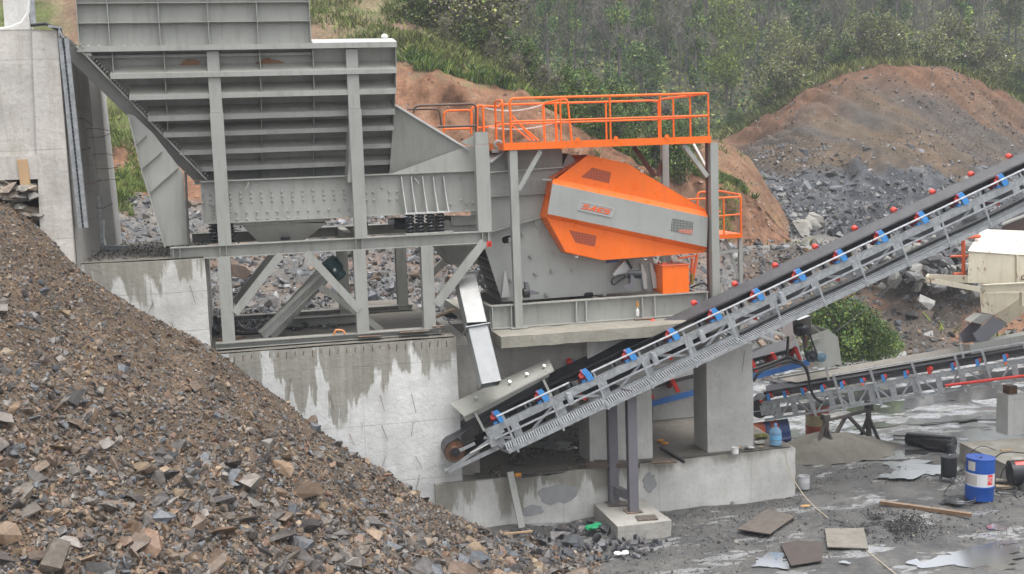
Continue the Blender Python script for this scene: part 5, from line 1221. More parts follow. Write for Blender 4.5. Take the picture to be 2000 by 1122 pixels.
# ribbed back face: dark cells and lips
A0, A1 = P(944,476,y=yc_+.03), P(981,590,y=yc_+.03)
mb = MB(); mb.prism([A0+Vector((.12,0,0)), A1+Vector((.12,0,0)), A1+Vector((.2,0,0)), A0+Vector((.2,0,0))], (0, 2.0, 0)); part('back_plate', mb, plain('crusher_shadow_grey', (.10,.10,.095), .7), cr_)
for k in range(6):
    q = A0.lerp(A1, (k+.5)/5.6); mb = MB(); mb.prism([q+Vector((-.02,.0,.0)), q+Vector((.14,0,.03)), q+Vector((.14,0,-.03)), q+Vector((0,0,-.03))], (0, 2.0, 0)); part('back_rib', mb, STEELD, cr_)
# plate bolts
for a, b in [(1020,457),(1055,453),(1036,500),(1080,495),(1046,534),(1078,530),(998,547),(984,577),(1067,575),(1119,528),(1180,575)]:
    q = P(a, b, y=yc_); mb = MB(); mb.cyl(q, q+Vector((0,-.02,0)), .052, 12); mb.cyl(q+Vector((0,-.02,0)), q+Vector((0,-.055,0)), .034, 6); part('bolt', mb, STEEL, cr_)
mb = MB()
for a, b in [(986,356),(986,366),(1018,353),(1038,356),(1050,356),(1038,366),(1050,366),(1055,393),(1055,413),(1040,422),(1041,441)]: q = P(a, b, y=yc_-.01); mb.cyl(q, q+Vector((0,-.02,0)), .018, 6)
part('rivets', mb, STEEL, cr_, kind='stuff')
q = P(1052, 434, y=yc_-.02); mb = MB(); mb.cyl(q, q+Vector((0,-.02,0)), .10, 14); mb.cyl(q, q+Vector((0,-.06,0)), .035, 8); part('lug', mb, STEEL, cr_)
# oval slot with a clamp inside, and round port
def oval(px, py, w_, h_, rot, y, mat, name, th=.004):
    c = P(px, py, y=y); pts = []
    for k in range(24):
        t_ = 6.283*k/24; x = w_/2*abs(math.cos(t_))**.6*(1 if math.cos(t_) > 0 else -1); z = h_/2*abs(math.sin(t_))**.6*(1 if math.sin(t_) > 0 else -1)
        pts.append((c.x+x*math.cos(rot)-z*math.sin(rot), y, c.z+x*math.sin(rot)+z*math.cos(rot)))
    mb = MB(); mb.prism(pts, (0, th, 0)); return part(name, mb, mat, cr_)
HOLE = plain('black_opening', (.008,.008,.008), .9, 0, .2)
oval(991, 468, .27, .19, .2, yc_-.006, STEELW, 'slot_rim'); oval(991, 468, .235, .155, .2, yc_-.011, HOLE, 'slot_opening')
mb = MB(); q = P(996, 469, y=yc_-.03); mb.box(q.x-.03, q.x+.05, q.y, q.y+.015, q.z-.05, q.z+.05); part('slot_wedge', mb, STEEL, cr_)
oval(1150, 576, .20, .10, 0, yc_-.011, HOLE, 'base_opening')
# mounting feet at the base
for px, sgn in ((990, 1), (1262, 1), (1280, 1)):
    a = P(px, 581-(px-990)*.06, y=yc_-.1); mb = MB(); mb.prism([a+Vector((-.11,0,0)), a+Vector((.06,0,0)), a+Vector((.06,0,.10)), a+Vector((.0,0,.55)), a+Vector((-.03,0,.55))], (0, .05, 0)) if px == 990 else mb.prism([a+Vector((-.05,0,0)), a+Vector((.03,0,0)), a+Vector((.02,0,.3)), a+Vector((-.08,0,.55)), a+Vector((-.11,0,.55))], (0, .12, 0))
    part('foot_gusset', mb, STEELW, cr_)
for px, py in ((1027, 577), (1240, 565)):
    a = P(px, py, y=yb_); mb = MB(); mb.prism([a, a+Vector((.30,0,0)), a+Vector((.28,0,.05)), a+Vector((.1,0,.10)), a+Vector((.06,0,.27)), a+Vector((0,0,.27))] if px < 1100 else [a, a+Vector((-.26,0,0)), a+Vector((-.22,0,.05)), a+Vector((-.1,0,.12)), a+Vector((-.08,0,.30)), a+Vector((0,0,.3))], (0, .14, 0)); part('stop_block', mb, PURP, cr_)
q = P(1022, 573, y=yb_+.05); mb = MB(); mb.cyl(q+Vector((0,.0,0)), q+Vector((.12,0,0)), .1, 10); part('rubber_buffer', mb, BLACK, cr_)
# hanging red tag on the frame beam corner
t = thing('hook_tag', 'small orange red square tag with a dark hook at the long beam end', 'tag', P(956, 477, y=YF-.03))
q = P(956, 477, y=YF-.03); mb = MB(); mb.box(q.x-.055, q.x+.045, q.y, q.y+.004, q.z-.055, q.z+.055); part('plate', mb, RED, t)
mb = MB(); mb.tube([q+Vector((.012,-.006,.03)), q+Vector((.012,-.006,-.01)), q+Vector((-.004,-.006,-.028)), q+Vector((-.02,-.006,-.012))], .007, 4); part('hook_mark', mb, BLACK, t)
# tension gear: rod, slotted arm, cylinder
tg = thing('tension_cylinder', 'dark hydraulic cylinder with a slotted arm on the lower right of the crusher body', 'cylinder', P(1230, 560, y=yc_-.3))
def zp(x, y): return 1160+x/7.0125, 480+y/7.0125
mb = MB(); mb.cyl(P(*zp(455,395), y=yc_-.35), P(*zp(640,395), y=yc_-.45), .085, 14); part('cylinder', mb, DARKM, tg)
mb = MB(); a, b = P(*zp(612,395), y=yc_-.52), P(*zp(612,395), y=yc_-.44); mb.cyl(P(*zp(610,397), y=yc_-.4), P(*zp(650,397), y=yc_-.42), .088, 14); part('end_cap', mb, plain('navy', (.012,.018,.06), .4), tg)
mb = MB(); mb.tube([P(*zp(x, y), y=yc_-.25) for x, y in [(240,490),(250,455),(330,410),(420,395),(440,425),(350,480),(280,535),(250,530)]], .022, 5, closed=True); part('slotted_arm', mb, DARKM, tg)
mb = MB(); mb.prism([P(*zp(x, y), y=yc_-.22) for x, y in [(260,400),(330,310),(440,190),(470,230),(500,290),(480,340),(420,380),(300,420)]], (0, .12, 0)); part('link_casting', mb, STEELW, tg)
mb = MB(); mb.cyl(P(*zp(450,200), y=yc_-.28), P(*zp(520,310), y=yc_-.28), .03, 7); part('rod', mb, BLACK, tg)
mb = MB(); mb.bar(P(*zp(170,210), y=yc_-.02), P(*zp(335,190), y=yc_-.02), .01, .1); part('sticker', mb, plain('blue_red_sticker', (.06,.08,.22)), tg)
# orange control box
ob = thing('control_cabinet', 'square orange steel cabinet standing on the right end of the crusher base', 'cabinet', P(1320, 568, y=yb_-.05))
y_ = yb_-.02; bw0, bw1 = P(1294.5, 545, y=y_).x, P(1345.5, 545, y=y_).x; z1 = P(1320, 519.5, y=y_).z
mb = MB(); mb.box(bw0, bw1, y_, y_+.62, bz1+.004, z1); part('body', mb, ORG_P, ob)
mb = MB(); mb.box(bw0-.02, bw1+.015, y_-.015, y_+.635, z1+.002, z1+.018); part('lid', mb, ORG_D, ob)
for dx, dy in ((.06, .1), (.11, .1), (.08, .45), (.4, .5)): mb = MB(); mb.cyl((bw0+dx, y_+dy, z1+.019), (bw0+dx, y_+dy, z1+.07), .016, 7); part('lid_stud', mb, ORG_D, ob)
mb = MB(); mb.tube(rod([P(1350,563,y=y_+.2), P(1358,558,y=y_), P(1372,553,y=y_), P(1380,557,y=y_), P(1386,568,y=y_+.1)], .1, 1), .018, 6); solo('black_hose', mb, BLACK, 'thin black hose arching from the orange cabinet to the platform leg', 'hose')
# orange ladder frame behind the cabinet
ld = thing('orange_ladder', 'orange ladder frame behind the control cabinet', 'ladder', P(1345, 560, y=YF+2.2)); y_ = YF+2.2
for a, b in (((1362,497),(1352,552)), ((1352,505),(1350,555))): mb = MB(); mb.bar(P(*a, y=y_), P(*b, y=y_), .05, .05); part('rail', mb, ORG_D, ld)
for a, b in (((1325,505),(1360,500)), ((1330,528),(1358,526)), ((1330,553),(1352,552))): mb = MB(); mb.bar(P(*a, y=y_), P(*b, y=y_), .04, .04); part('rung', mb, ORG_D, ld)
mb = MB(); mb.bar(P(1352,535,y=y_-.2), P(1352,556,y=y_-.2), .05, .05); solo('yellow_black_post', mb, plain('yellow_black', (.25,.2,.03)), 'short yellow and black striped post beside the cabinet', 'post')

# ------------------------------------------------ flywheel guard with lettering
gd = thing('flywheel_guard', 'bright orange flywheel guard with a wide grey band and maker plate', 'guard', P(1210, 430, y=YF+.35))
def zg(x, y): return 1030+x/3.5071, 280+y/3.5071
yg = YF+.34
def G(x, y, dy=0.): return P(*zg(x, y), y=yg+dy)
out = [(165,242),(398,86),(415,82),(680,137),(1232,464),(1228,714),(1205,750),(515,802),(262,745),(110,508)]
b0_, b1_ = (183,262), (1236,490); b2_, b3_ = (1229,730), (128,498)
upl = [(183,255),(415,82),(680,137),(1232,464),(1236,488)]; lowp = [(128,500),(262,745),(515,802),(1205,750),(1229,728)]
mb = MB(); mb.prism([G(*p) for p in upl], (0, .012, 0)); part('upper_plate', mb, ORG_P, gd)
mb = MB(); mb.prism([G(*p) for p in lowp], (0, .012, 0)); part('lower_plate', mb, ORG_P, gd)
gb = -.11                                       # grey band stands proud
tl, tr, br_, bl = G(172,277,gb), G(1237,507,gb), G(1229,712,gb), G(138,484,gb)
mb = MB(); mb.prism([tl, tr, br_, bl], (0, .012, 0)); part('grey_band', mb, STEELC, gd)
mb = MB(); mb.add([tuple(tl), tuple(tr), tuple(G(1236,472)), tuple(G(183,242))], [(0,1,2,3)]); part('upper_bevel', mb, ORG_P, gd)
mb = MB(); mb.add([tuple(bl), tuple(br_), tuple(G(1215,745)), tuple(G(136,512))], [(0,1,2,3)]); part('lower_bevel', mb, ORG_P, gd)
mb = MB(); mb.add([tuple(G(183,240)), tuple(tl), tuple(bl), tuple(G(136,512)), tuple(P(*zg(92,506), y=yg+.3)), tuple(P(*zg(150,238), y=yg+.3))], [(0,1,2,3,4,5)]); part('left_bevel', mb, ORG_P, gd)
rim_in = [(183,240),(415,82),(680,137),(1236,464)]; rim_b = [P(*zg(*p), y=yg+.3) for p in [(150,238),(398,80)]]
mb = MB(); mb.add([tuple(G(183,240)), tuple(G(415,82)), tuple(rim_b[1]), tuple(rim_b[0])], [(0,1,2,3)]); part('corner_bevel', mb, ORG_P, gd)
rim_l = [P(*zg(*p), y=yg+.3) for p in [(92,506),(240,748)]]
mb = MB(); mb.add([tuple(G(136,512)), tuple(G(262,745)), tuple(rim_l[1]), tuple(rim_l[0])], [(3,2,1,0)]); part('corner_bevel', mb, ORG_P, gd)
mb = MB(); mb.prism([P(*zg(150,238), y=yg+.3), P(*zg(398,80), y=yg+.3), G(680,137,.3), G(1236,464,.3), G(1229,728,.3), G(1205,750,.3), G(515,802,.3), P(*zg(240,748), y=yg+.3), P(*zg(92,506), y=yg+.3)], (0, .25, 0)); part('rear_shell', mb, ORG_P, gd)
mb = MB(); pl_ = [G(398,82,.013), G(680,137,.013), G(1234,464,.013), G(1229,728,.013), G(1205,750,.013), G(515,802,.013), G(262,745,.013)]
n_ = len(pl_); mb.add([tuple(p) for p in pl_]+[tuple(p+Vector((0,.285,0))) for p in pl_], [(i, i+1, n_+i+1, n_+i) for i in range(n_-1)]); part('rim', mb, ORG_P, gd)
mb = MB(); mb.prism([P(1095,306,y=yg+.7), P(1140,303,y=yg+.7), P(1150,315,y=yg+.7), P(1096,322,y=yg+.7)], (0, .6, 0)); part('rear_flap', mb, ORG_D, gd)
# perforated windows
def perf(name, col, hole, sc=52):
    m, n, b = nmat(name); p = wpos(n); v = nd(n, 'ShaderNodeTexVoronoi'); v.inputs['Scale'].default_value = sc; v.inputs['Randomness'].default_value = .12
    n.links.new(scaled(n, p, (1, .01, 1.0)), v.inputs['Vector']); k = ramp(n, v.outputs['Distance'], [(.34, 1.), (.44, 0.)]); n.links.new(mix(n, k, col, hole), b.inputs['Base Color']); b.inputs['Roughness'].default_value = .5; return m
PERO, PERG = perf('perforated_orange', (.55,.10,.03), (.12,.03,.02), 30), perf('perforated_grey', (.30,.31,.29), (.03,.03,.03), 30)
for nm, poly, mt, dy in (('mesh_window', [(445,168),(575,200),(560,275),(368,232)], PERO, -.004), ('mesh_window', [(285,595),(475,635),(462,710),(330,680)], PERO, -.004), ('mesh_window', [(993,513),(1140,542),(1128,628),(980,603)], PERG, gb-.004)):
    mb = MB(); mb.prism([G(*p, dy) for p in poly], (0, .003, 0)); part(nm, mb, mt, gd)
mb = MB(); mb.prism([G(1042,590,gb-.008), G(1132,592,gb-.008), G(1127,627,gb-.008), G(1035,610,gb-.008)], (0,.003,0)); part('mesh_backing', mb, perf('perforated_pink', (.62,.26,.2), (.35,.12,.09), 30), gd)
# pins and latches
for x, y in ((335,772),(808,788),(650,120),(785,190)): q = G(x, y, -.02); mb = MB(); mb.tube([q+Vector((-.03,0,.02)), q+Vector((-.03,0,-.03)), q+Vector((.03,0,-.03)), q+Vector((.03,0,.02))], .009, 5); part('latch', mb, BOLT, gd)
q = G(140, 255, .05); mb = MB(); mb.cyl(q+Vector((-.13,0,.01)), q+Vector((.08,0,0)), .03, 8); part('hinge_pin', mb, STEELD, gd)
# maker plate and raised letters S A E S
ex = (G(575,468,gb)-G(352,418,gb)).normalized(); ez = (G(352,395,gb)-G(345,440,gb)); ez = Vector((0,0,1)); ez = (ez-ex*ez.dot(ex)).normalized(); o_ = G(345,455,gb-.012)
Wp = (G(578,455,gb)-G(348,403,gb)).length; Hp = .185
def L2(u, v, d=0.): return o_+ex*(u*Wp+v*Hp*.12)+ez*(v*Hp)+Vector((0,-d,0))
mb = MB(); mb.prism([L2(0,0), L2(1,0), L2(1,1), L2(0,1)], (0,.01,0)); mk = part('maker_plate', mb, plain('silver_plate', (.42,.42,.42), .35, .4, .05), gd, 'small silver plate with slanted orange letters')
mb = MB(); r4 = [(0,0),(1,0),(1,1),(0,1)]
for i in range(4): a, b = r4[i], r4[(i+1) % 4]; mb.bar(L2(*a,.003), L2(*b,.003), .008, .008)
part('plate_rim', mb, plain('bright_rim', (.75,.75,.75), .3, .3, .05), mk)
LETTERS = {
 'S': [[(.98,.80),(.98,1),(.30,1),(.10,.93),(.04,.78),(.04,.62),(.10,.48),(.28,.41),(.68,.41),(.68,.20),(.0,.20),(-.06,.0),(.72,.0),(.92,.07),(1.0,.22),(1.0,.42),(.92,.55),(.76,.61),(.36,.61),(.36,.80)]],
 'A': [[(-.05,0),(.30,0),(.66,.55),(.66,0),(.98,0),(.98,.86),(.92,.97),(.82,1),(.66,1),(.54,.94)]],
 'E': [[(.05,.25),(.12,.07),(.3,0),(.95,0),(.95,.2),(.42,.2),(.42,.40),(.85,.40),(.85,.58),(.42,.58),(.42,.8),(1.,.8),(1.05,1),(.32,1),(.14,.93),(.07,.75)]]}
def letters(word, place, t, mat, th=.006, adv=1.12):
    for i, ch_ in enumerate(word):
        for poly in LETTERS[ch_]:
            bm = bmesh.new(); vs = [bm.verts.new(place(i*adv+x, y, th)) for x, y in poly]; f_ = bm.faces.new(vs); r = bmesh.ops.extrude_face_region(bm, geom=[f_])
            for v in r['geom']:
                if isinstance(v, bmesh.types.BMVert): v.co += Vector((0, th, 0))
            bmesh.ops.triangulate(bm, faces=bm.faces); bm.verts.index_update(); mb = MB(); mb.add([v.co[:] for v in bm.verts], [tuple(v.index for v in f.verts) for f in bm.faces]); bm.free(); part('letter', mb, mat, t)
letters('SAES', lambda x, y, d: L2(.09+x*.186+y*.028, .2+y*.58, d+.003), mk, plain('letter_orange', (.80,.13,.02), .4, 0, .05))

# ============================================================ PLATFORM AND RAILINGS
yp0, yp1 = YF+.1, YF+3.1
pf = thing('crusher_platform', 'orange service platform on grey legs above the crusher', 'platform', P(1190, 285, y=yp0))
px0, px1 = P(985, 290, y=yp0).x, P(1388, 272, y=yp0).x; pz = P(1190, 280, y=yp0).z
mb = MB(); mb.box(px0, px1, yp0, yp0+.012, pz-.07, pz+.075); part('front_fascia', mb, ORG_P, pf)
mb = MB(); mb.box(px0, px1, yp1, yp1+.012, pz-.07, pz+.075); part('rear_fascia', mb, ORG_P, pf)
mb = MB(); mb.box(px1+.001, px1+.013, yp0, yp1, pz-.07, pz+.075); part('end_fascia', mb, ORG_P, pf)
mb = MB(); mb.box(px0-.013, px0-.001, yp0, yp1, pz-.07, pz+.075); part('end_fascia', mb, ORG_P, pf)
mb = MB(); mb.box(px0+.002, px1-.002, yp0+.014, yp1-.002, pz-.045, pz-.035); part('deck', mb, ORG_D, pf)
X_ = lambda px, y=yp0: P(px, 240, y=y).x
rz = pz+.96; mzr = pz+.50
fx = [X_(998), X_(1096), X_(1193), X_(1291), px1-.03]
def rail(pts, r=.022, bend=.1, mat=ORG_P, t=None, name='handrail'): mb = MB(); mb.tube(rod(pts, bend, 1), r, 8); return part(name, mb, mat, t or pf, smooth=True)
ya = yp0+.03; yb2 = yp1-.03; xi, xj = fx[0], px1-.03
rail([(xi, ya, pz-.05), (xi, ya, rz), (xj, ya, rz), (xj, yb2, rz), (xj, yb2, pz-.05)], .026)
rail([(xi, ya, mzr), (xj, ya, mzr), (xj, yb2, mzr)], .02, .02)
rail([(xj, yb2, rz-.05), (xj-.15, yb2, rz-.02), (px0+.6, yb2, rz-.02)], .024); rail([(xj, yb2, mzr), (px0+.6, yb2, mzr)], .018)
for x in fx[1:]: rail([(x, ya, pz-.1), (x, ya, rz)], .02, name='rail_post')
for yy in (ya+1, ya+2): rail([(xj, yy, pz-.05), (xj, yy, rz)], .02, name='rail_post')
for px in (1184, 1087, 1063): rail([(X_(px, yb2), yb2, pz-.05), (X_(px, yb2), yb2, rz-.02)], .02, name='rail_post')
# left end double post and inner gate frame
rail([(px0+.02, ya+.1, pz-.05), (px0+.02, ya+.1, rz-.02), (px0+.02, ya+.75, rz-.02), (px0+.02, ya+.75, pz-.05)], .024)
rail([(px0+.02, ya+.1, mzr), (px0+.02, ya+.75, mzr)], .018)
yi_ = yp0+2.0
rail([(X_(1063,yi_), yi_, pz-.05), (X_(1061,yi_), yi_, rz-.05), (X_(1102,yi_), yi_-.3, rz+.03), (X_(1109,yi_), yi_-.3, pz-.05)], .022)
rail([(X_(1085,yi_), yi_, pz), (X_(1085,yi_), yi_, rz)], .018); rail([(X_(1061,yi_), yi_, mzr-.02), (X_(1105,yi_), yi_-.3, mzr-.02)], .018)
for dx in (0, 9): rail([P(1000+dx*.6, 226+dx, y=yi_), P(1043+dx, 275, y=yi_)], .018, name='stair_rail')
for dx in (0,): rail([P(1000, 245, y=yi_), P(1036, 275, y=yi_)], .016, name='stair_rail')
# lugs on the fascia
for px in (1127, 1202, 1302): q = (X_(px), yp0-.012, pz+.09); mb = MB(); mb.cyl((q[0], q[1], q[2]), (q[0], q[1]+.012, q[2]), .05, 10); part('lifting_lug', mb, ORG_P, pf)
# chains across the gap
def chain(a, b, sag, t, n=46):
    a, b = Vector(a), Vector(b); mb = MB()
    for k in range(n):
        u_ = (k+.5)/n; q = a.lerp(b, u_)-Vector((0,0,sag*4*u_*(1-u_))); d = (b-a).normalized(); s_ = Vector((0,0,1)) if k % 2 else Vector((0,1,0)); l_ = (b-a).length/n*.72
        mb.tube([q-d*l_-s_*.010, q+d*l_-s_*.010, q+d*l_+s_*.010, q-d*l_+s_*.010], .0055, 4, closed=True)
    return part('links', mb, WHITEP, t, kind='stuff')
for i, (a, b, s_, lb) in enumerate([((946,211),(1062,204),.10,'upper white safety chain hanging across the platform entrance'), ((946,247),(1095,236),.12,'lower white safety chain hanging across the platform entrance')]):
    t = thing('safety_chain', lb, 'chain', P(*a, y=yi_)); chain(P(*a, y=yi_), P(*b, y=yi_), s_, t)
# legs and braces
def leg(x, y, z0, w_=.16, top=None, foot=True, t=None, mat=STEEL):
    mb = MB(); mb.bar((x, y, z0+.012), (x, y, (top or pz)-.072), w_, w_, (0,1,0)); part('leg', mb, mat, t or pf)
    if foot: mb = MB(); mb.box(x-.18, x+.18, y-.13, y+.13, z0, z0+.014); part('foot_plate', mb, STEEL, t or pf)
lx0 = P(1008, 500, y=yp0+.1).x; lx1 = P(1394, 430, y=yp0+.1).x-.0
leg(lx0, yp0+.1, 4.0); leg(lx1, yp0+.1, 4.0, .17); leg(lx1-.02, yp1-.1, 4.0); leg(lx0, yp1-.1, 5.5, foot=False)
mb = MB(); mb.bar((lx1-.105, yp0+.2, 4.0), (lx1-.105, yp0+.2, pz-.072), .03, .06, (0,1,0)); part('leg_cable', mb, plain('maroon', (.12,.05,.04)), pf)
def pb(a, b, y0, y1=None, w_=.07, mat=STEEL): mb = MB(); mb.bar(P(*a, y=y0), P(*b, y=y1 or y0), w_, w_); part('brace', mb, mat, pf)
pb((1055,295), (1012,372), yp0+.1, w_=.09); pb((990,297), (1003,350), yp0+.5, w_=.06); pb((1334,282), (1381,345), yp0+.1, w_=.09); pb((1355,283), (1383,335), yp0+1.5, yp0+.2, .05, STEELW)
BRW = paint('brown_red_brace', (.16,.06,.045), .6, .2)
pb((1237,287), (1279,345), yp1-.1, w_=.09, mat=BRW); pb((1304,283), (1285,345), yp1-.1, w_=.09, mat=BRW)
# lifting lug beside the post head
t = thing('lifting_eye', 'grey lifting eye plate beside the tall post left of the platform', 'lifting eye', P(972, 290, y=YF+.6)); q = P(973, 283, y=YF+.6)
mb = MB(); mb.tube([q+Vector((.07*math.cos(a_), 0, .07*math.sin(a_))) for a_ in [k*6.283/14 for k in range(14)]], .032, 6, closed=True); part('eye', mb, STEEL, t)
mb = MB(); mb.box(q.x-.14, q.x+.10, q.y-.03, q.y+.03, q.z-.16, q.z-.09); part('base', mb, STEEL, t)
# rear left walkway railings: orange and old brown ones
rl = thing('rear_walkway_railing', 'orange tube railing of the rear walkway left of the crusher platform', 'railing', P(900, 255, y=YF+2.6)); yr = YF+2.6
rail([P(867,262,y=yr), P(867,217,y=yr), P(922,215,y=yr), P(920,262,y=yr)], .022, .12, t=rl)
rail([P(868,253,y=yr), P(921,251,y=yr)], .022, t=rl); rail([P(920,262,y=yr-.3), P(920,212,y=yr-.3), P(930,207,y=yr-.3), P(975,208,y=yr+.1)], .022, .1, t=rl)
rail([P(932,264,y=yr-.6), P(932,207,y=yr-.6), P(943,206,y=yr-.6), P(945,264,y=yr-.6)], .024, .08, t=rl); rail([P(932,250,y=yr-.6), P(975,246,y=yr-.4)], .02, t=rl)
rl = thing('brown_railing', 'rusty brown tube railing above the sloping wing plate', 'railing', P(860, 262, y=YF+1.6)); yr = YF+1.6
rail([P(808,222,y=yr), P(810,207,y=yr), P(930,203,y=yr), P(930,262,y=yr)], .026, .12, BROWN, rl)
rail([P(795,214,y=yr+.4), P(858,213,y=yr+.4), P(863,250,y=yr+.4)], .024, .1, BROWN, rl); rail([P(855,248,y=yr), P(930,246,y=yr)], .024, .1, BROWN, rl)
# small rear platform at the right
p2 = thing('small_platform', 'small orange service platform behind the right leg of the crusher platform', 'platform', P(1420, 465, y=YF+2.4)); y_ = YF+2.2
z2 = P(1425, 462, y=y_).z; xa_, xb_ = P(1330, 464, y=y_).x, P(1450, 462, y=y_).x
mb = MB(); mb.box(xa_, xb_, y_, y_+1.3, z2-.05, z2+.05); part('deck', mb, ORG_P, p2)
rail([(xb_-.02, y_+.02, z2), (xb_-.02, y_+.02, z2+.95), (xb_-.02, y_+1.2, z2+1.), (P(1362,380,y=y_+1.2).x, y_+1.2, z2+1.), (P(1362,380,y=y_+1.2).x, y_+1.2, z2)], .024, .12, t=p2)
rail([(xb_-.02, y_+.02, z2+.9), (xa_, y_+.02, z2+.9)], .022, t=p2); rail([(xb_-.02, y_+.02, z2+.5), (xa_, y_+.02, z2+.45)], .02, t=p2); rail([(xb_-.45, y_+.02, z2), (xb_-.45, y_+.02, z2+.9)], .02, t=p2)
rail([(xb_-.02, y_+1.2, z2+.5), (xa_, y_+1.2, z2+.5)], .018, t=p2)
mb = MB(); x = P(1446, 520, y=y_+.1).x; mb.bar((x, y_+.1, 3.0), (x, y_+.1, z2-.052), .09, .09, (0,1,0)); part('leg', mb, STEEL, p2)
mb = MB(); mb.bar(P(1417,467,y=y_+.2), P(1443,545,y=y_+.1), .05, .07); part('brace', mb, STEEL, p2); mb = MB(); mb.bar(P(1398,494,y=y_+.1), P(1442,490,y=y_+.1), .05, .07); part('tie', mb, STEEL, p2)
mb = MB(); mb.bar(P(1405,468,y=y_+.3), P(1396,500,y=y_+.3), .06, .08); part('brace', mb, BRW, p2)
# ============================================================ CONVEYORS
def proj(p):
    d = Vector(p)-CO; w_ = d.dot(cf); return 1000+FOC*d.dot(cr)/w_, 561-FOC*d.dot(cu)/w_
class Conv:
    """local frame of a conveyor: s along, t across (away from the near side), n upwards"""
    def __init__(s, a, b, width):
        s.a = Vector(a); s.d = (Vector(b)-s.a).normalized(); s.L = (Vector(b)-s.a).length
        s.t = Vector((0,0,1)).cross(s.d).normalized(); s.n = s.d.cross(s.t).normalized()
        if s.n.z < 0: s.n = -s.n
        s.w = width
    def W(s, a, t=0., n=0.): return s.a+s.d*a+s.t*t+s.n*n
    def at_px(s, px, t=0., n=0.):
        lo, hi = -3., s.L+8
        for _ in range(40):
            m_ = (lo+hi)/2
            if proj(s.W(m_, t, n))[0] < px: lo = m_
            else: hi = m_
        return lo
    def box(s, mb, s0, s1, t0, t1, n0, n1):
        return mb.hexa([s.W(s0,t0,n0), s.W(s1,t0,n0), s.W(s1,t1,n0), s.W(s0,t1,n0)], [s.W(s0,t0,n1), s.W(s1,t0,n1), s.W(s1,t1,n1), s.W(s0,t1,n1)])
def trough(c, s0, s1, name, t, thick=.012, wl=0., wh=.15, n0=.185, flat=(.30,.66), lips=(.02,.88), mat=None, hi=-.01):
    prof = [(lips[0], n0+wh), (flat[0], n0), (flat[1], n0), (lips[1], n0+wh+hi)]; pr2 = [(a_, b_-thick) for a_, b_ in reversed(prof)]; P8 = prof+pr2; m_ = len(P8); N = 60
    mb = MB(); vs = []
    for k in range(N+1):
        s_ = s0+(s1-s0)*k/N; vs += [tuple(c.W(s_, a_, b_)) for a_, b_ in P8]
    mb.add(vs, [(k*m_+i, k*m_+(i+1) % m_, (k+1)*m_+(i+1) % m_, (k+1)*m_+i) for k in range(N) for i in range(m_)]); return part(name, mb, mat or BELT, t)

# ---------------- tall conveyor
CA = P(949, 846, y=22.33); CB = P(2000, 352, y=22.33)
xA, xB = CA.x, CB.x
CB = P(2000, 352, y=22.33-(xB-xA)*math.tan(math.radians(2.5)))
c1 = Conv(CA, CB, .95)
k1 = thing('tall_conveyor', 'long galvanised belt conveyor climbing to the right with a side walkway', 'conveyor', c1.W(0, .5, -1.2))
S1 = c1.L+3.5
SL = c1.at_px(868, 0, -.33)
for t_ in (0, .95):
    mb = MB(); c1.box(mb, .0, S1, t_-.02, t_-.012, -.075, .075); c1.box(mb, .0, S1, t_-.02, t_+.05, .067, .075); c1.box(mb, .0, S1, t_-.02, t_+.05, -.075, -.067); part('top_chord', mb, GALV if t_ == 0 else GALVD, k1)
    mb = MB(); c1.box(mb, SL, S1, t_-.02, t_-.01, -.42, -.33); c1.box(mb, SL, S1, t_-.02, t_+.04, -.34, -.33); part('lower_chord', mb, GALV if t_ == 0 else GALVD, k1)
mb = MB(); c1.box(mb, SL, SL+.06, -.02, .97, -.42, -.36); part('end_bar', mb, GALV, k1)
mb = MB(); mb.bar(c1.W(SL+.03, 0, -.38), c1.W(.35, 0, -.1), .03, .07); part('tail_strut', mb, GALV, k1)
mb = MB(); mb.bar(c1.W(SL+.03, .95, -.38), c1.W(.35, .95, -.1), .03, .07); part('tail_strut', mb, GALV, k1)
mb = MB(); c1.box(mb, .02, .28, -.024, -.014, -.42, .06); part('gusset_plate', mb, GALV, k1)
mb = MB(); mb.cyl(c1.W(-.45, -.06, -.22), c1.W(.15, -.06, -.2), .014, 6); part('take_up_screw', mb, BOLT, k1)
mb = MB(); c1.box(mb, -.02, .1, -.09, -.025, -.3, -.14); part('take_up_block', mb, GALV, k1)
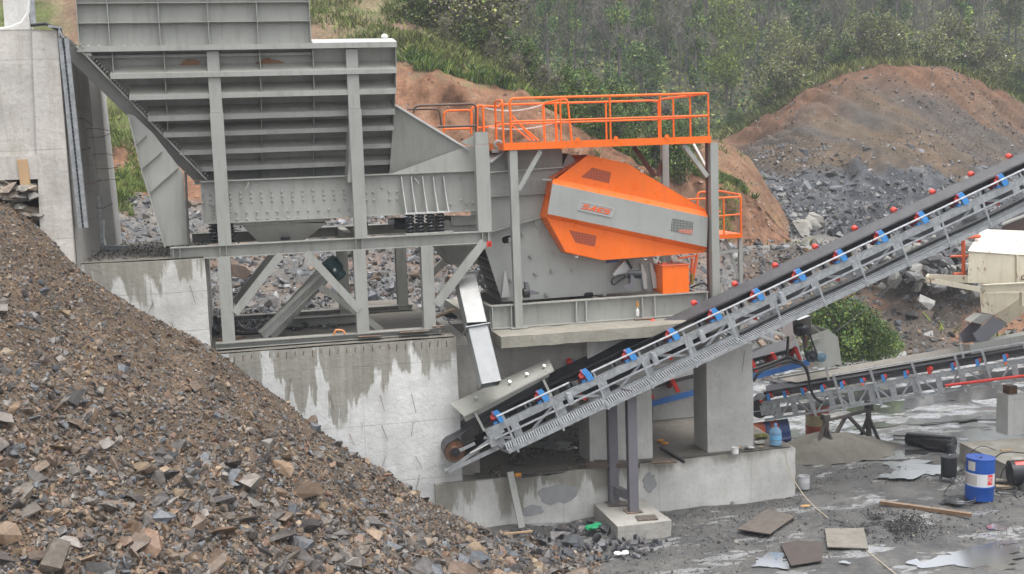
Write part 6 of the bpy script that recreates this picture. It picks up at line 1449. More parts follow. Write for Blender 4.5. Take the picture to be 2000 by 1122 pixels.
# stations
st_px = [969,1054,1141,1227,1309,1392,1476,1556,1634,1715,1795,1875,1953,2030]
ST = [c1.at_px(p, .0, .28) for p in st_px]
ST = [ST[0]+(ST[-1]-ST[0])*i/(len(ST)-1) for i in range(len(ST))]
def idler_parts(c, root, s, near, cap, roller, bar_, first=[]):
    """idler set at station s: brackets, three rollers, base bar"""
    for t0, lean in ((-.01, -1), (.93, 1)):
        mb = MB(); tt = (t0-.035, t0-.005) if lean < 0 else (t0+.03, t0+.06)
        lo = [(s-.01, .07), (s+.12, .07), (s+.10, .20), (s-.03, .20)]; hi2 = [(s-.03, .20), (s+.10, .20), (s+.04, .345), (s-.085, .345)]
        for k2_, q4 in enumerate((lo, hi2)):
            dt = (0 if k2_ == 0 else .0)*lean
            mb.hexa([c.W(a_, tt[0]+dt, b_) for a_, b_ in q4], [c.W(a_, tt[1]+dt, b_) for a_, b_ in q4])
        part('bracket', mb, near, root)
        mb = MB(); q = c.W(s-.06, t0+.02, .30 if lean < 0 else .345); rr_ = .034 if lean < 0 else .064; mb.cyl(q-c.t*lean*.06-c.n*.02, q+c.t*lean*.03+c.n*.02, rr_, 12); mb.ball(q+c.t*lean*.028+c.n*.018, rr_*.95, 10, 5, (1,1,.8)); part('roller_cap', mb, cap, root, smooth=True)
    mb = MB(); mb.cyl(c.W(s-.09, .30, .075), c.W(s-.09, .0, .24), .056, 12); part('roller', mb, roller, root, smooth=True)
    mb = MB(); mb.cyl(c.W(s-.05, .68, .07), c.W(s-.05, .90, .225), .05, 10); part('roller', mb, roller, root, smooth=True)
    mb = MB(); mb.cyl(c.W(s, .31, .09), c.W(s, .65, .09), .05, 10); part('roller', mb, roller, root, smooth=True)
    mb = MB(); c.box(mb, s-.13, s-.04, -.0, .95, .078, .11); part('idler_base', mb, bar_, root)
ROLR = paint('roller_red', (.58,.04,.03), .45, .15)
for s_ in ST: idler_parts(c1, k1, s_, BLUE, REDCAP, ROLR, BLUE)
# belts
trough(c1, .45, S1, 'carrying_belt', k1)
mb = MB(); c1.box(mb, -.2, S1, .06, .88, -.235, -.22); part('return_belt', mb, BELT, k1)
# tail drum with the belt wrapped round it
dc = P(890, 884, y=22.33-.02); sdr = (dc-c1.a).dot(c1.d); ndr = (dc-c1.a).dot(c1.n)
RD = .205
mb = MB(); mb.lathe(c1.W(sdr, .02, ndr), c1.t, [(.0,0),(RD*.45,.0),(RD*.5,.02),(RD*.92,.02),(RD,.0),(RD,.91),(RD*.5,.9)], 28); part('tail_drum', mb, RUSTY, k1, smooth=True)
mb = MB(); mb.cyl(c1.W(sdr, -.10, ndr), c1.W(sdr, .06, ndr), .035, 12); mb.cyl(c1.W(sdr, -.07, ndr), c1.W(sdr, -.02, ndr), .09, 12); part('bearing', mb, DARKM, k1)
mb = MB(); c1.box(mb, sdr-.02, sdr+.42, -.06, -.03, ndr-.03, ndr+.03); part('bearing_arm', mb, GALV, k1)
vs = []; N = 22
for k in range(N+1):
    a_ = math.radians(85+195*k/N); 
    for r_ in (RD+.003, RD+.017):
        for t_ in (.02, .92): vs.append(tuple(c1.W(sdr+r_*math.cos(a_), t_, ndr+r_*math.sin(a_))))
mb = MB(); mb.add(vs, [f for k in range(N) for f in ((4*k,4*k+4,4*k+5,4*k+1),(4*k+2,4*k+3,4*k+7,4*k+6),(4*k,4*k+2,4*k+6,4*k+4),(4*k+1,4*k+5,4*k+7,4*k+3))])
part('belt_wrap', mb, BELT, k1, smooth=True)
# transition from flat at the drum to troughed
vs = []; N = 10
for k in range(N+1):
    u_ = k/N; s_ = sdr+(.455-sdr)*u_; nb_ = (ndr+RD+.01)*(1-u_)+.185*u_
    for t_, w_ in ((.02, .15), (.30, 0), (.66, 0), (.92-.04*u_, .14)): vs.append(tuple(c1.W(s_, t_, nb_+w_*u_)))
    for t_, w_ in ((.92-.04*u_, .14), (.66, 0), (.30, 0), (.02, .15)): vs.append(tuple(c1.W(s_, t_, nb_+w_*u_-.014)))
mb = MB(); mb.add(vs, [(8*k+i, 8*k+(i+1) % 8, 8*k+8+(i+1) % 8, 8*k+8+i) for k in range(N) for i in range(8)]); part('belt_entry', mb, BELT, k1)
mb = MB(); c1.box(mb, sdr+.1, .3, .1, .86, ndr-RD-.012, ndr-RD); part('belt_return_entry', mb, BELT, k1)
# frame verticals, diagonals
for i, s_ in enumerate(ST):
    for ds in ((.02,) if i % 1 == 0 else ()):
        mb = MB(); c1.box(mb, s_+.16, s_+.33, -.026, -.021, -.4, .0); part('web_plate', mb, GALV, k1)
        mb = MB()
        for dn in (-.12, -.17, -.22, -.29): mb.cyl(c1.W(s_+.24, -.027, dn), c1.W(s_+.24, -.036, dn), .009, 6)
        part('bolts', mb, BOLT, k1, kind='stuff')
    mb = MB(); q0, q1 = (s_-.42, s_+.14) if i % 2 else (s_+.14, s_-.42)
    mb.bar(c1.W(q0, .03, -.34), c1.W(q1, .03, -.08), .012, .055); part('diagonal', mb, GALV, k1)
    mb = MB(); c1.box(mb, s_+.2, s_+.26, -.0, .95, -.09, -.06) ; part('cross_tie', mb, GALV, k1)
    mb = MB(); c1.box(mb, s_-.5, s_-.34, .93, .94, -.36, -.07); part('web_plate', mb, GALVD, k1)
    if i % 2 == 0: mb = MB(); mb.cyl(c1.W(s_-.2, .05, -.24), c1.W(s_-.2, .9, -.24), .045, 10); part('return_roller', mb, ROLR, k1, smooth=True)
    if i > 0:                              # small grey brackets with a slot plate
        mb = MB(); c1.box(mb, s_-.38, s_-.24, .28, .31, .0, .13); part('stringer_bracket', mb, GALV, k1)
        mb = MB(); c1.box(mb, s_-.335, s_-.285, .272, .279, .03, .11); part('slot_plate', mb, DARKM, k1)
# second thin chord on the near side
mb = MB(); c1.box(mb, ST[0]-.3, S1, -.09, -.03, -.185, -.165); c1.box(mb, ST[0]-.3, S1, -.09, -.085, -.165, -.145); part('cable_angle', mb, GALVL, k1)
# walkway: grating strip, posts and handrail
po_px = [981,1076,1159,1247,1331,1418,1499.5,1581,1663.5,1746,1826,1908.6,1989,2070]
TW = -.55; PO = [c1.at_px(p, TW, .36) for p in po_px]; PO = [PO[0]+(PO[-1]-PO[0])*i/(len(PO)-1) for i in range(len(PO))]
w0 = PO[0]-.18
for j, (a_, b_, dn) in enumerate(((w0, PO[2]+.02, 0.), (PO[2]-.06, S1, -.035))):
    mb = MB(); c1.box(mb, a_, b_, TW-.0, TW+.008, -.42+dn, -.335+dn); part('walkway_edge', mb, GALV, k1)
    mb = MB(); c1.box(mb, a_, b_, TW+.012, -.03, -.385+dn, -.38+dn); part('walkway_tray', mb, plain('tray_dark_zinc', (.085,.09,.095), .6, .2, .2), k1)
    mb = MB(); n_ = int((b_-a_)/.05)
    for k in range(n_): s_ = a_+.02+k*.05; mb.bar(c1.W(s_-.02, TW+.02, -.355+dn), c1.W(s_+.03, -.04, -.355+dn), .027, .012)
    c1.box(mb, a_, b_, TW+.012, TW+.03, -.375+dn, -.352+dn); c1.box(mb, a_, b_, -.05, -.03, -.375+dn, -.352+dn)
    part('grating', mb, GALVL, k1, kind='stuff')
mb = MB(); mb.add([tuple(c1.W(w0, TW, -.42)), tuple(c1.W(w0-.10, -.2, -.40)), tuple(c1.W(w0-.12, -.03, -.36)), tuple(c1.W(w0, TW, -.34)), tuple(c1.W(w0-.09, -.2, -.33)), tuple(c1.W(w0-.12, -.03, -.30))], [(0,1,4,3),(1,2,5,4)]); part('walkway_end', mb, GALV, k1)
for s_ in PO: mb = MB(); mb.hexa([c1.W(s_-.022,TW-.014,-.47), c1.W(s_+.022,TW-.014,-.47), c1.W(s_+.022,TW-.006,-.47), c1.W(s_-.022,TW-.006,-.47)], [c1.W(s_-.022,TW-.014,.37), c1.W(s_+.022,TW-.014,.37), c1.W(s_+.022,TW-.006,.37), c1.W(s_-.022,TW-.006,.37)]); c1.box(mb, s_+.014, s_+.022, TW-.006, TW+.03, -.33, .37); part('rail_post', mb, GALV, k1)
for a_, b_ in ((PO[0]-.12, PO[1]+.45), (PO[2]-.04, PO[4]-.1), (PO[4]-.08, PO[8]+.4), (PO[8]+.42, S1)):
    mb = MB(); mb.cyl(c1.W(a_, TW-.03, .375), c1.W(b_, TW-.03, .375), .02, 8); part('handrail', mb, GALVL, k1, smooth=True)
for s_ in (PO[1]+.36, PO[3]+.3, PO[4]+.4, PO[6]+.3): # clamp joints
    mb = MB(); c1.box(mb, s_, s_+.12, -.1, -.026, -.2, .02); c1.box(mb, s_+.03, s_+.09, -.12, -.03, -.1, .06); part('joint_bracket', mb, GALVL, k1)
mb = MB(); pts = [c1.W(s_, -.13+.04*math.sin(s_*2.1), -.33) for s_ in np.linspace(PO[5]+.2, S1, 40)]; mb.tube(pts, .038, 7); solo('power_cable', mb, BLACK, 'thick black cable laid along the walkway of the tall conveyor', 'cable', smooth=True)
# feed skirt at the tail
sk0, sk1 = c1.at_px(885, 0, .45), c1.at_px(1075, 0, .45)
mb = MB(); a_, b_ = P(905, 812, y=22.3), P(1081, 722, y=22.3); a2, b2 = P(879, 789, y=22.72), P(1072, 700, y=22.72)
mb.prism([a_, b_, b2, a2], (0, .012, -.01)); part('skirt_plate', mb, STEELD, k1)
mb = MB(); mb.bar(a_+Vector((.0,-.03,-.01)), b_+Vector((.0,-.03,-.01)), .09, .025); mb.bar(a_+Vector((.02,.03,-.08)), b_+Vector((-.1,.03,-.08)), .012, .12); part('skirt_angle', mb, STEELD, k1)
mb = MB(); mb.bar(a_+Vector((.3,.1,-.2)), b_+Vector((-.1,.1,-.17)), .02, .16); part('skirt_rubber', mb, BLACK, k1)
for px, py in ((929,780),(995,749),(1028,734),(1062,718)):
    q = P(px, py, y=22.48); u_ = (Vector((0,0,1))+Vector((0,-1,0))).normalized(); mb = MB(); mb.cyl(q, q+Vector((0,-.05,.05)), .03, 7); part('skirt_bolt', mb, BOLT, k1)
for (p, q_) in (((927,806),(946,842)), ((1061,742),(1077,775))): mb = MB(); mb.bar(P(*p, y=22.27), P(*q_, y=22.27), .055, .05); part('skirt_strut', mb, STEEL, k1)
# support trestle of the tall conveyor
sp = thing('conveyor_support', 'dark violet grey two legged support standing on the square footing', 'support', (7.5, 22.5, .3))
lx, ly = P(1237, 1005, y=22.18).x, 21.95; rx, ry = P(1197, 960, y=23.05).x, 22.5+.5
fz = .302
nz = c1.W(c1.at_px(1237, 0, -.42), 0, -.44).z
for i, (x, y, z0, z1) in enumerate(((P(1237,1010,y=21.95).x, 21.95, fz, 0), (P(1199,990,y=22.6).x, 22.6, fz, 0))):
    z1 = c1.W((x-c1.a.x)/c1.d.x, 0, -.43).z-.1
    mb = MB(); mb.bar((x, y, z0+.015), (x, y, z1), .19, .17, (0,1,0)); part('leg', mb, PURP, sp)
    mb = MB(); mb.box(x-.17, x+.17, y-.13, y+.13, z0, z0+.014); part('foot_plate', mb, RUSTY, sp)
    LGX = x
xa_, xb_ = P(1237,1010,y=21.95).x, P(1199,990,y=22.6).x
mb = MB(); za = P(1220, 965, y=22.2).z; mb.bar((xa_, 21.95, za), (xb_, 22.6, za), .12, .17); part('cross_bar', mb, PURP, sp)
zt_ = c1.W((xa_-c1.a.x)/c1.d.x, 0, -.43).z-.06; mb = MB(); mb.bar((xa_+.05, 21.8, zt_), (xb_-.05, 23.1, zt_-.06), .16, .12); part('head_beam', mb, PURP, sp)

# ---------------- lower conveyor at the right
def l2(px, py, off=0.):
    v = cf+cr*((px-1000)/FOC)-cu*((py-561)/FOC); t_ = math.tan(math.radians(30)); k = (25.35+15.3*t_)/(v.y+t_*v.x); return CO+v*k
c2 = Conv(l2(1487, 790), l2(2000, 706), .9)
k2 = thing('low_conveyor', 'lower galvanised belt conveyor with skirt boards running to the right edge', 'conveyor', c2.W(1, .5, -1))
S2 = c2.L+2.2
for t_ in (0, .9):
    mb = MB(); c2.box(mb, .0, S2, t_-.02, t_-.01, -.05, .06); c2.box(mb, .0, S2, t_-.02, t_+.05, .05, .06); part('top_chord', mb, GALV, k2)
    mb = MB(); c2.box(mb, .0, S2, t_-.02, t_+.05, -.44, -.39); part('lower_chord', mb, GALV, k2)
z2px = lambda x: 1400+x/2.15
idx2 = [215,283,358,440,523,608,697,790,890,988,1092,1207,1330]; S_2 = [c2.at_px(z2px(x), 0, .2) for x in idx2]
for i, s_ in enumerate(S_2):
    bm_ = RED if i == 8 else BLUE
    mb = MB(); c2.box(mb, s_-.04, s_+.04, -.015, .02, .062, .235); part('bracket', mb, bm_, k2)
    mb = MB(); mb.cyl(c2.W(s_+.05, .03, .20), c2.W(s_+.05, .36, .08), .05, 12); part('roller', mb, ROLR, k2, smooth=True)
    mb = MB(); mb.cyl(c2.W(s_, .33, .10), c2.W(s_, .62, .10), .055, 10); part('roller', mb, ROLR, k2, smooth=True)
    mb = MB(); mb.cyl(c2.W(s_, .63, .07), c2.W(s_, .86, .17), .05, 10); part('roller', mb, ROLR, k2, smooth=True)
    mb = MB(); c2.box(mb, s_+.1, s_+.24, -.026, -.021, -.4, -.05); part('web_plate', mb, GALV, k2)
    mb = MB(); mb.bar(c2.W(s_-.2 if i % 2 else s_+.08, .03, -.39), c2.W(s_+.08 if i % 2 else s_-.2, .03, -.05), .012, .045); part('diagonal', mb, GALV, k2)
trough(c2, .1, S2, 'carrying_belt', k2, n0=.165, wh=.13, flat=(.30,.62), lips=(.04,.88))
mb = MB(); c2.box(mb, -.05, S2, .06, .84, -.33, -.32); part('return_belt', mb, BELT, k2)
mb = MB(); mb.cyl(c2.W(-.08, .05, -.12), c2.W(-.08, .85, -.12), .24, 22); part('tail_drum', mb, BELT, k2, smooth=True)
mb = MB(); c2.box(mb, -.05, .3, -.05, -.03, -.28, -.02); part('take_up_plate', mb, GALV, k2)
mb = MB(); mb.cyl(c2.W(-.3, -.06, -.15), c2.W(.4, -.06, -.15), .014, 6); part('take_up_screw', mb, GALV, k2)
mb = MB(); c2.box(mb, -.02, .06, -.08, -.03, .062, .12); part('end_clip', mb, RED, k2)
# posts and skirt boards
for x in (370, 490, 645, 820, 1000, 1115, 1290):
    s_ = c2.at_px(z2px(x+14), -.1, .1); h_ = .12 if x == 370 else .44
    mb = MB(); mb.hexa([c2.W(s_+.04,-.10,-.50), c2.W(s_+.10,-.10,-.50), c2.W(s_+.10,-.06,-.50), c2.W(s_+.04,-.06,-.50)], [c2.W(s_-.05,-.10,h_), c2.W(s_+.01,-.10,h_), c2.W(s_+.01,-.06,h_), c2.W(s_-.05,-.06,h_)]); part('skirt_post', mb, GALV, k2)
sA, sB, sC = c2.at_px(z2px(487), -.08, .45), c2.at_px(z2px(1180), -.08, .45), S2
mb = MB(); c2.box(mb, sA, S2, -.09, -.05, .44, .47); part('top_angle', mb, GALVL, k2)
BOARD = paint('dusty_skirt_board', (.20,.19,.165), .7, .5, (.09,.075,.055))
mb = MB(); s0_ = c2.at_px(z2px(250), .8, .35); mb.hexa([c2.W(s0_+.5,.72,.26), c2.W(sB,.72,.26), c2.W(sB,.74,.26), c2.W(s0_+.5,.74,.26)], [c2.W(s0_,.98,.40), c2.W(sB-.4,.98,.42), c2.W(sB-.4,1.0,.42), c2.W(s0_,1.0,.40)]); part('skirt_board', mb, BOARD, k2)
mb = MB(); c2.box(mb, s0_-.1, sA+.1, .95, 1.02, .40, .43); part('board_edge', mb, STEELD, k2)
mb = MB(); mb.hexa([c2.W(sB-.2,.72,.26), c2.W(S2,.72,.26), c2.W(S2,.74,.26), c2.W(sB-.2,.74,.26)], [c2.W(sB-.5,.98,.50), c2.W(S2,.98,.54), c2.W(S2,1.0,.54), c2.W(sB-.5,1.0,.50)]); part('skirt_board', mb, STEEL, k2)
mb = MB(); c2.box(mb, sB-.6, S2, -.02, .0, .38, .62); part('side_board', mb, STEEL, k2)
for x in (470, 1035): s_ = c2.at_px(z2px(x), .7, .2); mb = MB(); c2.box(mb, s_-.03, s_+.03, .66, .7, .05, .55); part('inner_post', mb, STEELW, k2)
mb = MB(); a_, b_ = l2(z2px(957), 600+325/2.15), l2(z2px(1340), 600+277/2.15); o2 = -c2.t*.14; mb.cyl(a_+o2, b_+o2, .035, 10); solo('red_pipe', mb, RED, 'bright red pipe fixed along the side of the lower conveyor', 'pipe', smooth=True)
for x, y in ((611,323),(1213,235)): q = l2(z2px(x), 600+y/2.15)-c2.t*.03; mb = MB(); mb.box(q.x-.03, q.x+.03, q.y-.01, q.y, q.z-.03, q.z+.03); part('orange_clip', mb, ORG_P, k2)
# concrete column and slab under its right end
yq = 24.45; x0, x1 = P(1969, 800, y=yq).x, P(2012, 800, y=yq).x
cblock('concrete_column', 'square concrete column under the lower conveyor at the right edge', 'column', CONC, x0, x1, yq, yq+.45, .3, P(1980, 772, y=yq).z, n=(4,4,8), seed=61)
mb = MB(); z_ = P(1985, 772, y=yq).z; mb.box(x0+.1, x0+.32, yq+.1, yq+.35, z_+.0, z_+.2); solo('steel_shoe', mb, RUSTY, 'rusty steel shoe between the right column and the lower conveyor', 'bracket')
# trestle of rusty angle under the lower conveyor
ts = thing('angle_trestle', 'dark rusty angle iron trestle standing on the sand heap under the lower conveyor', 'trestle', P(1660, 880, z=.2))
TR = paint('dark_rusty_steel', (.075,.065,.06), .65, .3, (.05,.03,.02)); ya_, yb3 = 25.35, 26.3
def T(a, b, y0, y1, w_=.08, nm='brace'): mb = MB(); mb.bar(P(*a, y=y0), P(*b, y=y1), w_, w_); part(nm, mb, TR, ts)
T((1614,818),(1615,883), ya_, ya_, .09, 'leg'); T((1612,822),(1592,886), ya_, ya_-.2, .06, 'leg'); T((1614,830),(1636,890), ya_, ya_-.3, .05, 'leg')
T((1696,792),(1697,863), yb3, yb3, .1, 'leg'); T((1694,815),(1678,862), yb3, yb3+.1, .07, 'leg'); T((1697,815),(1722,873), yb3, yb3-.25, .07, 'leg')
T((1612,822),(1704,800), ya_, yb3, .07, 'rail'); T((1652,814),(1626,860), (ya_+yb3)/2, ya_+.2, .07); T((1656,812),(1690,848), (ya_+yb3)/2, yb3-.1, .07)
mb = MB(); q = P(1612, 816, y=ya_); mb.box(q.x-.08, q.x+.08, q.y-.1, q.y+.1, q.z-.06, q.z+.08); part('head_plate', mb, TR, ts); q = P(1697, 795, y=yb3); mb = MB(); mb.box(q.x-.07, q.x+.07, q.y-.1, q.y+.1, q.z-.05, q.z+.15); part('head_plate', mb, TR, ts)

# ---------------- third conveyor passing behind the piers, with its drive
yk = 25.9
c3 = Conv(P(1255, 792, y=yk), P(1580, 706, y=yk), .8)
k3 = thing('short_conveyor', 'short blue framed conveyor with red idlers passing behind the concrete piers', 'conveyor', c3.W(1, .4, -1.2))
mb = MB(); c3.box(mb, -1.2, c3.L, -.02, .03, -.09, .05); part('side_beam', mb, paint('dull_blue_beam', (.025,.12,.36), .5, .45), k3)
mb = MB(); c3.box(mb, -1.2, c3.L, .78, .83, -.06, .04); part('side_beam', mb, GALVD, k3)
for px in (1270, 1320, 1395, 1473, 1516, 1560):
    s_ = c3.at_px(px, 0, .2)
    mb = MB(); mb.hexa([c3.W(s_-.0,-.01,.09), c3.W(s_+.09,-.01,.09), c3.W(s_+.09,.06,.09), c3.W(s_-.0,.06,.09)], [c3.W(s_-.1,-.03,.42), c3.W(s_-.01,-.03,.42), c3.W(s_-.01,.04,.42), c3.W(s_-.1,.04,.42)]); part('idler_bracket', mb, RED, k3)
    mb = MB(); mb.cyl(c3.W(s_-.05, .02, .4), c3.W(s_-.05, .28, .2), .06, 10); part('roller', mb, ROLR, k3, smooth=True)
    mb = MB(); mb.cyl(c3.W(s_-.05, .29, .19), c3.W(s_-.05, .78, .19), .06, 10); part('roller', mb, ROLR, k3, smooth=True)
mb = MB(); vs = []; 
trough(c3, -1.2, c3.L+.1, 'carrying_belt', k3, n0=.27, wh=.17, flat=(.25,.55), lips=(-.05,.85), mat=plain('wet_glossy_belt', (.05,.05,.055), .12, 0, .4, 3, .9))
mb = MB(); c3.box(mb, -1.2, c3.L, .05, .75, -.03, -.02); part('return_belt', mb, BELT, k3)
mb = MB(); mb.bar(P(1470,650,y=yk+.9), P(1530,672,y=yk+.9), .06, .07); mb2 = MB(); part('rear_rail', mb, STEELW, k3)
mb = MB(); mb.bar(P(1490,642,y=yk+1.1), P(1533,655,y=yk+1.1), .06, .07); part('rear_rail', mb, STEELW, k3)
def z8(x, y): return 1440+x/5.34, 590+y/5.34
hd = thing('transfer_hood', 'grey transfer hood plates at the head of the short conveyor', 'hood', P(1620, 720, y=yk+.3))
mb = MB(); mb.prism([P(*z8(x, y), y=yk-.02) for x, y in [(775,350),(945,290),(1050,365),(1085,630),(1080,642),(850,697),(800,640)]], (0,.012,0)); part('side_plate', mb, STEELD, hd)
mb = MB(); mb.prism([P(*z8(x, y), y=yk+.85) for x, y in [(770,235),(960,290),(1000,420),(760,400)]], (0,.012,0)); part('rear_plate', mb, STEELD, hd)
mb = MB(); a_, b_ = P(*z8(945,290), y=yk-.02), P(*z8(1050,365), y=yk-.02); c_ = P(*z8(1085,630), y=yk-.02); w_ = Vector((0,.85,0)); mb.add([tuple(a_), tuple(b_), tuple(b_+w_), tuple(a_+w_), tuple(c_), tuple(c_+w_)], [(0,1,2,3),(1,4,5,2)]); part('cover_plate', mb, STEEL, hd)
dv = thing('belt_drive', 'dark electric motor with pulley and vee belts driving the short conveyor', 'motor', P(1585, 710, y=yk-.3))
mb = MB(); mb.prism([P(*z8(x, y), y=yk-.45) for x, y in [(455,185),(575,200),(590,380),(560,460),(530,520),(520,360),(475,330)]], (0,.012,0)); part('mounting_plate', mb, paint('pinkish_plate', (.33,.29,.28), .5, .3), dv)
mb = MB(); mb.prism([P(*z8(x, y), y=yk-.15) for x, y in [(570,175),(765,145),(775,340),(640,360),(575,330)]], (0,.3,0)); part('motor_housing', mb, paint('dark_brown_housing', (.06,.05,.045), .5, .3), dv)
mb = MB(); a_, b_ = P(*z8(520,180), y=yk-.4), P(*z8(760,145), y=yk-.4); mb.add([tuple(a_), tuple(P(*z8(640,190), y=yk-.5)), tuple(b_), tuple(P(*z8(650,115), y=yk+.1))], [(0,1,2,3)]); part('motor_roof', mb, GALVL, dv)
q = P(*z8(680,290), y=yk-.3); mb = MB(); mb.lathe(q+Vector((0,-.2,0)), (0,1,0), [(.02,-.02),(.05,-.02),(.05,.0),(.085,.0),(.075,.03),(.085,.06),(.11,.08),(.13,.12),(.14,.4)], 18); part('motor', mb, DARKM, dv, smooth=True)
q2 = P(*z8(785,570), y=yk-.4); mb = MB(); mb.lathe(q2, (0,1,0), [(.03,-.03),(.05,-.02),(.055,.0),(.10,.01),(.14,.0),(.15,.02),(.135,.05),(.15,.08),(.12,.1)], 22); part('pulley', mb, DARKM, dv, smooth=True)
q3 = P(*z8(885,580), y=yk-.3); mb = MB(); mb.lathe(q3, (0,1,0), [(.02,-.02),(.06,-.01),(.12,0),(.12,.2)], 16); part('gearbox', mb, paint('gear_blue', (.10,.17,.22), .5, .4), dv)
qa_, qb_ = q+Vector((0,-.12,0)), q2+Vector((0,.05,0))
mb = MB(); dd = (qb_-qa_).normalized(); ss = dd.cross(Vector((0,1,0))).normalized()
for sg in (1, -1): mb = MB(); mb.bar(qa_+ss*sg*.08, qb_+ss*sg*.145, .03, .03); part('vee_belt', mb, BLACK, dv)
mb = MB(); mb.bar(P(*z8(585,330), y=yk-.5), P(*z8(685,620), y=yk-.5), .012, .03); part('stay_rod', mb, GALV, dv)
mb = MB(); mb.bar(P(*z8(710,350), y=yk-.25), P(*z8(712,480), y=yk-.25), .06, .08); part('tensioner', mb, RUSTY, dv)
mb = MB(); mb.bar(P(*z8(740,410), y=yk-.06), P(*z8(865,378), y=yk-.06), .03, .04); part('guide_bar', mb, STEELD, dv)
for i, pts in enumerate([[(165,705),(300,660),(500,580),(520,560),(530,360)], [(170,830),(215,740),(330,680),(520,610),(640,640),(700,660),(735,720),(760,900),(800,1000),(890,1050)], [(500,560),(600,600),(690,650),(745,760),(755,880)]]):
    mb = MB(); w3 = [P(*z8(*p), y=yk-.55) for p in pts]; mb.tube(rod(w3, .25, 1, seg=5), .035, 7); solo('black_hose', mb, BLACK, ['black hose looping along the blue beam of the short conveyor', 'long thick black hose drooping from the pulley over the lower conveyor', 'second black hose hanging beside the pulley'][i], 'hose', smooth=True)

# ============================================================ CREAM MACHINE AT THE RIGHT
def z4(x, y): return 1700+x/3.3, 420+y/3.3
ym = 25.0
cm = thing('machine_housing', 'rust stained cream coloured machine housing with a sloping top at the right edge', 'machine', P(1960, 560, y=ym))
def ex_(poly, y0, dy, name, mat, t): mb = MB(); mb.prism([P(*z4(*p), y=y0) for p in poly], dy if isinstance(dy, tuple) else (dy*.8, dy, 0)); return part(name, mb, mat, t)
ex_([(635,236),(948,260),(1300,285),(1300,470),(945,442),(625,440)], ym, (1.3,1.6,0), 'housing', CREAM, cm)
a_, b_, c_, d_ = [P(*z4(*p), y=yy) for p, yy in (((632,234), ym-.02), ((948,257), ym-.02), ((1010,108), ym+.7), ((722,98), ym+.7))]
mb = MB(); mb.prism([a_, b_, c_, d_], (0,.02,.02)); part('sloping_lid', mb, paint('cream_lid', (.72,.69,.58), .45, .2, (.35,.25,.12), rust=.05), cm)
mb = MB(); e_ = P(*z4(1300,275), y=ym-.02); f_ = P(*z4(1300,130), y=ym+.7); mb.prism([b_+Vector((.02,0,0)), e_, f_, c_+Vector((.02,0,0))], (0,.02,.02)); part('sloping_lid', mb, CREAM, cm)
mb = MB(); mb.bar(P(*z4(945,255), y=ym-.03), P(*z4(945,440), y=ym-.03), .04, .04, (0,1,0)); part('corner_angle', mb, CREAM, cm)
yb4 = ym-.45
mb = MB(); p0, p1 = P(*z4(720,478), y=yb4), P(*z4(1300,450), y=yb4); mb.ibeam(p0, p1, .16, .22, .02); part('front_beam', mb, CREAM, cm)
mb = MB(); mb.chan(P(*z4(362,418), y=yb4+.3), P(*z4(705,480), y=yb4), .06, .12, .015); part('arm_beam', mb, CREAM, cm)
mb = MB(); mb.chan(P(*z4(375,405), y=yb4+1.0), P(*z4(625,415), y=ym-.02), .06, .17, .015); part('arm_beam', mb, CREAM, cm)
mb = MB(); mb.bar(P(*z4(362,418), y=yb4+.3), P(*z4(375,400), y=yb4+1.0), .05, .16); part('arm_end', mb, CREAM, cm)
mb = MB(); mb.bar(P(*z4(980,500), y=yb4-.1), P(*z4(980,585), y=yb4-.1), .1, .1, (0,1,0)); part('hanger', mb, CREAM, cm)
mb = MB(); q = P(*z4(985,405), y=ym-.04); mb.tube([q+Vector((.05*math.cos(k*.5), 0, .05*math.sin(k*.5))) for k in range(13)], .014, 5); part('ring', mb, RUSTY, cm)
ex_([(705,500),(972,505),(972,540),(800,645),(735,632),(715,628)], ym-.1, .7, 'outlet_cone', CREAM, cm)
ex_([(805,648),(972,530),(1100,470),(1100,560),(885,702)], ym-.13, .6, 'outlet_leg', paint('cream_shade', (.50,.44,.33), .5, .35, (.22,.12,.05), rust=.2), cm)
for px in (2035, 2110):       # its columns stand on the ground beyond the frame
    x = P(px, 700, y=ym+.8).x; mb = MB(); mb.bar((x, ym+.9, 0), (x, ym+.9, P(2035,560,y=ym).z), .2, .2, (0,1,0)); part('column', mb, CREAM, cm)
el = thing('chute_elbow', 'bare grey sheet metal elbow chute below the cream machine', 'chute', P(1920, 650, y=ym-.3))
ex_([(572,768),(652,692),(722,708),(662,766),(690,812),(604,828)], ym+.15, .012, 'rear_side', PURP, el)
mb = MB(); a_, b_, c_, d_ = P(*z4(652,690), y=ym+.15), P(*z4(790,640), y=ym-.2), P(*z4(722,705), y=ym-.2), P(*z4(700,650), y=ym+.2); mb.prism([P(*z4(652,690), y=ym-.15), P(*z4(715,640), y=ym-.15), P(*z4(795,645), y=ym-.15), P(*z4(722,706), y=ym-.15)], (0,.3,0)); part('top_face', mb, STEEL, el)
ex_([(662,768),(790,655),(882,702),(750,815),(690,815)], ym-.2, .012, 'front_side', paint('bluish_steel', (.20,.20,.225), .4, .25), el)
dc_ = thing('dark_chute', 'dark brown chute end showing above the cream machine', 'chute', P(1975, 450, y=ym+.9))
ex_([(848,68),(1000,10),(1300,-80),(1300,110),(1000,112),(845,104)], ym+.75, .5, 'side', paint('dark_brown_chute', (.07,.045,.04), .5, .3), dc_)
ex_([(845,62),(1000,4),(1300,-90),(1300,-78),(1000,14),(850,72)], ym+.7, .6, 'top_edge', STEELD, dc_)
ry_ = ym+.3; rr = thing('orange_post_rail', 'worn orange rail post on the arm of the cream machine', 'railing', P(1882, 535, y=ry_))
